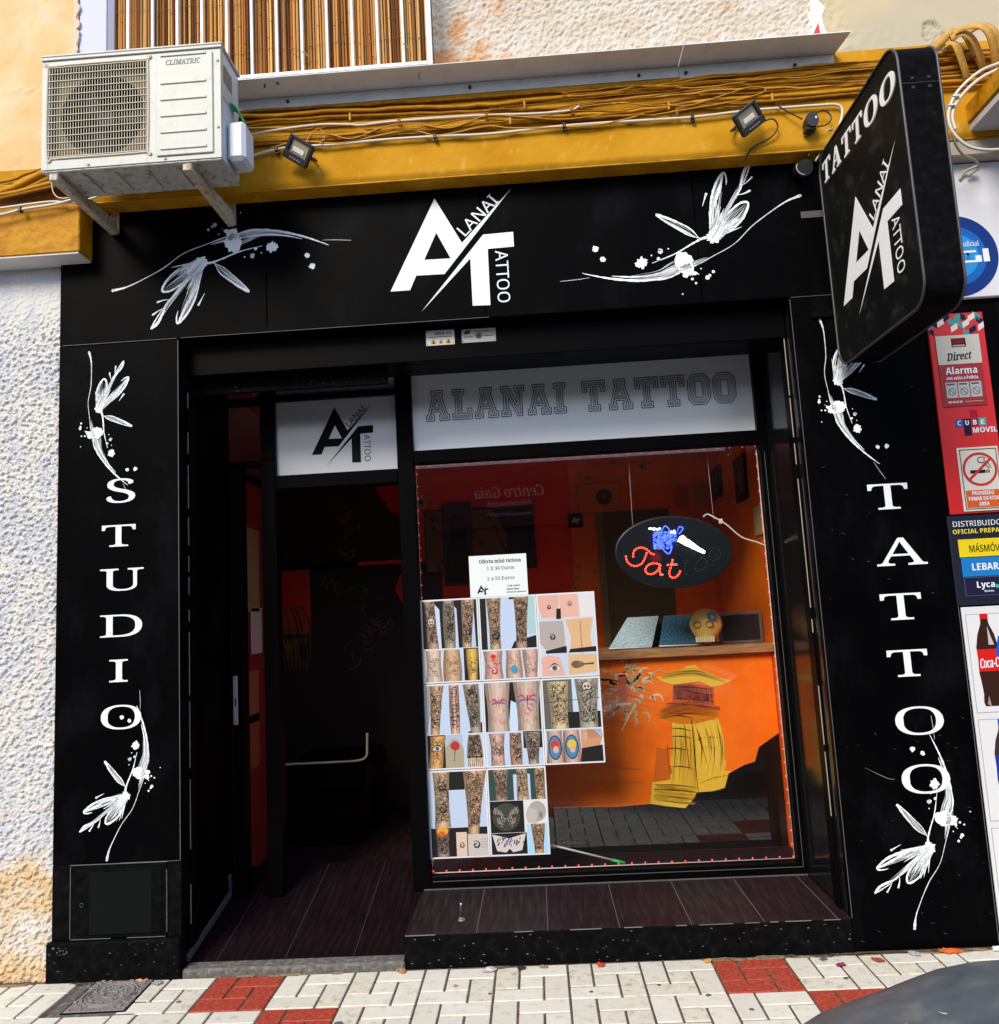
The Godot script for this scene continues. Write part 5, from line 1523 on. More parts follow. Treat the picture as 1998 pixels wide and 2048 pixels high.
	var desc := ["topmost mustard painted cable along the band under the canopy", "thick mustard cable second from the top of the band", "mustard cable dipping in a sag left of the right floodlight", "thin mustard cable between the two thick ones on the band", "thick mustard cable just above the lower white cable", "thin mustard cable hugging the beam just over the lower white cable", "mustard cable rising from the canopy's right half to the projecting sign", "thin mustard cable crossing behind the projecting sign at mid band"]
	for i in yel.size():
		s = stt()
		tube(s, wander(curve(v3(yel[i][0], yel[i][2]), 8), 0.005, i), yel[i][1])
		tag(part("painted_cable", s, [mats.yellow_dark, mats.yellow, mats.yellow_dark, mats.yellow_cable, mats.yellow, mats.yellow_dark, mats.yellow, mats.yellow_cable][i], self), desc[i], "cable", "mustard painted cables along the facade")
	# a tangle of thin leads slung between clips
	rng.seed = 66
	for k in 9:
		var y := 4.15 + 0.024 * k
		var path := []
		var x2 := rng.randf_range(0.95, 1.4) + 0.25 * k
		var end := x2 + rng.randf_range(1.4, 2.6)
		while x2 < end:
			path.append([x2, y + rng.randf_range(-0.022, 0.022)])
			x2 += rng.randf_range(0.14, 0.34)
		s = stt()
		tube(s, wander(curve(v3(path, 0.146 + 0.002 * k), 7), 0.003, 20 + k), rng.randf_range(0.0024, 0.0048), 6)
		tag(part("thin_lead", s, [mats.yellow_cable, mats.yellow_dark, mats.yellow_dark][k % 3], self), ["lowest thin ochre lead in the tangle, starting beside the air conditioner", "second thin lead from the bottom of the cable tangle above the left floodlight", "thin lead weaving just over the upper white cable left of the emblem", "thin ochre lead crossing the upper white cable above the emblem", "thin dark lead in the middle of the cable tangle above the emblem", "thin dark lead sagging between the middle clips under the canopy", "thin ochre lead high in the tangle under the canopy's right half", "thin dark lead second from the top, left of the projecting sign", "topmost thin dark lead, tucked under the canopy's right end"][k], "wire", "thin leads tangled along the cable band")
	var w1 := [[0.8, 4.17], [1.079, 4.213], [1.432, 4.24], [1.631, 4.228], [1.693, 4.22], [1.897, 4.227], [2.341, 4.222], [2.56, 4.211], [2.704, 4.209], [2.79, 4.214], [2.83, 4.232]]
	var w2 := [[0.85, 4.03], [1.117, 4.104], [1.215, 4.125], [1.332, 4.136], [1.55, 4.131], [1.787, 4.137], [2.077, 4.134], [2.364, 4.125], [2.747, 4.138], [3.1, 4.136], [3.406, 4.132], [3.641, 4.143], [3.846, 4.146], [4.075, 4.145], [4.14, 4.14], [4.163, 4.118], [4.158, 4.072], [4.139, 4.02]]
	for q in [[w1, 0.155, 0.0062, "upper white cable ending in a cut tip at mid facade", [[1.892, 4.225], [2.348, 4.219], [2.789, 4.213]]], [w2, 0.142, 0.0072, "long lower white cable clipped with black ties from the air conditioner to the projecting sign", [[1.24, 4.128], [2.074, 4.133], [2.747, 4.138], [3.405, 4.132]]]]:
		var wc := thing("white_cable", q[3], "cable")
		s = stt()
		tube(s, curve(v3(q[0], q[1]), 6), q[2])
		part("sheath", s, mats.white_cable, wc)
		for t in q[4]:
			s = stt()
			bx(s, Vector3(t[0] - 0.008, t[1] - 0.014, q[1] - 0.014), Vector3(t[0] + 0.008, t[1] + 0.013, q[1] + 0.012), 0.003)
			bx(s, Vector3(t[0] - 0.004, t[1] - 0.024, q[1] - 0.012), Vector3(t[0] + 0.014, t[1] - 0.01, q[1] + 0.004), 0.002)
			part("cable_tie", s, mats.black_plastic if q[1] < 0.15 else mats.yellow_dark, wc)
	s = stt()
	tube(s, curve(v3([[1.2, 4.195], [1.497, 4.185], [1.642, 4.147], [1.818, 4.2], [1.964, 4.206], [2.155, 4.164], [2.35, 4.218], [2.559, 4.191], [2.748, 4.165], [2.95, 4.175]], 0.158)), 0.0034, 6)
	tag(part("thin_wire", s, mats.yellow_cable, self), "thin ochre wire waving over and under the upper white cable", "wire")
	s = stt()
	tube(s, curve(v3([[3.289, 4.199], [3.4, 4.19], [3.55, 4.225], [3.7, 4.262], [3.78, 4.25], [3.76, 4.225], [3.6, 4.19], [3.45, 4.175], [3.3, 4.16], [3.2, 4.15]], 0.158)), 0.0036, 6)
	tag(part("thin_wire", s, mats.yellow_cable, self), "looped ochre wire above the right floodlight", "wire")
	for t in [[1.632, 4.282, 0.146], [2.549, 4.272, 0.146], [3.289, 4.199, 0.156], [3.817, 4.205, 0.156], [3.33, 4.168, 0.15], [2.47, 4.185, 0.156]]:
		var cl: String = {1.632: "above the left floodlight", 2.549: "above and right of the emblem", 3.289: "left of the right floodlight, upper", 3.817: "above the black light sensor", 3.33: "left of the right floodlight, lower", 2.47: "on the lower leads over the emblem"}[t[0]]
		tag(box("cable_clip", Vector3(t[0] - 0.006, t[1] - 0.022, t[2] - 0.02), Vector3(t[0] + 0.006, t[1] + 0.022, t[2]), mats.yellow_cable, self), "small mustard clip on the cable band " + cl, "cable clip", "mustard cable clips along the band")
	# the messy cables at the far left
	var lc := thing("left_cable_run", "sagging run of yellow and white cables left of the air conditioner", "cable bundle")
	for q in [[[[-0.9, 3.87], [-0.248, 3.999], [-0.141, 4.031], [-0.001, 4.091], [0.2, 4.16], [0.9, 4.26]], 0.02, 0.15, "y"], [[[-0.9, 3.95], [-0.246, 3.982], [-0.1, 4.0], [0.1, 4.04], [0.5, 4.12]], 0.012, 0.155, "y"], [[[-0.9, 4.03], [-0.248, 4.035], [-0.163, 4.033], [-0.099, 4.05], [0.1, 4.12]], 0.009, 0.14, "y"], [[[-0.9, 4.0], [-0.249, 4.068], [-0.121, 4.101], [0.05, 4.15]], 0.006, 0.13, "d"], [[[-0.9, 3.86], [-0.246, 3.907], [-0.054, 3.92], [0.052, 3.923], [0.197, 3.912], [0.5, 3.99]], 0.0062, 0.155, "w"], [[[-0.9, 3.78], [-0.245, 3.863], [-0.117, 3.886], [0.053, 3.901], [0.18, 3.927], [0.5, 4.02]], 0.007, 0.165, "w"], [[[0.051, 4.03], [0.051, 4.016], [0.06, 3.967], [0.086, 3.936], [0.129, 3.929], [0.171, 3.939], [0.2, 3.96]], 0.003, 0.17, "w"], [[[-0.3, 3.95], [-0.1, 3.98], [0.08, 4.01], [0.3, 4.05]], 0.008, 0.16, "d"]]:
		s = stt()
		tube(s, curve(v3(q[0], q[2])), q[1])
		part("cable", s, {"y": mats.yellow, "w": mats.white_cable, "d": mats.yellow_dark}[q[3]], lc)
	s = stt()
	bx(s, Vector3(-0.127, 3.872, 0.15), Vector3(-0.11, 3.9, 0.178), 0.003)
	part("cable_tie", s, mats.black_plastic, lc)
	# floodlights
	floodlight(Vector3(1.377, 4.063, 0.215), -0.62, "left floodlight, small black lamp tilted on the beam by the air conditioner")
	floodlight(Vector3(3.667, 4.055, 0.215), 0.63, "right floodlight, small black lamp tilted the other way near the projecting sign")
	s = stt()
	tube(s, curve([Vector3(3.72, 4.05, 0.16), Vector3(3.80, 4.08, 0.16), Vector3(3.83, 4.04, 0.15), Vector3(3.79, 3.99, 0.14), Vector3(3.70, 3.95, 0.13), Vector3(3.66, 3.90, 0.10)]), 0.0042, 6)
	tag(part("lamp_lead", s, mats.black_plastic, self), "black lead curling down from the right floodlight", "cable")
	s = stt()
	tube(s, curve([Vector3(1.40, 4.12, 0.17), Vector3(1.42, 4.18, 0.16), Vector3(1.47, 4.22, 0.155), Vector3(1.5, 4.17, 0.155), Vector3(1.47, 4.13, 0.16)]), 0.003, 6)
	tag(part("lamp_lead", s, mats.yellow_cable, self), "ochre lead looping up from the left floodlight", "cable")
	# black photocell with its lead
	var ph := thing("light_sensor", "small black light sensor hanging from leads right of the right floodlight", "sensor", Vector3(3.993, 4.045, 0.16))
	s = stt()
	var c8 := []
	for a in 10:
		c8.append(Vector2(cos(TAU * a / 10) * 0.032, sin(TAU * a / 10) * 0.04))
	prism(s, c8, -0.03, 0.03)
	bx(s, Vector3(-0.035, -0.05, -0.03), Vector3(0.02, -0.03, 0.02), 0.004)
	part("body", s, mats.black_plastic, ph)
	s = stt()
	bx(s, Vector3(0.012, 0.0, 0.03), Vector3(0.022, 0.012, 0.034), 0.002)
	part("lens", s, mats.rail, ph)
	s = stt()
	tube(s, curve([Vector3(-0.176, 0.146, -0.015), Vector3(-0.13, 0.092, -0.01), Vector3(-0.04, 0.02, 0.0)]), 0.004, 6)
	tube(s, curve([Vector3(0.02, 0.04, 0), Vector3(0.071, 0.06, 0), Vector3(0.105, 0.022, 0), Vector3(0.082, -0.016, 0), Vector3(0.03, -0.027, 0)]), 0.004, 6)
	part("lead", s, mats.black_plastic, ph)
	# small lamp on the fascia beside the sign and its white lead
	var sl := thing("spot_camera", "small dark round camera under the beam beside the projecting sign", "camera", Vector3(3.965, 3.86, 0.03))
	s = stt()
	var ring := []
	for a in 14:
		ring.append(Vector2(cos(TAU * a / 14) * 0.042, sin(TAU * a / 14) * 0.042))
	prism(s, ring, 0.0, 0.07, Basis(Vector3.RIGHT, 0.3))
	part("body", s, mats.black_plastic, sl)
	s = stt()
	var cc := []
	for a in range(10, 19):
		cc.append(Vector3(cos(TAU * a / 24) * 0.04 - 0.004, sin(TAU * a / 24) * 0.04 - 0.02, 0.07))
	tube(s, cc, 0.0025, 5)
	part("rim", s, mat(0.4, 0.4, 0.42, 0.4), sl)
	s = stt()
	tube(s, curve([Vector3(0.15, 0.165, 0.1), Vector3(0.1, 0.15, 0.08), Vector3(0.06, 0.11, 0.06), Vector3(0.03, 0.05, 0.05)]), 0.003, 6)
	tube(s, [Vector3(0.062, 0.02, 0.05), Vector3(0.09, 0.06, 0.05)], 0.004, 6)
	part("lead", s, mats.white_cable, sl)
	tag(box("grey_label", Vector3(3.955, 3.614, 0.0), Vector3(4.07, 3.65, 0.0022), mat(0.06, 0.06, 0.065, 0.6), self, 0.0), "faded grey label on the fascia left of the projecting sign", "label")
	projecting_sign()
	# metal plates on the shutter box
	for q in [[1.953, 3.093, 2.107, 3.177, "left metal warning plate on the shutter box, with yellow triangles"], [2.145, 3.096, 2.328, 3.171, "right metal plate on the shutter box, grey with a round seal"]]:
		var left: bool = q[0] < 2.0
		var pl := thing("shutter_plate", q[4], "metal plate", Vector3((q[0] + q[2]) / 2, (q[1] + q[3]) / 2, -0.0995))
		var hw: float = (q[2] - q[0]) / 2
		var hh: float = (q[3] - q[1]) / 2
		box("plate", Vector3(-hw, -hh, 0), Vector3(hw, hh, 0.003), mat(0.5, 0.5, 0.49, 0.4, 0.2) if left else mat(0.33, 0.33, 0.31, 0.4, 0.2), pl, 0.001)
		var p := Pr.new()
		var dk := Color(0.03, 0.03, 0.03)
		for cx in [-hw + 0.008, hw - 0.008]:
			for cy in [-hh + 0.008, hh - 0.008]:
				p.disc(Vector2(cx, cy), 0.003, 0.003, dk, 1, 8)
		if left:
			for i in 3:
				p.poly([Vector2(-0.055 + i * 0.04, -0.035), Vector2(-0.02 + i * 0.04, -0.035), Vector2(-0.0375 + i * 0.04, -0.006)], Color(0.55, 0.3, 0.01) if i != 1 else Color(0.5, 0.45, 0.4), 1)
				p.poly([Vector2(-0.044 + i * 0.04, -0.032), Vector2(-0.031 + i * 0.04, -0.032), Vector2(-0.0375 + i * 0.04, -0.015)], dk if i != 1 else Color(0.4, 0.03, 0.02), 2)
			p.rect(-0.06, 0.002, 0.06, 0.005, dk, 1)
		else:
			p.disc(Vector2(0.0, -0.003), 0.016, 0.016, dk, 1)
			p.ring(Vector2(0.0, -0.003), 0.008, 0.011, Color(0.25, 0.25, 0.24), 2, 16)
			p.poly(v2([[-0.08, 0.01], [-0.05, 0.01], [-0.042, 0.03], [-0.072, 0.03]]), dk, 1)
			for l in [[-0.078, -0.008, -0.03], [0.025, -0.006, 0.08]]:
				p.rect(l[0], l[1], l[2], l[1] + 0.004, dk, 1)
		press("plate_print", p, pl).position.z = 0.0032
		if left:
			words("lettering", "MELA, S.L.", font("Droid Sans", true), Vector3(0.018, 0.022, 0.0035), 0.09, 0.016, mats.ink, pl)
		else:
			words("lettering", "Cierres metálicos", font("Droid Sans"), Vector3(0.025, 0.022, 0.0035), 0.1, 0.012, mats.ink, pl)

func wander(pts: Array, amp: float, sd: int) -> Array:
	for i in pts.size():
		var v: Vector3 = pts[i]
		pts[i] = v + Vector3(0, amp * (noise.get_noise_2d(v.x * 130.0, sd * 71.0) * 2.0 + noise.get_noise_2d(v.x * 420.0, sd * 71.0 + 9.0)), absf(noise.get_noise_2d(v.x * 200.0, sd * 33.0)) * amp * 1.5)
	return pts

func air_conditioner() -> void:
	var x0 := 0.24
	var x1 := 1.108
	var y0 := 3.848
	var y1 := 4.418
	var zf := 0.56
	var zb := 0.325
	var a := thing("air_conditioner", "weathered off-white outdoor air conditioner unit carried on two rusty wall brackets", "air conditioner", Vector3.ZERO)
	# casing as a shell round the fan opening
	var fx0 := 0.272
	var fx1 := 0.752
	var fy0 := 3.905
	var fy1 := 4.37
	for q in [[x0, y0, fx0, y1], [fx1, y0, x1, y1], [fx0, y0, fx1, fy0], [fx0, fy1, fx1, y1]]:
		box("front_panel", Vector3(q[0], q[1], zf - 0.03), Vector3(q[2], q[3], zf), mats.casing, a, 0.001)
	box("side_panel", Vector3(x0 + 0.002, y0 + 0.004, zb), Vector3(x0 + 0.02, y1 - 0.004, zf - 0.031), mats.casing, a, 0.003)
	box("side_panel", Vector3(x1 - 0.022, y0 + 0.004, zb), Vector3(x1 - 0.002, y1 - 0.004, zf - 0.031), mat(0.52, 0.57, 0.63, 0.5), a, 0.003)
	box("top_cover", Vector3(x0 - 0.006, y1 + 0.001, zb - 0.01), Vector3(x1 + 0.008, y1 + 0.016, zf + 0.008), mats.casing, a, 0.005)
	box("top_lip", Vector3(x0 - 0.006, y1 - 0.014, zf + 0.0005), Vector3(x1 + 0.008, y1 + 0.0005, zf + 0.008), mats.casing, a, 0.002)
	box("base_pan", Vector3(x0 + 0.002, y0 - 0.012, zb - 0.005), Vector3(x1 - 0.002, y0 - 0.0005, zf - 0.003), mats.casing_dirty, a, 0.004)
	var s := stt()
	for i in 4:
		bx(s, Vector3(0.42 + i * 0.15, y0 - 0.02, zb + 0.03), Vector3(0.44 + i * 0.15, y0 - 0.011, zf - 0.04), 0.006)
	part("pan_ribs", s, mats.casing_dirty, a)
	box("coil", Vector3(x0 + 0.022, y0 + 0.01, zb + 0.005), Vector3(x1 - 0.024, y1 - 0.01, zb + 0.02), mat(0.05, 0.05, 0.05, 0.7), a, 0.0)
	box("fan_well", Vector3(fx0, fy0, zb + 0.04), Vector3(fx1, fy1, zb + 0.05), mat(0.004, 0.004, 0.004, 0.9), a, 0.0)
	# round shroud and the fan
	s = stt()
	s.set_smooth_group(0)
	var corners := stt()
	corners.set_smooth_group(0)
	var c := Vector3((fx0 + fx1) / 2, (fy0 + fy1) / 2, 0)
	for i in 40:
		var p := Vector2.from_angle(TAU * i / 40) * 0.205
		var q := Vector2.from_angle(TAU * (i + 1) / 40) * 0.205
		var z0 := zb + 0.06
		var z1 := zf - 0.045
		quad_out(s, c + Vector3(p.x, p.y, z0), c + Vector3(q.x, q.y, z0), c + Vector3(q.x, q.y, z1), c + Vector3(p.x, p.y, z1), c + Vector3(p.x, p.y, z0) * 2.0)
		var p2 := p * 1.0
		var lim := func(v: Vector2) -> Vector2: return v / maxf(absf(v.x) / 0.24, absf(v.y) / 0.2325)
		var e1: Vector2 = lim.call(p)
		var e2: Vector2 = lim.call(q)
		quad_out(corners, c + Vector3(p2.x, p2.y, z1), c + Vector3(q.x, q.y, z1), c + Vector3(e2.x, e2.y, z1), c + Vector3(e1.x, e1.y, z1), c - Vector3(0, 0, 5))
	part("shroud", s, mat(0.02, 0.018, 0.014, 0.9), a)
	part("shroud_plate", corners, mat(0.15, 0.12, 0.07, 0.8), a)
	s = stt()
	for k in 3:
		var ang := TAU * k / 3 + 0.4
		s.set_smooth_group(-1)
		var q := []
		for t in [[0.04, -0.3, 0.03], [0.19, -0.55, 0.045], [0.198, 0.15, -0.01], [0.04, 0.5, -0.02]]:
			q.append(c + Vector3(cos(ang + t[1]) * t[0], sin(ang + t[1]) * t[0], zb + 0.11 + t[2]))
		quad_out(s, q[0], q[1], q[2], q[3], c - Vector3(0, 0, 5))
		for v in 4:
			q[v].z -= 0.004
		quad_out(s, q[0], q[1], q[2], q[3], c + Vector3(0, 0, 5))
	var hub := []
	for k in 12:
		hub.append(Vector2(c.x + cos(TAU * k / 12) * 0.045, c.y + sin(TAU * k / 12) * 0.045))
	prism(s, hub, zb + 0.07, zb + 0.16)
	part("fan", s, mats.dark_void, a)
	# wire grille
	s = stt()
	var n := 36
	for i in n + 1:
		var x := lerpf(fx0 + 0.004, fx1 - 0.004, float(i) / n)
		bx(s, Vector3(x - 0.0012, fy0, zf - 0.0005), Vector3(x + 0.0012, fy1, zf + 0.0015), 0.0)
	for i in 14:
		var y := lerpf(fy0 + 0.004, fy1 - 0.004, float(i) / 13)
		bx(s, Vector3(fx0, y - 0.0014, zf + 0.0018), Vector3(fx1, y + 0.0014, zf + 0.005), 0.0)
	part("grille", s, mat(0.50, 0.46, 0.34, 0.5), a)
	s = stt()
	tube(s, curve([Vector3(fx0 + 0.02, fy0 - 0.004, zf + 0.001), Vector3(fx1 - 0.02, fy0 - 0.004, zf + 0.001), Vector3(fx1 + 0.004, fy0 + 0.02, zf + 0.001), Vector3(fx1 + 0.004, fy1 - 0.02, zf + 0.001), Vector3(fx1 - 0.02, fy1 + 0.004, zf + 0.001), Vector3(fx0 + 0.02, fy1 + 0.004, zf + 0.001), Vector3(fx0 - 0.004, fy1 - 0.02, zf + 0.001), Vector3(fx0 - 0.004, fy0 + 0.02, zf + 0.001), Vector3(fx0 + 0.02, fy0 - 0.004, zf + 0.001)], 8), 0.006, 6)
	part("grille_rim", s, mat(0.48, 0.45, 0.35, 0.5), a)
	# service panel with pressed ribs and the maker's lettering
	var sp := box("service_panel", Vector3(0.80, 3.872, zf + 0.0005), Vector3(1.072, 4.388, zf + 0.008), mats.casing, a, 0.007)
	for i in 6:
		var y := 3.9 + [0, 0.083, 0.166, 0.249, 0.332, 0.474][i] as float
		box("rib", Vector3(0.82, y, zf + 0.008), Vector3(1.042, y + 0.013, zf + 0.0125), mats.casing, sp, 0.004)
		box("groove", Vector3(0.822, y - 0.003, zf + 0.0075), Vector3(1.04, y - 0.0005, zf + 0.0088), mat(0.3, 0.3, 0.27, 0.7), sp, 0.0)
	words("lettering", "CLIMATRIC", font("Droid Serif", false, true), Vector3(0.93, 4.343, zf + 0.0085), 0.165, 0.026, mat(0.03, 0.03, 0.03, 0.5), sp, 0.0, 0.22)
	var screws := stt()
	for q in [[0.47, 3.86], [0.84, 3.86], [1.095, 4.34], [1.095, 4.0]]:
		bx(screws, Vector3(q[0] - 0.006, q[1] - 0.006, zf), Vector3(q[0] + 0.006, q[1] + 0.006, zf + 0.004), 0.003)
	part("screws", screws, mat(0.3, 0.24, 0.18, 0.5), a)
	# side: hand hold, valve cover, pipes
	box("hand_hold", Vector3(x1 - 0.001, 4.255, 0.42), Vector3(x1 + 0.002, 4.345, 0.52), mat(0.2, 0.18, 0.14, 0.6), a, 0.0005)
	box("side_plate", Vector3(x1 - 0.002, 4.17, 0.40), Vector3(x1 + 0.003, 4.25, 0.535), mats.casing, a, 0.001)
	box("valve_cover", Vector3(x1 + 0.001, 3.87, 0.36), Vector3(x1 + 0.09, 4.07, 0.50), mat(0.58, 0.63, 0.7, 0.45), a, 0.018)
	s = stt()
	for k in 3:
		tube(s, curve([Vector3(x1 - 0.002, 4.19 - k * 0.006, 0.46 - k * 0.02), Vector3(x1 + 0.03, 4.17, 0.44 - k * 0.02), Vector3(x1 + 0.062, 4.10, 0.42 - k * 0.015), Vector3(x1 + 0.07, 4.05, 0.41 - k * 0.012)]), 0.006, 6)
	part("green_wires", s, mat(0.02, 0.27, 0.1, 0.5), a)
	s = stt()
	tube(s, curve([Vector3(0.30, y0 - 0.005, 0.30), Vector3(0.36, y0 + 0.015, 0.3), Vector3(0.42, y0 + 0.03, 0.3)]), 0.005, 6)
	tube(s, curve([Vector3(0.30, y0 - 0.012, 0.31), Vector3(0.34, y0 - 0.02, 0.3), Vector3(0.32, y0 + 0.01, 0.2)]), 0.004, 6)
	part("drain_wires", s, mat(0.1, 0.3, 0.07, 0.5), a)
	# brackets
	for q in [[0.302, "left rusty off-white wall bracket under the air conditioner"], [0.944, "right rusty off-white wall bracket under the air conditioner, its foot by the ink flower"]]:
		var b := thing("wall_bracket", q[1], "bracket", Vector3(q[0], 0, 0))
		box("back_plate", Vector3(-0.024, 3.80, 0.001), Vector3(0.024, 4.12, 0.006), mats.bracket, b, 0.002)
		box("arm", Vector3(-0.02, y0 - 0.056, 0.004), Vector3(0.02, y0 - 0.0215, 0.565), mats.bracket, b, 0.003)
		for d in [-0.021, 0.017]:
			s = stt()
			prism(s, [Vector2(0.004, 3.80), Vector2(0.045, 3.80), Vector2(0.56, 3.775 + 0.045), Vector2(0.56, 3.826), Vector2(0.49, 3.826), Vector2(0.02, 3.86)], d, d + 0.004, Basis(Vector3(0, 0, 1), Vector3(0, 1, 0), Vector3(1, 0, 0)))
			part("flange", s, mats.bracket, b)

func floodlight(at: Vector3, roll: float, label: String) -> void:
	var f := thing("floodlight", label, "floodlight", at, "floodlights on the beam")
	f.basis = Basis(Vector3(0, 0, 1), roll) * Basis(Vector3.RIGHT, 0.42)
	var s := stt()
	bx(s, Vector3(-0.072, -0.06, -0.018), Vector3(0.072, 0.06, 0.0), 0.008)
	bx(s, Vector3(-0.072, 0.045, 0.0), Vector3(0.072, 0.06, 0.014), 0.004)
	bx(s, Vector3(-0.072, -0.06, 0.0), Vector3(0.072, -0.02, 0.014), 0.004)
	bx(s, Vector3(-0.072, -0.02, 0.0), Vector3(-0.052, 0.045, 0.014), 0.004)
	bx(s, Vector3(0.052, -0.02, 0.0), Vector3(0.072, 0.045, 0.014), 0.004)
	part("housing", s, mats.black_plastic, f)
	box("reflector", Vector3(-0.052, -0.02, 0.0), Vector3(0.052, 0.045, 0.002), mat(0.4, 0.33, 0.24, 0.3, 0.4), f, 0.0)
	box("led_chip", Vector3(-0.034, -0.012, 0.002), Vector3(0.034, 0.012, 0.006), mat(0.62, 0.64, 0.6, 0.4), f, 0.002)
	s = stt()
	for k in 5:
		bx(s, Vector3(-0.03 + k * 0.014, -0.046, 0.0135), Vector3(-0.021 + k * 0.014, -0.04, 0.0148), 0.0)
	part("rating_print", s, mat(0.25, 0.25, 0.25, 0.6), f)
	s = stt()
	tube(s, [Vector3(-0.078, 0.0, -0.01), Vector3(-0.078, 0.0, -0.06), Vector3(-0.04, 0.0, -0.085), Vector3(0.04, 0.0, -0.085), Vector3(0.078, 0.0, -0.06), Vector3(0.078, 0.0, -0.01)], 0.006, 6)
	part("mount", s, mats.black_plastic, f)

func rounded(x0: float, y0: float, x1: float, y1: float, r: float) -> Array:
	var q := []
	for k in [[x1 - r, y0 + r, -PI / 2], [x1 - r, y1 - r, 0.0], [x0 + r, y1 - r, PI / 2], [x0 + r, y0 + r, PI]]:
		for i in 9:
			var a: float = k[2] + PI / 2 * i / 8
			q.append(Vector2(k[0] + cos(a) * r, k[1] + sin(a) * r))
	return q

func projecting_sign() -> void:
	var g := thing("projecting_sign", "black double sided box sign standing out from the right pillar with white emblem and lettering", "sign", Vector3(4.026, 0, 0))
	var side := Basis(Vector3(0, 0, 1), Vector3(0, 1, 0), Vector3(-1, 0, 0))
	var s := stt()
	prism(s, rounded(0.105, 2.768, 0.985, 3.872, 0.1), -0.16, -0.012, side)
	part("case", s, mats.black_dirty, g)
	for e in [-0.012, -0.164]:
		s = stt()
		prism(s, rounded(0.112, 2.775, 0.978, 3.865, 0.096), e, e + 0.004, side)
		part("face", s, noisy([lin(0.004, 0.004, 0.004), lin(0.007, 0.007, 0.0068), lin(0.03, 0.03, 0.029)], [0.0, 0.66, 1.0], 0.01, 5, Vector3(1.2, 1.2, 1.2), 0.5, 87, 0.2), g)
	for e in [-0.006, -0.162]:
		s = stt()
		var q := []
		for v in rounded(0.105, 2.768, 0.985, 3.872, 0.1):
			q.append(Vector3(e * -1.0 - 0.0, v.y, v.x))
		q.append(q[0])
		tube(s, q, 0.006, 6)
		part("edge_trim", s, mat(0.045, 0.046, 0.05, 0.4, 0.2), g)
	s = stt()
	for z in [-0.055, -0.12]:
		for y in [3.695, 3.655]:
			bx(s, Vector3(-z - 0.007, y - 0.007, 0.984), Vector3(-z + 0.007, y + 0.007, 0.9885), 0.003)
	bx(s, Vector3(0.012, 3.674, 0.9846), Vector3(0.158, 3.677, 0.9858), 0.0)
	part("rivets", s, mat(0.02, 0.02, 0.022, 0.35, 0.3), g)
	# marks on the face towards the street's left
	var at := func(z: float, y: float) -> Vector3: return Vector3(-0.0008 + 0.0, y, z)
	var wh := mat(0.88, 0.9, 0.9, 0.5)
	emblem(g, Vector3(0.0072, 3.21, 0.566), 1.0, 0.85, wh, side)
	for l in g.get_children():
		if String(l.name).begins_with("letter"):
			l.position.x -= 0.0004
	var tw := [0.0, 0.118, 0.25, 0.375, 0.50, 0.66, 0.825]
	for i in 6:
		var z: float = 0.13 + (tw[i] + tw[i + 1]) / 2
		var h := 0.105
		var w: float = (tw[i + 1] - tw[i]) * 0.86
		var y: float = 3.768 - 0.045 * (tw[i] / 0.8)
		words("letter", "TATTOO"[i], font("Droid Serif", true), Vector3(0.0074, y, z), w, h, wh, g, 0.0, 0.12, side)
		words("letter_shadow", "TATTOO"[i], font("Droid Serif", true), Vector3(0.0079, y - 0.006, z + 0.007), w, h, mat(0.25, 0.25, 0.26, 0.5), g, 0.0, 0.12, side, 0.0004)
	# wall arms
	for y in [3.09, 3.62]:
		box("wall_arm", Vector3(0.05, y - 0.02, 0.001), Vector3(0.12, y + 0.02, 0.13), mats.black_plastic, g, 0.004)
		if y > 3.5:
			continue
		box("arm_plate", Vector3(-0.075, y - 0.022, 0.001), Vector3(0.05, y + 0.012, 0.02), mats.black_dirty, g, 0.004)

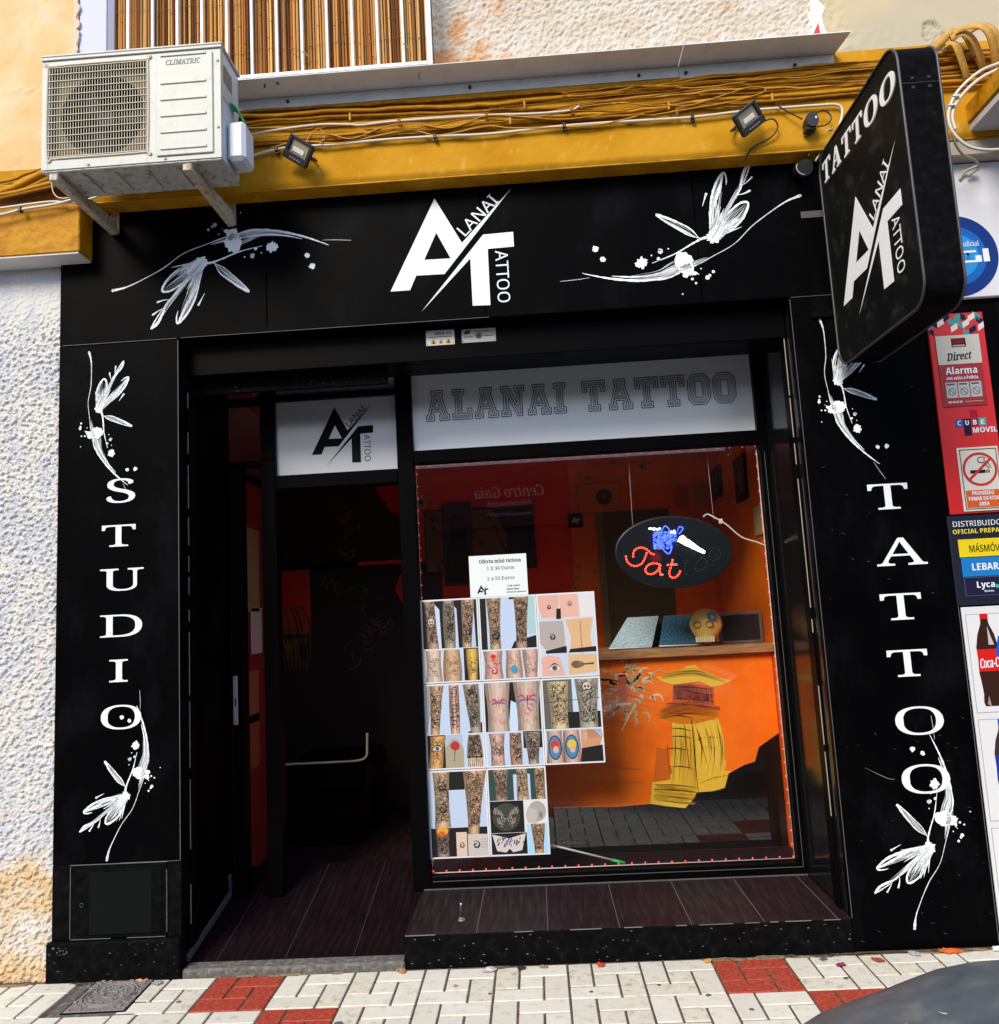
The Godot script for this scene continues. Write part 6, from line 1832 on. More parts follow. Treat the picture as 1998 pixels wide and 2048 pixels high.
# ------------------------------------------------------------------ in and on the shop window
func in_the_window() -> void:
	# LED string round the pane
	var ls := thing("led_string", "string of tiny red LED lights running round the edge of the shop window", "light string", Vector3.ZERO)
	var s := stt()
	tube(s, [Vector3(1.792, 0.226, -0.655), Vector3(3.802, 0.226, -0.655)], 0.0032, 5)
	tube(s, [Vector3(3.802, 0.226, -0.655), Vector3(3.802, 2.55, -0.655)], 0.0032, 5)
	tube(s, [Vector3(3.802, 2.55, -0.655), Vector3(1.792, 2.55, -0.655)], 0.0016, 5)
	tube(s, [Vector3(1.792, 2.55, -0.655), Vector3(1.792, 0.226, -0.655)], 0.0016, 5)
	part("wire", s, mat(0.6, 0.52, 0.52, 0.5), ls)
	var bulb := SphereMesh.new()
	bulb.radius = 0.0048
	bulb.height = 0.0096
	bulb.radial_segments = 8
	bulb.rings = 4
	for i in 28:
		var x := lerpf(1.797, 3.797, i / 27.0)
		share("led_bulb", bulb, mats.red_led, ls, Vector3(x, 0.235, -0.656))
		share("led_bulb", bulb, glow(1.0, 0.1, 0.08, 0.25) if i == 0 else (ls.get_node("led_bulb_dim") as MeshInstance3D).material_override, ls, Vector3(x, 2.546, -0.656)).name = "led_bulb_dim" if i == 0 else "led_bulb"
	for i in 31:
		var y := lerpf(0.3, 2.5, i / 30.0)
		share("led_bulb", bulb, mats.red_led, ls, Vector3(3.797, y, -0.656))
		share("led_bulb", bulb, (ls.get_node("led_bulb_dim") as MeshInstance3D).material_override, ls, Vector3(1.796, y, -0.656))
	(ls.get_node("led_bulb_dim") as Node).name = "led_bulb_999"
	# oval sign
	var o := thing("oval_led_sign", "oval black hanging sign spelling Tat in red dots under a blue and white needle machine", "LED sign", Vector3(3.292, 1.96, -0.75))
	s = stt()
	var q := []
	for a in 64:
		q.append(Vector2(cos(TAU * a / 64) * 0.337, sin(TAU * a / 64) * 0.205))
	prism(s, q, -0.03, 0.0)
	o.rotation.z = -0.05
	part("panel", s, mat(0.006, 0.009, 0.012, 0.25), o)
	s = stt()
	var rim := []
	for a in 65:
		rim.append(Vector3(cos(TAU * a / 64) * 0.337, sin(TAU * a / 64) * 0.205, -0.012))
	tube(s, rim, 0.012, 8)
	part("rim", s, mat(0.008, 0.009, 0.01, 0.35), o)
	var px := func(a: float, b: float) -> Vector2: return Vector2((a - 752.0) / 1300.0, (838.0 - b) / 1300.0 + 0.0).rotated(0.01)
	var glyph := [["T", [[385, 868], [392, 905], [420, 935], [460, 945], [505, 925], [532, 880], [545, 845]]], ["T", [[440, 872], [445, 835], [470, 810], [510, 803], [550, 820], [580, 850], [612, 858]]], ["a", [[640, 935], [600, 925], [560, 935], [532, 965], [540, 1000], [580, 1008], [620, 985], [645, 945], [640, 985], [650, 1020], [670, 1000]]], ["t", [[742, 900], [728, 950], [712, 1000], [722, 1032], [752, 1038], [785, 1012], [795, 990]]], ["t", [[702, 940], [735, 937], [772, 938]]], ["o", [[850, 905], [835, 950], [830, 1000], [855, 1025]]], ["o", [[960, 890], [920, 930], [915, 980], [950, 990], [990, 960], [1000, 910], [965, 890]]], ["o", [[1060, 815], [1025, 860], [1035, 910], [1070, 905], [1110, 870], [1095, 825], [1060, 815]]]]
	var rows := {}
	for g in glyph:
		var pts := []
		for v in g[1]:
			pts.append(px.call(v[0], v[1]))
		if not rows.has(g[0]):
			rows[g[0]] = stt()
		var fine := curve(pts, 12)
		var acc := 1.0
		var step := 0.0150 if g[0] != "o" else 0.017
		for i in range(1, fine.size()):
			acc += fine[i].distance_to(fine[i - 1])
			if acc >= step:
				acc = 0.0
				dot(rows[g[0]], fine[i], 0.0062 if g[0] != "o" else 0.002)
	for k in ["T", "a", "t"]:
		part("lit_letter", rows[k], glow(1.0, 0.05, 0.025, 2.4), o)
	look(part("unlit_letters", rows["o"], mat(0.22, 0.24, 0.24, 0.4), o), "unlit grey dots of the remaining letters")
	s = stt()
	rng.seed = 19
	for k in 330:
		var a := Vector2(rng.randf_range(600, 775), rng.randf_range(680, 815))
		if a.x > 740 and a.y > 760:
			continue
		dot(s, px.call(a.x, a.y), 0.0038)
	for v in curve(v2([[600, 790], [640, 785], [690, 840], [720, 850], [740, 800]]), 8) + curve(v2([[660, 690], [690, 640], [720, 660], [730, 700]]), 6) + curve(v2([[770, 720], [800, 650], [830, 660], [800, 700]]), 6):
		dot(s, px.call(v.x, v.y), 0.004)
	part("machine_outline", s, glow(0.03, 0.06, 1.0, 2.6), o)
	s = stt()
	for k in 300:
		var t := rng.randf()
		var a := Vector2(lerpf(800, 985, t), lerpf(735, 848, t)) + Vector2(0.52, -0.85) * rng.randf_range(-1, 1) * lerpf(30, 7, t)
		dot(s, px.call(a.x, a.y), 0.0045)
	for k in 26:
		dot(s, px.call(rng.randf_range(565, 655), rng.randf_range(653, 670)), 0.004)
	for k in 14:
		dot(s, px.call(rng.randf_range(735, 770), rng.randf_range(675, 700)), 0.004)
	part("needle", s, glow(0.75, 0.98, 0.9, 2.5), o)
	for l in [[Vector3(-0.1, -0.03, 0.02), Color(1, 0.1, 0.05), 0.003], [Vector3(0.0, 0.08, 0.02), Color(0.35, 0.5, 1.0), 0.003]]:
		var om := OmniLight3D.new()
		om.name = "led_glow"
		om.position = l[0]
		om.light_color = l[1]
		om.light_energy = l[2]
		om.light_size = 0.05
		om.omni_range = 8.0
		om.omni_attenuation = 2.0
		om.shadow_enabled = true
		o.add_child(om, true)
	s = stt()
	tube(s, [Vector3(3.067, 2.56, -0.75), Vector3(3.062, 2.13, -0.75)], 0.0013, 5)
	tube(s, [Vector3(3.535, 2.56, -0.75), Vector3(3.542, 2.13, -0.75)], 0.0013, 5)
	tag(part("hanging_cords", s, mats.white_cable, self), "two thin pale cords holding up the oval dotted sign", "cord")
	s = stt()
	tube(s, curve([Vector3(3.48, 2.155, -0.74), Vector3(3.505, 2.17, -0.74), Vector3(3.54, 2.147, -0.72), Vector3(3.60, 2.10, -0.7), Vector3(3.68, 2.02, -0.69), Vector3(3.76, 1.985, -0.68), Vector3(3.82, 1.955, -0.67)]), 0.0045, 6)
	bx(s, Vector3(3.562, 2.105, -0.72), Vector3(3.585, 2.135, -0.7), 0.004)
	tag(part("power_cord", s, mats.white_cable, self), "white power cord with inline switch running from the oval sign to the window edge", "cord")
	# price notice
	var pn := thing("price_notice", "pale paper notice with prices in euros above the photo sheets", "notice", Vector3(2.25, 1.872, -0.6385))
	box("paper", Vector3(-0.168, -0.12, -0.0005), Vector3(0.168, 0.12, 0.0005), mats.paper, pn, 0.0)
	var ty := font("Droid Serif")
	words("lettering", "Oferta mini tattoos", font("Droid Serif", true, true), Vector3(0.014, 0.086, 0.0006), 0.245, 0.024, mats.ink, pn)
	words("lettering", "1 X 30 Euros", ty, Vector3(0.014, 0.043, 0.0006), 0.158, 0.02, mats.ink, pn)
	words("lettering", "2 x 50 Euros", ty, Vector3(0.014, -0.016, 0.0006), 0.158, 0.02, mats.ink, pn)
	emblem(pn, Vector3(-0.095, -0.08, 0.0006), 0.1, 0.095, mats.ink, Basis.IDENTITY, false)
	for i in 3:
		words("lettering", ["1 de color", "tattoo linea", "oferta por persona"][i], font("Droid Sans", true), Vector3([0.085, 0.08, 0.098][i], -0.062 - i * 0.019, 0.0006), [0.075, 0.07, 0.112][i], 0.011, mats.ink, pn)
	photo_sheets()
	# a pale stick with a green end leaning inside the bottom of the pane
	var stick := thing("stick", "pale stick with a bright green end leaning in the bottom of the window", "stick", Vector3.ZERO)
	s = stt()
	tube(s, [Vector3(2.42, 0.345, -0.72), Vector3(2.80, 0.244, -0.70)], 0.006, 7)
	part("shaft", s, mat(0.4, 0.42, 0.4, 0.4), stick)
	s = stt()
	tube(s, [Vector3(2.80, 0.244, -0.70), Vector3(2.875, 0.226, -0.69)], 0.0085, 7)
	part("green_end", s, mat(0.01, 0.4, 0.08, 0.4), stick)

func dot(s: SurfaceTool, p: Vector2, r: float) -> void:
	s.set_smooth_group(-1)
	var c := Vector3(p.x, p.y, 0.0)
	for k in 6:
		var a := Vector2.from_angle(TAU * k / 6) * r
		var b := Vector2.from_angle(TAU * (k + 1) / 6) * r
		tri_out(s, c + Vector3(a.x, a.y, 0), c + Vector3(b.x, b.y, 0), c + Vector3(0, 0, r * 0.8), c)

# ---- the grid of printed photographs of tattoos
const SKIN := [Color(0.52, 0.33, 0.19), Color(0.44, 0.27, 0.17), Color(0.58, 0.38, 0.22), Color(0.60, 0.36, 0.30), Color(0.36, 0.27, 0.20), Color(0.60, 0.47, 0.40)]
const CLOTH := Color(0.42, 0.53, 0.72)

func limb(p: Pr, x: float, y0: float, y1: float, wt: float, wb: float, skin: Color, ink: Color, dense: int, lean := 0.0, fill := 1.0) -> void:
	var l := []
	var r := []
	var n := 9
	for i in n:
		var t := float(i) / (n - 1)
		var w := lerpf(wb * 1.08, wt * 0.94, t) * (1.0 + 0.12 * sin(t * 3.4 + x * 40.0)) * 0.5
		var c := x + lean * (t - 0.5)
		l.append(Vector2(c - w, lerpf(y0, y1, t)))
		r.append(Vector2(c + w, lerpf(y0, y1, t)))
	r.reverse()
	# the printed photograph's own light and dark across the limb
	skin = skin.lerp(Color(0.36, 0.33, 0.3), rng.randf_range(0.0, 0.4))
	var tones := [0.42, 0.68, 0.92, 1.08, 1.0, 0.8, 0.5]
	for i in n - 1:
		var a0: Vector2 = l[i]
		var a1: Vector2 = l[i + 1]
		var b0: Vector2 = r[n - 1 - i]
		var b1: Vector2 = r[n - 2 - i]
		for j in 7:
			p.poly([a0.lerp(b0, j / 7.0), a0.lerp(b0, (j + 1) / 7.0), a1.lerp(b1, (j + 1) / 7.0), a1.lerp(b1, j / 7.0)], skin * (tones[j] * rng.randf_range(0.9, 1.1)), 3)
	for k in dense:   # greyed shading under the line work
		var t := rng.randf_range(0.12, 0.95) * fill + (1.0 - fill) * 0.3
		var w := lerpf(wb, wt, t) * 0.4
		var c := Vector2(x + lean * (t - 0.5) + rng.randf_range(-w, w), lerpf(y0, y1, t))
		var sz := rng.randf_range(0.002, 0.0065)
		if dense > 45:
			p.disc(c, sz, sz * rng.randf_range(0.6, 1.5), skin.lerp(ink, rng.randf_range(0.3, 0.85)), 4, 6)
	dense = int(dense * 1.5)
	for k in dense:
		var t := rng.randf_range(0.12, 0.95) * fill + (1.0 - fill) * 0.3
		var w := lerpf(wb, wt, t) * 0.42
		var c := Vector2(x + lean * (t - 0.5) + rng.randf_range(-w, w) * 0.8, lerpf(y0, y1, t))
		var q := []
		var a := rng.randf_range(0, TAU)
		var turn := rng.randf_range(-0.9, 0.9)
		var st := rng.randf_range(0.004, 0.009)
		for i in 6:
			q.append(Vector2(clampf(c.x, x + lean * (t - 0.5) - w, x + lean * (t - 0.5) + w), clampf(c.y, y0 + 0.004, y1 - 0.004)))
			c += Vector2.from_angle(a) * st
			a += turn
		p.stroke(q, [0.0008, rng.randf_range(0.0012, 0.0042), 0.0008], (ink if rng.randf() < 0.45 else skin.lerp(ink, rng.randf_range(0.35, 0.9))) * rng.randf_range(0.7, 1.3), 5 + k % 4)

func motif(p: Pr, c: Vector2, r: float, kind: int, col: Color) -> void:
	if kind == 0:      # rose of turning petals
		for k in 5:
			var q := []
			for i in 10:
				q.append(c + Vector2.from_angle(k * 1.3 + i * 0.38) * r * (0.2 + 0.17 * k))
			p.stroke(q, [0.001, 0.0045, 0.001], col, 9)
	elif kind == 1:    # plain skull
		p.disc(c + Vector2(0, r * 0.2), r * 0.75, r * 0.8, Color(0.5, 0.45, 0.4), 9, 16)
		p.rect(c.x - r * 0.35, c.y - r, c.x + r * 0.35, c.y - r * 0.3, Color(0.45, 0.4, 0.36), 9)
		for e in [-0.3, 0.3]:
			p.disc(c + Vector2(r * e, r * 0.2), r * 0.2, r * 0.24, col, 10, 10)
		for k in 4:
			p.rect(c.x - r * 0.3 + k * r * 0.18, c.y - r * 0.9, c.x - r * 0.26 + k * r * 0.18, c.y - r * 0.55, col, 10)
	elif kind == 2:    # eye
		p.disc(c, r, r * 0.5, Color(0.6, 0.55, 0.52), 9, 18)
		p.disc(c, r * 0.45, r * 0.45, Color(0.1, 0.14, 0.13), 10, 14)
		p.disc(c, r * 0.2, r * 0.2, col, 11, 10)
		p.stroke(curve([c + Vector2(-r, 0), c + Vector2(0, r * 0.75), c + Vector2(r, 0)]), [0.002, 0.006, 0.002], col, 11)
	elif kind == 3:    # wings and body
		for e in [-1.0, 1.0]:
			for k in 2:
				p.stroke(curve([c, c + Vector2(e * r * 0.6, r * (0.5 - 0.5 * k)), c + Vector2(e * r, r * (0.25 - 0.5 * k))]), [0.003, 0.011, 0.002], [Color(0.45, 0.06, 0.09), Color(0.12, 0.12, 0.4)][k], 9)
		p.stroke([c + Vector2(0, r * 0.5), c + Vector2(0, -r)], [0.005, 0.002], col, 10)

func photo_sheets() -> void:
	var xs := [1.787, 2.124, 2.461, 2.80]
	var tops := [1.751, 1.268, 0.785]
	var bots := [1.272, 0.789, 0.306]
	var notes := ["top left photo sheet in the window, three inked forearms over three line tattoos", "top middle photo sheet in the window, two dark inked forearms over three pink arms", "top right photo sheet in the window, pale torsos, an eye and a guitar", "left photo sheet of the middle row, three dark sleeves over a red rose", "central photo sheet in the window, two thighs with red and violet winged tattoos", "photo sheet at the right of the middle row, two inked arms over two coloured ovals", "bottom left photo sheet in the window, two full inked legs over an orange tattoo", "bottom right photo sheet in the window, black back piece beside a head in profile"]
	for i in 8:
		var col := i % 3
		var row := i / 3
		var x0: float = xs[col]
		var w: float = xs[col + 1] - 0.002 - x0
		var h: float = tops[row] - bots[row] - 0.0
		var sh := thing("photo_sheet", notes[i], "photo sheet", Vector3(x0, bots[row], -0.6385), "tattoo photo sheets stuck to the window")
		box("paper", Vector3(0, 0, -0.0005), Vector3(w, h, 0.0005), mat(0.6, 0.66, 0.74, 0.5), sh, 0.0)
		var p := Pr.new()
		p.lift = 0.0003
		rng.seed = 300 + i * 17
		var m := 0.009
		var dk := Color(0.012, 0.012, 0.015)
		var ink := Color(0.02, 0.018, 0.02)
		var line := Color(0.16, 0.1, 0.09)
		var yb := m
		var ym := h * 0.41
		var yt := h - m
		var wd := w - 2 * m
		if i == 0:
			p.rect(m, ym, w - m, yt, dk, 1)
			for k in 3:
				p.poly([Vector2(m + 0.06 + k * 0.1, ym), Vector2(m + 0.105 + k * 0.1, ym), Vector2(m + 0.1 + k * 0.1, yt - 0.05), Vector2(m + 0.075 + k * 0.1, yt - 0.02)], CLOTH * rng.randf_range(0.9, 1.25), 2)
			for k in 3:
				limb(p, m + 0.05 + k * 0.105, ym, yt, 0.072, 0.055, SKIN[[1, 4, 0][k]], ink, 110, 0.015 * (k - 1))
				motif(p, Vector2(m + 0.05 + k * 0.105, ym + 0.15 - 0.03 * k), 0.024, [1, 0, 0][k], ink)
			p.rect(m, yb, m + 0.105, ym - 0.004, Color(0.55, 0.54, 0.58), 1)
			p.rect(m + 0.105, yb, m + 0.23, ym - 0.004, CLOTH, 1)
			p.rect(m + 0.23, yb, w - m, ym - 0.004, dk, 1)
			limb(p, m + 0.055, yb, ym - 0.01, 0.1, 0.085, SKIN[5], line, 26, 0, 0.7)
			limb(p, m + 0.162, yb, ym - 0.01, 0.105, 0.09, SKIN[0], line, 30, 0, 0.7)
			limb(p, m + 0.278, yb, ym - 0.01, 0.065, 0.05, Color(0.62, 0.38, 0.05), ink, 18, 0, 0.6)
		elif i == 1:
			p.rect(m, ym - 0.02, w - m, yt, CLOTH, 1)
			p.rect(m, ym - 0.02, m + 0.035, yt, dk, 2)
			p.rect(m + 0.17, yt - 0.012, m + 0.24, yt, dk, 2)
			p.poly([Vector2(m + 0.17, ym - 0.02), Vector2(w - m, ym - 0.02), Vector2(w - m, ym + 0.05), Vector2(m + 0.19, ym + 0.02)], dk, 2)
			p.rect(w - m - 0.05, ym + 0.06, w - m, yt, Color(0.33, 0.5, 0.55), 2)
			limb(p, m + 0.08, ym - 0.02, yt, 0.085, 0.062, SKIN[0], ink, 130)
			motif(p, Vector2(m + 0.08, ym + 0.06), 0.03, 0, ink)
			limb(p, m + 0.235, ym - 0.02, yt, 0.088, 0.06, SKIN[1], ink, 170, 0.01)
			p.rect(m, yb, w - m, ym - 0.025, CLOTH, 1)
			for k in 3:
				limb(p, m + [0.062, 0.18, 0.276][k], yb, ym - 0.03, [0.12, 0.1, 0.085][k], [0.1, 0.08, 0.07][k], SKIN[3] * (1.0 + 0.05 * k), [Color(0.35, 0.03, 0.03), Color(0.3, 0.24, 0.03), ink][k], 16, 0.0, 0.7)
			p.disc(Vector2(m + 0.062, ym - 0.06), 0.016, 0.012, Color(0.55, 0.03, 0.03), 9, 12)
			p.disc(Vector2(m + 0.18, yb + 0.05), 0.02, 0.024, Color(0.06, 0.25, 0.42), 9, 14)
			motif(p, Vector2(m + 0.062, yb + 0.045), 0.024, 0, Color(0.3, 0.06, 0.08))
		elif i == 2:
			p.rect(m, yb, w - m, yt, Color(0.5, 0.54, 0.62), 1)
			p.poly([Vector2(m, yt), Vector2(m, yt - 0.06), Vector2(m + 0.02, yt - 0.13), Vector2(m + 0.1, yt - 0.13), Vector2(m + 0.12, yt - 0.06), Vector2(m + 0.12, yt)], SKIN[3], 2)
			p.poly([Vector2(m + 0.125, yt), Vector2(m + 0.125, yt - 0.13), Vector2(m + 0.235, yt - 0.13), Vector2(m + 0.23, yt)], SKIN[3] * 1.05, 2)
			p.poly([Vector2(m + 0.105, yt - 0.08), Vector2(m + 0.13, yt - 0.08), Vector2(m + 0.128, yt - 0.14), Vector2(m + 0.1, yt - 0.14)], dk, 3)
			p.rect(m + 0.24, yt - 0.135, w - m, yt, Color(0.6, 0.6, 0.64), 2)
			p.poly([Vector2(m, yt - 0.15), Vector2(m + 0.14, yt - 0.15), Vector2(m + 0.145, ym - 0.01), Vector2(m + 0.11, ym - 0.05), Vector2(m + 0.04, ym - 0.05), Vector2(m, ym)], Color(0.36, 0.33, 0.34), 2)
			p.poly([Vector2(m + 0.03, ym - 0.045), Vector2(m + 0.15, ym - 0.02), Vector2(m + 0.15, ym - 0.06), Vector2(m + 0.03, ym - 0.06)], dk, 3)
			motif(p, Vector2(m + 0.07, yt - 0.24), 0.02, 0, ink)
			motif(p, Vector2(m + 0.06, yt - 0.07), 0.013, 0, ink)
			motif(p, Vector2(m + 0.18, yt - 0.055), 0.016, 0, Color(0.1, 0.15, 0.28))
			p.poly([Vector2(m + 0.15, yt - 0.145), Vector2(w - m - 0.01, yt - 0.14), Vector2(w - m - 0.03, ym + 0.02), Vector2(w - m - 0.02, ym - 0.05), Vector2(m + 0.17, ym - 0.05), Vector2(m + 0.18, ym + 0.03)], SKIN[2] * 0.98, 2)
			p.poly([Vector2(m + 0.17, ym - 0.04), Vector2(w - m, ym - 0.03), Vector2(w - m, ym - 0.06), Vector2(m + 0.16, ym - 0.06)], dk, 3)
			for k in 22:
				p.rect(m + 0.235, yt - 0.16 - k * 0.0085, m + 0.239, yt - 0.165 - k * 0.0085, ink, 4)
			p.rect(m, yb, m + 0.15, ym - 0.064, CLOTH, 2)
			p.poly([Vector2(m, yb), Vector2(m, ym - 0.09), Vector2(m + 0.04, ym - 0.068), Vector2(m + 0.11, ym - 0.085), Vector2(m + 0.135, yb)], SKIN[3], 3)
			motif(p, Vector2(m + 0.075, yb + 0.045), 0.034, 2, Color(0.05, 0.02, 0.03))
			p.rect(m + 0.152, yb, w - m, ym - 0.064, CLOTH, 2)
			p.poly([Vector2(m + 0.155, yb), Vector2(m + 0.155, ym - 0.07), Vector2(w - m, ym - 0.075), Vector2(w - m, yb + 0.015)], SKIN[2], 3)
			p.disc(Vector2(m + 0.2, yb + 0.06), 0.03, 0.021, Color(0.14, 0.09, 0.06), 9, 16)
			p.disc(Vector2(m + 0.225, yb + 0.06), 0.017, 0.015, Color(0.17, 0.11, 0.07), 10, 14)
			p.stroke([Vector2(m + 0.235, yb + 0.06), Vector2(w - m - 0.02, yb + 0.062)], [0.006, 0.005, 0.01], Color(0.1, 0.06, 0.05), 10)
		elif i == 3:
			p.rect(m, ym, w - m, yt, CLOTH, 1)
			p.poly([Vector2(m, yt), Vector2(m + 0.1, yt), Vector2(m + 0.02, ym + 0.1), Vector2(m, ym)], Color(0.28, 0.3, 0.3), 2)
			p.poly([Vector2(m + 0.23, ym), Vector2(w - m, ym), Vector2(w - m, ym + 0.06)], dk, 2)
			for k in 3:
				limb(p, m + 0.055 + k * 0.108, ym, yt, [0.09, 0.066, 0.086][k], [0.045, 0.045, 0.06][k], SKIN[[0, 3, 4][k]], ink, [90, 110, 150][k], -0.02 * (k - 1))
			for k in 10:
				p.disc(Vector2(m + 0.163, ym + 0.04 + k * 0.022), 0.007, 0.009, Color(0.5, 0.36, 0.3), 9, 8)
			p.rect(m, yb, m + 0.1, ym - 0.004, dk, 1)
			p.rect(m + 0.1, yb, m + 0.2, ym - 0.004, CLOTH * 0.8, 1)
			p.rect(m + 0.2, yb, w - m, ym - 0.004, CLOTH, 1)
			limb(p, m + 0.052, yb, ym - 0.01, 0.1, 0.07, Color(0.6, 0.32, 0.12), ink, 40, 0.02)
			motif(p, Vector2(m + 0.055, yb + 0.11), 0.026, 2, ink)
			p.poly([Vector2(m + 0.1, yb), Vector2(m + 0.1, ym - 0.08), Vector2(m + 0.14, ym - 0.03), Vector2(m + 0.17, ym - 0.03), Vector2(m + 0.205, ym - 0.08), Vector2(m + 0.205, yb)], Color(0.34, 0.3, 0.22), 2)
			motif(p, Vector2(m + 0.155, yb + 0.12), 0.028, 0, Color(0.4, 0.02, 0.03))
			p.disc(Vector2(m + 0.155, yb + 0.12), 0.026, 0.022, Color(0.4, 0.03, 0.04), 8, 14)
			p.stroke([Vector2(m + 0.155, yb + 0.1), Vector2(m + 0.15, yb + 0.035)], [0.003, 0.002], ink, 9)
			limb(p, m + 0.268, yb + 0.05, ym - 0.01, 0.06, 0.1, SKIN[1], ink, 110)
			for k in 4:
				limb(p, m + 0.235 + k * 0.022, yb, yb + 0.06, 0.018, 0.016, SKIN[2], ink, 2)
		elif i == 4:
			p.rect(m, ym, w - m, yt, dk, 1)
			p.poly([Vector2(m + 0.13, ym), Vector2(m + 0.2, ym), Vector2(m + 0.19, ym + 0.15), Vector2(m + 0.15, ym + 0.17)], CLOTH * 1.1, 2)
			limb(p, m + 0.075, ym, yt, 0.15, 0.12, SKIN[5] * 0.85, Color(0.5, 0.05, 0.09), 14, 0.0, 0.55)
			limb(p, m + 0.245, ym, yt, 0.15, 0.125, SKIN[5] * 0.8, Color(0.5, 0.08, 0.1), 22, 0.0, 0.75)
			motif(p, Vector2(m + 0.08, ym + 0.16), 0.04, 3, Color(0.4, 0.12, 0.12))
			motif(p, Vector2(m + 0.245, ym + 0.17), 0.055, 3, ink)
			for k in 18:
				p.disc(Vector2(m + (0.08 if k % 2 else 0.245), ym + 0.15) + Vector2(rng.randf_range(-0.045, 0.045), rng.randf_range(-0.06, 0.06)), 0.006, 0.005, [Color(0.6, 0.1, 0.12), Color(0.6, 0.3, 0.08), Color(0.25, 0.15, 0.4)][k % 3], 8, 8)
			p.rect(m, yb, w - m, ym - 0.004, CLOTH, 1)
			p.rect(m + 0.21, yb + 0.09, w - m, ym - 0.004, dk, 2)
			for k in 3:
				limb(p, m + [0.06, 0.165, 0.262][k], yb, ym - 0.01, [0.1, 0.075, 0.085][k], [0.07, 0.055, 0.06][k], SKIN[[3, 1, 4][k]], ink, [34, 60, 100][k])
			motif(p, Vector2(m + 0.06, yb + 0.09), 0.03, 0, line)
		elif i == 5:
			p.rect(m, ym, m + 0.165, yt, Color(0.1, 0.1, 0.09), 1)
			p.rect(m + 0.165, ym, w - m, yt, CLOTH * 1.05, 1)
			p.rect(m + 0.13, ym, w - m, ym + 0.09, dk, 2)
			limb(p, m + 0.085, ym, yt - 0.01, 0.12, 0.1, Color(0.58, 0.46, 0.26), ink, 120)
			limb(p, m + 0.25, ym, yt, 0.13, 0.105, Color(0.4, 0.37, 0.3), ink, 150)
			motif(p, Vector2(m + 0.25, yt - 0.05), 0.03, 1, ink)
			p.stroke([Vector2(m, ym + 0.15), Vector2(w - m, ym + 0.165)], [0.002, 0.002], Color(0.1, 0.1, 0.1), 12)
			p.rect(m, yb, w - m, ym - 0.004, CLOTH, 1)
			limb(p, m + 0.05, yb, ym - 0.01, 0.1, 0.09, SKIN[3], ink, 0)
			limb(p, m + 0.145, yb, ym - 0.01, 0.095, 0.085, SKIN[3] * 0.95, ink, 0)
			for k in 2:
				var c := Vector2(m + 0.05 + k * 0.095, yb + 0.085)
				p.disc(c, 0.037, 0.068, ink, 6, 22)
				p.disc(c, 0.032, 0.062, Color(0.05, 0.2, 0.42), 7, 22)
				p.disc(c + Vector2(0, 0.015), 0.026, 0.026, [Color(0.5, 0.04, 0.03), Color(0.6, 0.42, 0.05)][k], 8, 16)
				p.disc(c + Vector2(0.004, -0.012), 0.016, 0.02, Color(0.55, 0.36, 0.26), 9, 14)
			p.poly([Vector2(m + 0.2, yb + 0.07), Vector2(m + 0.2, ym - 0.01), Vector2(w - m - 0.05, ym - 0.01), Vector2(w - m, yb + 0.13), Vector2(w - m - 0.03, yb + 0.05)], Color(0.5, 0.25, 0.15), 2)
			p.poly([Vector2(m + 0.19, yb), Vector2(w - m, yb), Vector2(w - m, yb + 0.09), Vector2(m + 0.2, yb + 0.075)], dk, 3)
			p.disc(Vector2(m + 0.225, yb + 0.14), 0.015, 0.026, Color(0.55, 0.3, 0.2), 3, 14)
			for k in 16:
				p.stroke([Vector2(m + 0.24 + k * 0.005, ym - 0.012), Vector2(m + 0.235 + k * 0.006, ym - 0.06)], [0.002, 0.001], Color(0.18, 0.13, 0.06), 4)
		elif i == 6:
			p.rect(m, ym - 0.03, w - m, yt, CLOTH, 1)
			p.rect(m + 0.11, yt - 0.1, m + 0.2, yt, dk, 2)
			limb(p, m + 0.068, ym - 0.03, yt, 0.1, 0.085, SKIN[2], ink, 150)
			limb(p, m + 0.25, ym - 0.07, yt, 0.125, 0.062, SKIN[0], ink, 190, 0.02)
			for k in 2:
				motif(p, Vector2(m + 0.068, yt - 0.08 - k * 0.12), 0.03, 0, ink)
			p.rect(m, yb, w - m, ym - 0.032, dk, 1)
			limb(p, m + 0.065, yb, ym - 0.035, 0.085, 0.06, Color(0.3, 0.22, 0.18), ink, 90)
			p.disc(Vector2(m + 0.065, yb + 0.14), 0.032, 0.024, Color(0.62, 0.32, 0.04), 10, 14)
			p.disc(Vector2(m + 0.06, yb + 0.125), 0.02, 0.015, Color(0.55, 0.1, 0.02), 11, 12)
			p.rect(m + 0.14, yb, m + 0.2, yb + 0.13, SKIN[5], 2)
			motif(p, Vector2(m + 0.168, yb + 0.06), 0.018, 0, line)
			p.poly([Vector2(m + 0.205, yb), Vector2(m + 0.205, yb + 0.12), Vector2(w - m, yb + 0.115), Vector2(w - m, yb)], Color(0.5, 0.46, 0.44), 3)
			motif(p, Vector2(m + 0.25, yb + 0.06), 0.024, 0, ink)
			for k in 4:
				p.stroke([Vector2(w - m, yb + 0.09 - k * 0.014), Vector2(w - m - 0.04, yb + 0.086 - k * 0.014)], [0.01, 0.007], Color(0.42, 0.38, 0.36), 5)
		else:
			p.rect(m, yt - 0.17, w - m, yt, Color(0.03, 0.06, 0.06), 1)
			p.rect(m + 0.14, yt - 0.17, m + 0.235, yt - 0.03, CLOTH, 2)
			for k in 3:
				limb(p, m + [0.07, 0.19, 0.29][k], yt - 0.17, yt, [0.09, 0.075, 0.055][k], [0.06, 0.055, 0.045][k], SKIN[[1, 2, 0][k]], ink, [90, 60, 60][k])
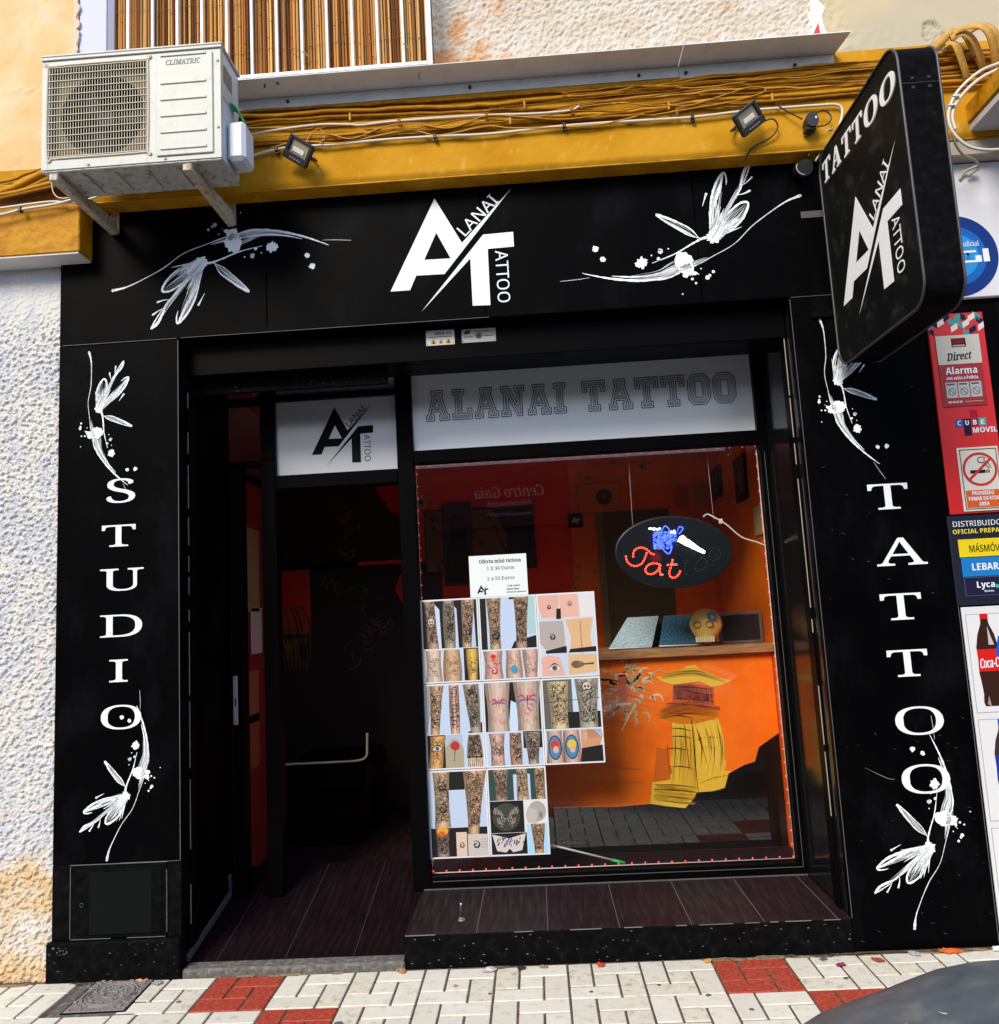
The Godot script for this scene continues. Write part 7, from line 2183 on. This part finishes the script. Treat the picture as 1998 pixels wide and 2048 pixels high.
			p.rect(m, yt - 0.345, m + 0.19, yt - 0.173, dk, 1)
			p.disc(Vector2(m + 0.09, yt - 0.26), 0.078, 0.075, Color(0.05, 0.048, 0.045), 2, 24)
			for k in 54:
				var a := rng.randf_range(0.1, PI - 0.1)
				var rr := rng.randf_range(0.015, 0.072)
				for e in [-1.0, 1.0]:
					var c := Vector2(m + 0.09 + e * cos(a * 0.5) * rr, yt - 0.26 + sin(a * 2.0) * rr * 0.8)
					p.stroke(curve([c, c + Vector2(e * 0.008, 0.006), c + Vector2(e * 0.006, 0.016)]), [0.001, 0.003, 0.001], Color(0.4, 0.38, 0.32), 4)
			p.rect(m + 0.192, yt - 0.3, w - m, yt - 0.173, Color(0.6, 0.63, 0.66), 1)
			p.disc(Vector2(m + 0.265, yt - 0.235), 0.05, 0.056, Color(0.33, 0.32, 0.31), 2, 20)
			p.poly([Vector2(m + 0.215, yt - 0.21), Vector2(m + 0.198, yt - 0.255), Vector2(m + 0.212, yt - 0.295), Vector2(m + 0.26, yt - 0.3), Vector2(m + 0.265, yt - 0.23)], Color(0.42, 0.4, 0.39), 3)
			p.disc(Vector2(m + 0.285, yt - 0.255), 0.01, 0.018, Color(0.2, 0.18, 0.18), 4, 12)
			p.rect(m, yb, m + 0.2, yt - 0.347, dk, 1)
			p.poly([Vector2(m + 0.005, yb + 0.11), Vector2(m + 0.03, yb + 0.02), Vector2(m + 0.08, yb + 0.01), Vector2(m + 0.1, yb + 0.03), Vector2(m + 0.12, yb + 0.01), Vector2(m + 0.17, yb + 0.02), Vector2(m + 0.195, yb + 0.11), Vector2(m + 0.1, yb + 0.085)], Color(0.55, 0.5, 0.52), 2)
			for k in 44:
				var c := Vector2(m + 0.1 + rng.randf_range(-0.075, 0.075), yb + rng.randf_range(0.035, 0.085))
				p.stroke(curve([c, c + Vector2(0.006, 0.005), c + Vector2(0.004, 0.014)]), [0.001, 0.005, 0.001], [Color(0.03, 0.06, 0.25), ink][k % 2], 5)
			p.rect(m + 0.202, yb, w - m, yt - 0.302, CLOTH * Color(0.8, 1.1, 1.1), 1)
			limb(p, m + 0.265, yb, yt - 0.302, 0.075, 0.05, SKIN[0], ink, 70)
		press("print", p, sh).position.z = 0.0006

# ------------------------------------------------------------------ step bolt, litter
func small_things() -> void:
	var b := thing("floor_bolt", "rusty bolt with washer standing up from the tiled window step", "bolt", Vector3(1.998, 0.15, -0.155))
	var s := stt()
	tube(s, [Vector3(0, 0, 0), Vector3(0, 0.072, 0.0)], 0.0075, 8)
	part("shank", s, mat(0.035, 0.03, 0.028, 0.6, 0.4), b)
	s = stt()
	tube(s, [Vector3(0, 0.0, 0), Vector3(0, 0.007, 0)], 0.019, 12)
	tube(s, [Vector3(0, 0.007, 0), Vector3(0, 0.016, 0)], 0.013, 6)
	part("washer", s, mat(0.24, 0.2, 0.17, 0.5, 0.4), b)
	s = stt()
	tube(s, [Vector3(0, 0.072, 0), Vector3(0, 0.082, 0)], 0.0055, 8)
	part("tip", s, mats.steel, b)
	rng.seed = 41
	var bits := [[2.143, 0.058, 0.034, Color(0.5, 0.44, 0.5), "crumpled white and pink sweet wrapper at the foot of the step", "wrapper"], [2.29, 0.05, 0.025, Color(0.02, 0.02, 0.022), "black crumb of plastic at the foot of the step", "litter"], [2.394, 0.045, 0.022, Color(0.24, 0.21, 0.1), "dry olive leaf below the step", "leaf"], [2.661, 0.05, 0.025, Color(0.55, 0.05, 0.02), "small red scrap of paper by the middle of the step", "paper scrap"], [1.994, 0.205, 0.012, Color(0.58, 0.28, 0.04), "tiny orange flake on a white paving piece", "litter"], [3.158, 0.05, 0.022, Color(0.6, 0.28, 0.02), "orange scrap left of the red paving block by the step", "paper scrap"], [3.735, 0.14, 0.024, Color(0.2, 0.01, 0.05), "dark crimson wrapper on the pavement before the right pillar", "wrapper"], [3.916, 0.105, 0.028, Color(0.3, 0.04, 0.02), "ring shaped brown red scrap under the right pillar", "paper scrap"], [4.10, 0.055, 0.03, Color(0.4, 0.4, 0.42), "crumpled grey foil against the right pillar's foot", "foil"], [4.27, 0.04, 0.055, Color(0.62, 0.12, 0.015), "long orange strip lying at the right pillar's foot", "paper scrap"], [4.505, 0.045, 0.05, Color(0.72, 0.72, 0.74), "white crumpled bag at the far right corner of the pillar", "bag"], [0.47, 0.03, 0.03, Color(0.6, 0.28, 0.08), "orange peel scrap at the upper corner of the iron cover", "peel"], [0.56, 0.07, 0.028, Color(0.3, 0.28, 0.26), "grey leaf scrap right of the iron cover", "leaf"], [1.72, 0.035, 0.03, Color(0.4, 0.2, 0.1), "brown dry leaf in the corner of the door sill and step", "leaf"]]
	for q in bits:
		s = stt()
		s.set_smooth_group(-1)
		var n := 7
		var g := []
		var big: float = q[2]
		for j in n:
			for i in n:
				var u := Vector2(i, j) / (n - 1.0) * 2.0 - Vector2.ONE
				var f := u * Vector2(1.0, 0.55 if big > 0.04 else 0.75) * big * rng.randf_range(0.8, 1.15)
				if u.length() > 1.1:
					f *= 0.75
				g.append(Vector3(f.x, 0.003 + rng.randf_range(0.0, 0.42) * big * (1.0 - u.length() * 0.55) * (0.4 if big > 0.045 and q[0] < 4.4 else 1.0), f.y))
		for j in n - 1:
			for i in n - 1:
				quad_out(s, g[j * n + i], g[j * n + i + 1], g[(j + 1) * n + i + 1], g[(j + 1) * n + i], Vector3(0, -1, 0))
		var m := mat(q[3].r, q[3].g, q[3].b, 0.6)
		var o := part((q[5] as String).replace(" ", "_"), s, m, self)
		o.position = Vector3(q[0], 0.001, q[1])
		o.rotation.y = 0.0 if big > 0.045 else rng.randf_range(0, TAU)
		tag(o, q[4], q[5])

# ------------------------------------------------------------------ parked car: only its bonnet corner shows, the pane mirrors the rest
func car_top(x: float) -> float:
	var k := [[2.62, 0.46], [2.7, 0.58], [2.85, 0.68], [3.1, 0.79], [3.4, 0.86], [3.8, 0.885], [4.1, 0.92], [4.3, 1.0], [5.0, 1.03], [6.6, 1.03], [6.8, 0.95], [6.88, 0.6]]
	for i in k.size() - 1:
		if x <= k[i + 1][0]:
			return lerpf(k[i][1], k[i + 1][1], smoothstep(0.0, 1.0, (x - k[i][0]) / (k[i + 1][0] - k[i][0])) * 0.5 + 0.5 * clampf((x - k[i][0]) / (k[i + 1][0] - k[i][0]), 0, 1))
	return k[k.size() - 1][1]

func car() -> void:
	var zc := 2.7
	var c := thing("parked_car", "dark grey parked car nosing in at the bottom right, dusty bonnet scratched", "car", Vector3(0, 0, 0))
	var paint := noisy([lin(0.05, 0.062, 0.07), lin(0.085, 0.103, 0.115), lin(0.2, 0.185, 0.15)], [0.0, 0.6, 1.0], 0.012, 6, Vector3(1.3, 1.3, 1.3), 0.42, 88, 0.5)
	var s := stt()
	s.set_smooth_group(0)
	var xs := []
	for i in 60:
		xs.append(lerpf(2.62, 6.88, i / 59.0))
	var grid := []
	var n := 28
	for x in xs:
		var top := car_top(x)
		var nose := clampf((x - 2.62) / 0.75, 0.0, 1.0) * clampf((6.88 - x) / 0.5, 0.0, 1.0)
		var hw: float = lerpf(0.62, 0.86, sqrt(nose))
		var bot := lerpf(0.24, 0.18, nose)
		for k in n:
			var a := PI * k / (n - 1)
			var e := 0.38
			var cz := signf(cos(a)) * pow(absf(cos(a)), e)
			var sy := pow(maxf(sin(a), 0.0), e * 1.2)
			grid.append(Vector3(x, lerpf(bot, top, sy), zc - cz * hw))
	for i in xs.size() - 1:
		for k in n - 1:
			quad_out(s, grid[i * n + k], grid[(i + 1) * n + k], grid[(i + 1) * n + k + 1], grid[i * n + k + 1], Vector3(xs[i], 0.5, zc))
	for k in range(1, n - 1):
		tri_out(s, grid[0], grid[k], grid[k + 1], Vector3(4, 0.5, zc))
		var z := (xs.size() - 1) * n
		tri_out(s, grid[z], grid[z + k], grid[z + k + 1], Vector3(4, 0.5, zc))
	part("body", s, paint, c)
	# glasshouse
	s = stt()
	s.set_smooth_group(0)
	var roof := [[4.15, 0.97, 0.0], [4.55, 1.22, 0.5], [4.95, 1.43, 1.0], [5.5, 1.48, 1.0], [6.1, 1.45, 1.0], [6.5, 1.3, 0.6], [6.78, 1.0, 0.0]]
	var gg := []
	for r in roof:
		for k in 9:
			var t := k / 8.0 * 2.0 - 1.0
			var y: float = r[1] - 0.03 * t * t
			gg.append(Vector3(r[0], y, zc + t * lerpf(0.74, 0.6, r[2])))
	for i in roof.size() - 1:
		for k in 8:
			quad_out(s, gg[i * 9 + k], gg[i * 9 + k + 1], gg[(i + 1) * 9 + k + 1], gg[(i + 1) * 9 + k], Vector3(5.4, 0.5, zc))
	part("roof", s, paint, c)
	var glass := mat(0.012, 0.014, 0.016, 0.08)
	s = stt()
	quad_out(s, Vector3(4.2, 1.015, zc - 0.66), Vector3(4.2, 1.015, zc + 0.66), Vector3(4.9, 1.418, zc + 0.54), Vector3(4.9, 1.418, zc - 0.54), Vector3(5.4, 0.5, zc))
	part("windscreen", s, glass, c)
	for sd in [-1.0, 1.0]:
		s = stt()
		prism(s, [Vector2(4.2, 0.99), Vector2(6.74, 0.99), Vector2(6.5, 1.27), Vector2(6.1, 1.42), Vector2(4.95, 1.40)], -0.01, 0.01)
		var side := part("side_panel", s, paint, c)
		side.transform = Transform3D(Basis(Vector3.RIGHT, 0.3 * sd), Vector3(0, -0.02 + 0.3 * 0.0, 0))
		side.position = Vector3(0, 0.0, 0)
		side.transform = Transform3D(Basis(Vector3.RIGHT, -0.3 * sd), Vector3(0, 1.0 - 1.0 * cos(0.3), zc + sd * 0.745 + sd * sin(0.3)))
		for w in [[4.5, 5.3], [5.4, 6.4]]:
			s = stt()
			prism(s, [Vector2(w[0], 1.04), Vector2(w[1], 1.04), Vector2(w[1] - (0.1 if w[1] > 6 else 0.0), 1.35), Vector2(w[0] + (0.42 if w[0] < 5 else 0.0), 1.35)], -0.013, 0.013)
			part("side_window", s, glass, c).transform = side.transform
	for wx in [3.35, 6.05]:
		for sd in [-1.0, 1.0]:
			var ty := stt()
			var ring := []
			for a in 28:
				ring.append(Vector2(wx + cos(TAU * a / 28) * 0.3, 0.2 + sin(TAU * a / 28) * 0.3))
			prism(ty, ring, zc + sd * 0.865 - 0.09 - sd * 0.02, zc + sd * 0.865 + 0.02)
			var wheel := part("wheel", ty, mats.black_plastic, c)
			var rm := stt()
			for k in 5:
				var d := Vector2.from_angle(TAU * k / 5)
				tube(rm, [Vector3(wx, 0.2, zc + sd * 0.888), Vector3(wx + d.x * 0.2, 0.2 + d.y * 0.2, zc + sd * 0.888)], 0.022, 6)
			part("rim", rm, mats.steel, wheel)
	for sd in [-1.0, 1.0]:
		s = stt()
		bx(s, Vector3(2.66, 0.48, zc + sd * 0.48 - 0.13), Vector3(2.84, 0.59, zc + sd * 0.48 + 0.13), 0.04)
		part("headlight", s, mat(0.5, 0.5, 0.48, 0.1), c)
		s = stt()
		bx(s, Vector3(4.42, 0.99, zc + sd * 0.9 - 0.08), Vector3(4.55, 1.12, zc + sd * 0.9 + 0.08), 0.04)
		part("door_mirror", s, paint, c)
	box("bumper", Vector3(2.58, 0.24, zc - 0.66), Vector3(2.72, 0.45, zc + 0.66), paint, c, 0.05)
	var p := Pr.new()
	rng.seed = 52
	s = stt()
	for k in 34:
		var x := rng.randf_range(2.85, 3.8)
		var z := rng.randf_range(2.0, 2.9)
		var a := rng.randf_range(0, TAU)
		var l := rng.randf_range(0.003, 0.03)
		var q := []
		for i in 3:
			var xx := x + cos(a + i * 0.2) * l * i * 0.5
			var zz := z + sin(a + i * 0.2) * l * i * 0.5
			var t := clampf(absf(zz - zc) / 0.86, 0, 0.99)
			var cosa := pow(t, 1.0 / 0.38)
			q.append(Vector3(xx, lerpf(0.18, car_top(xx), pow(sqrt(1 - cosa * cosa), 0.456)) + 0.001, zz))
		tube(s, q, rng.randf_range(0.0006, 0.0016), 4)
	part("scratches", s, mat(0.5, 0.52, 0.52, 0.5), c).set_meta("kind", "stuff")

# ------------------------------------------------------------------ the other side of the street, seen mirrored in the pane
func across_the_street() -> void:
	var b := thing("opposite_building", "low building across the street behind the viewer, mirrored in the window", "building", Vector3(0, 0, 0))
	var wall := mat(0.1, 0.07, 0.06, 0.85)
	box("wall", Vector3(-16, 3.6, 8.2), Vector3(22, 4.15, 12.0), wall, b, 0.02)
	box("ground_floor", Vector3(-16, 0.0, 8.2), Vector3(22, 3.599, 12.0), mat(0.03, 0.018, 0.024, 0.7), b, 0.0)
	var pane := mat(0.03, 0.035, 0.04, 0.1)
	for i in 6:
		box("shop_window", Vector3(-13 + i * 5.0, 0.5, 8.15), Vector3(-9.5 + i * 5.0, 2.7, 8.21), pane, b, 0.01)
	var sg := thing("therapy_sign", "dark purple shop sign across the street with white script, mirrored in the pane", "sign", Vector3(2.1, 3.45, 8.1))
	box("board", Vector3(-1.3, -0.4, 0.0), Vector3(1.3, 0.42, 0.08), mat(0.05, 0.012, 0.04, 0.5), sg, 0.01)
	var back := Basis(Vector3.UP, PI)
	words("lettering", "Centro Gaia", font("Droid Serif", false, true), Vector3(0.02, 0.2, -0.002), 1.18, 0.2, mats.rail, sg, 0.0, 0.25, back)
	words("lettering", "Fisioterapia", font("Droid Serif", false, true), Vector3(0.02, -0.02, -0.002), 0.76, 0.14, mats.rail, sg, 0.0, 0.25, back)
	words("lettering", "Cita previa: 683 198 776", font("Droid Sans"), Vector3(0.02, -0.2, -0.002), 0.8, 0.08, mats.rail, sg, 0.0, 0.0, back)
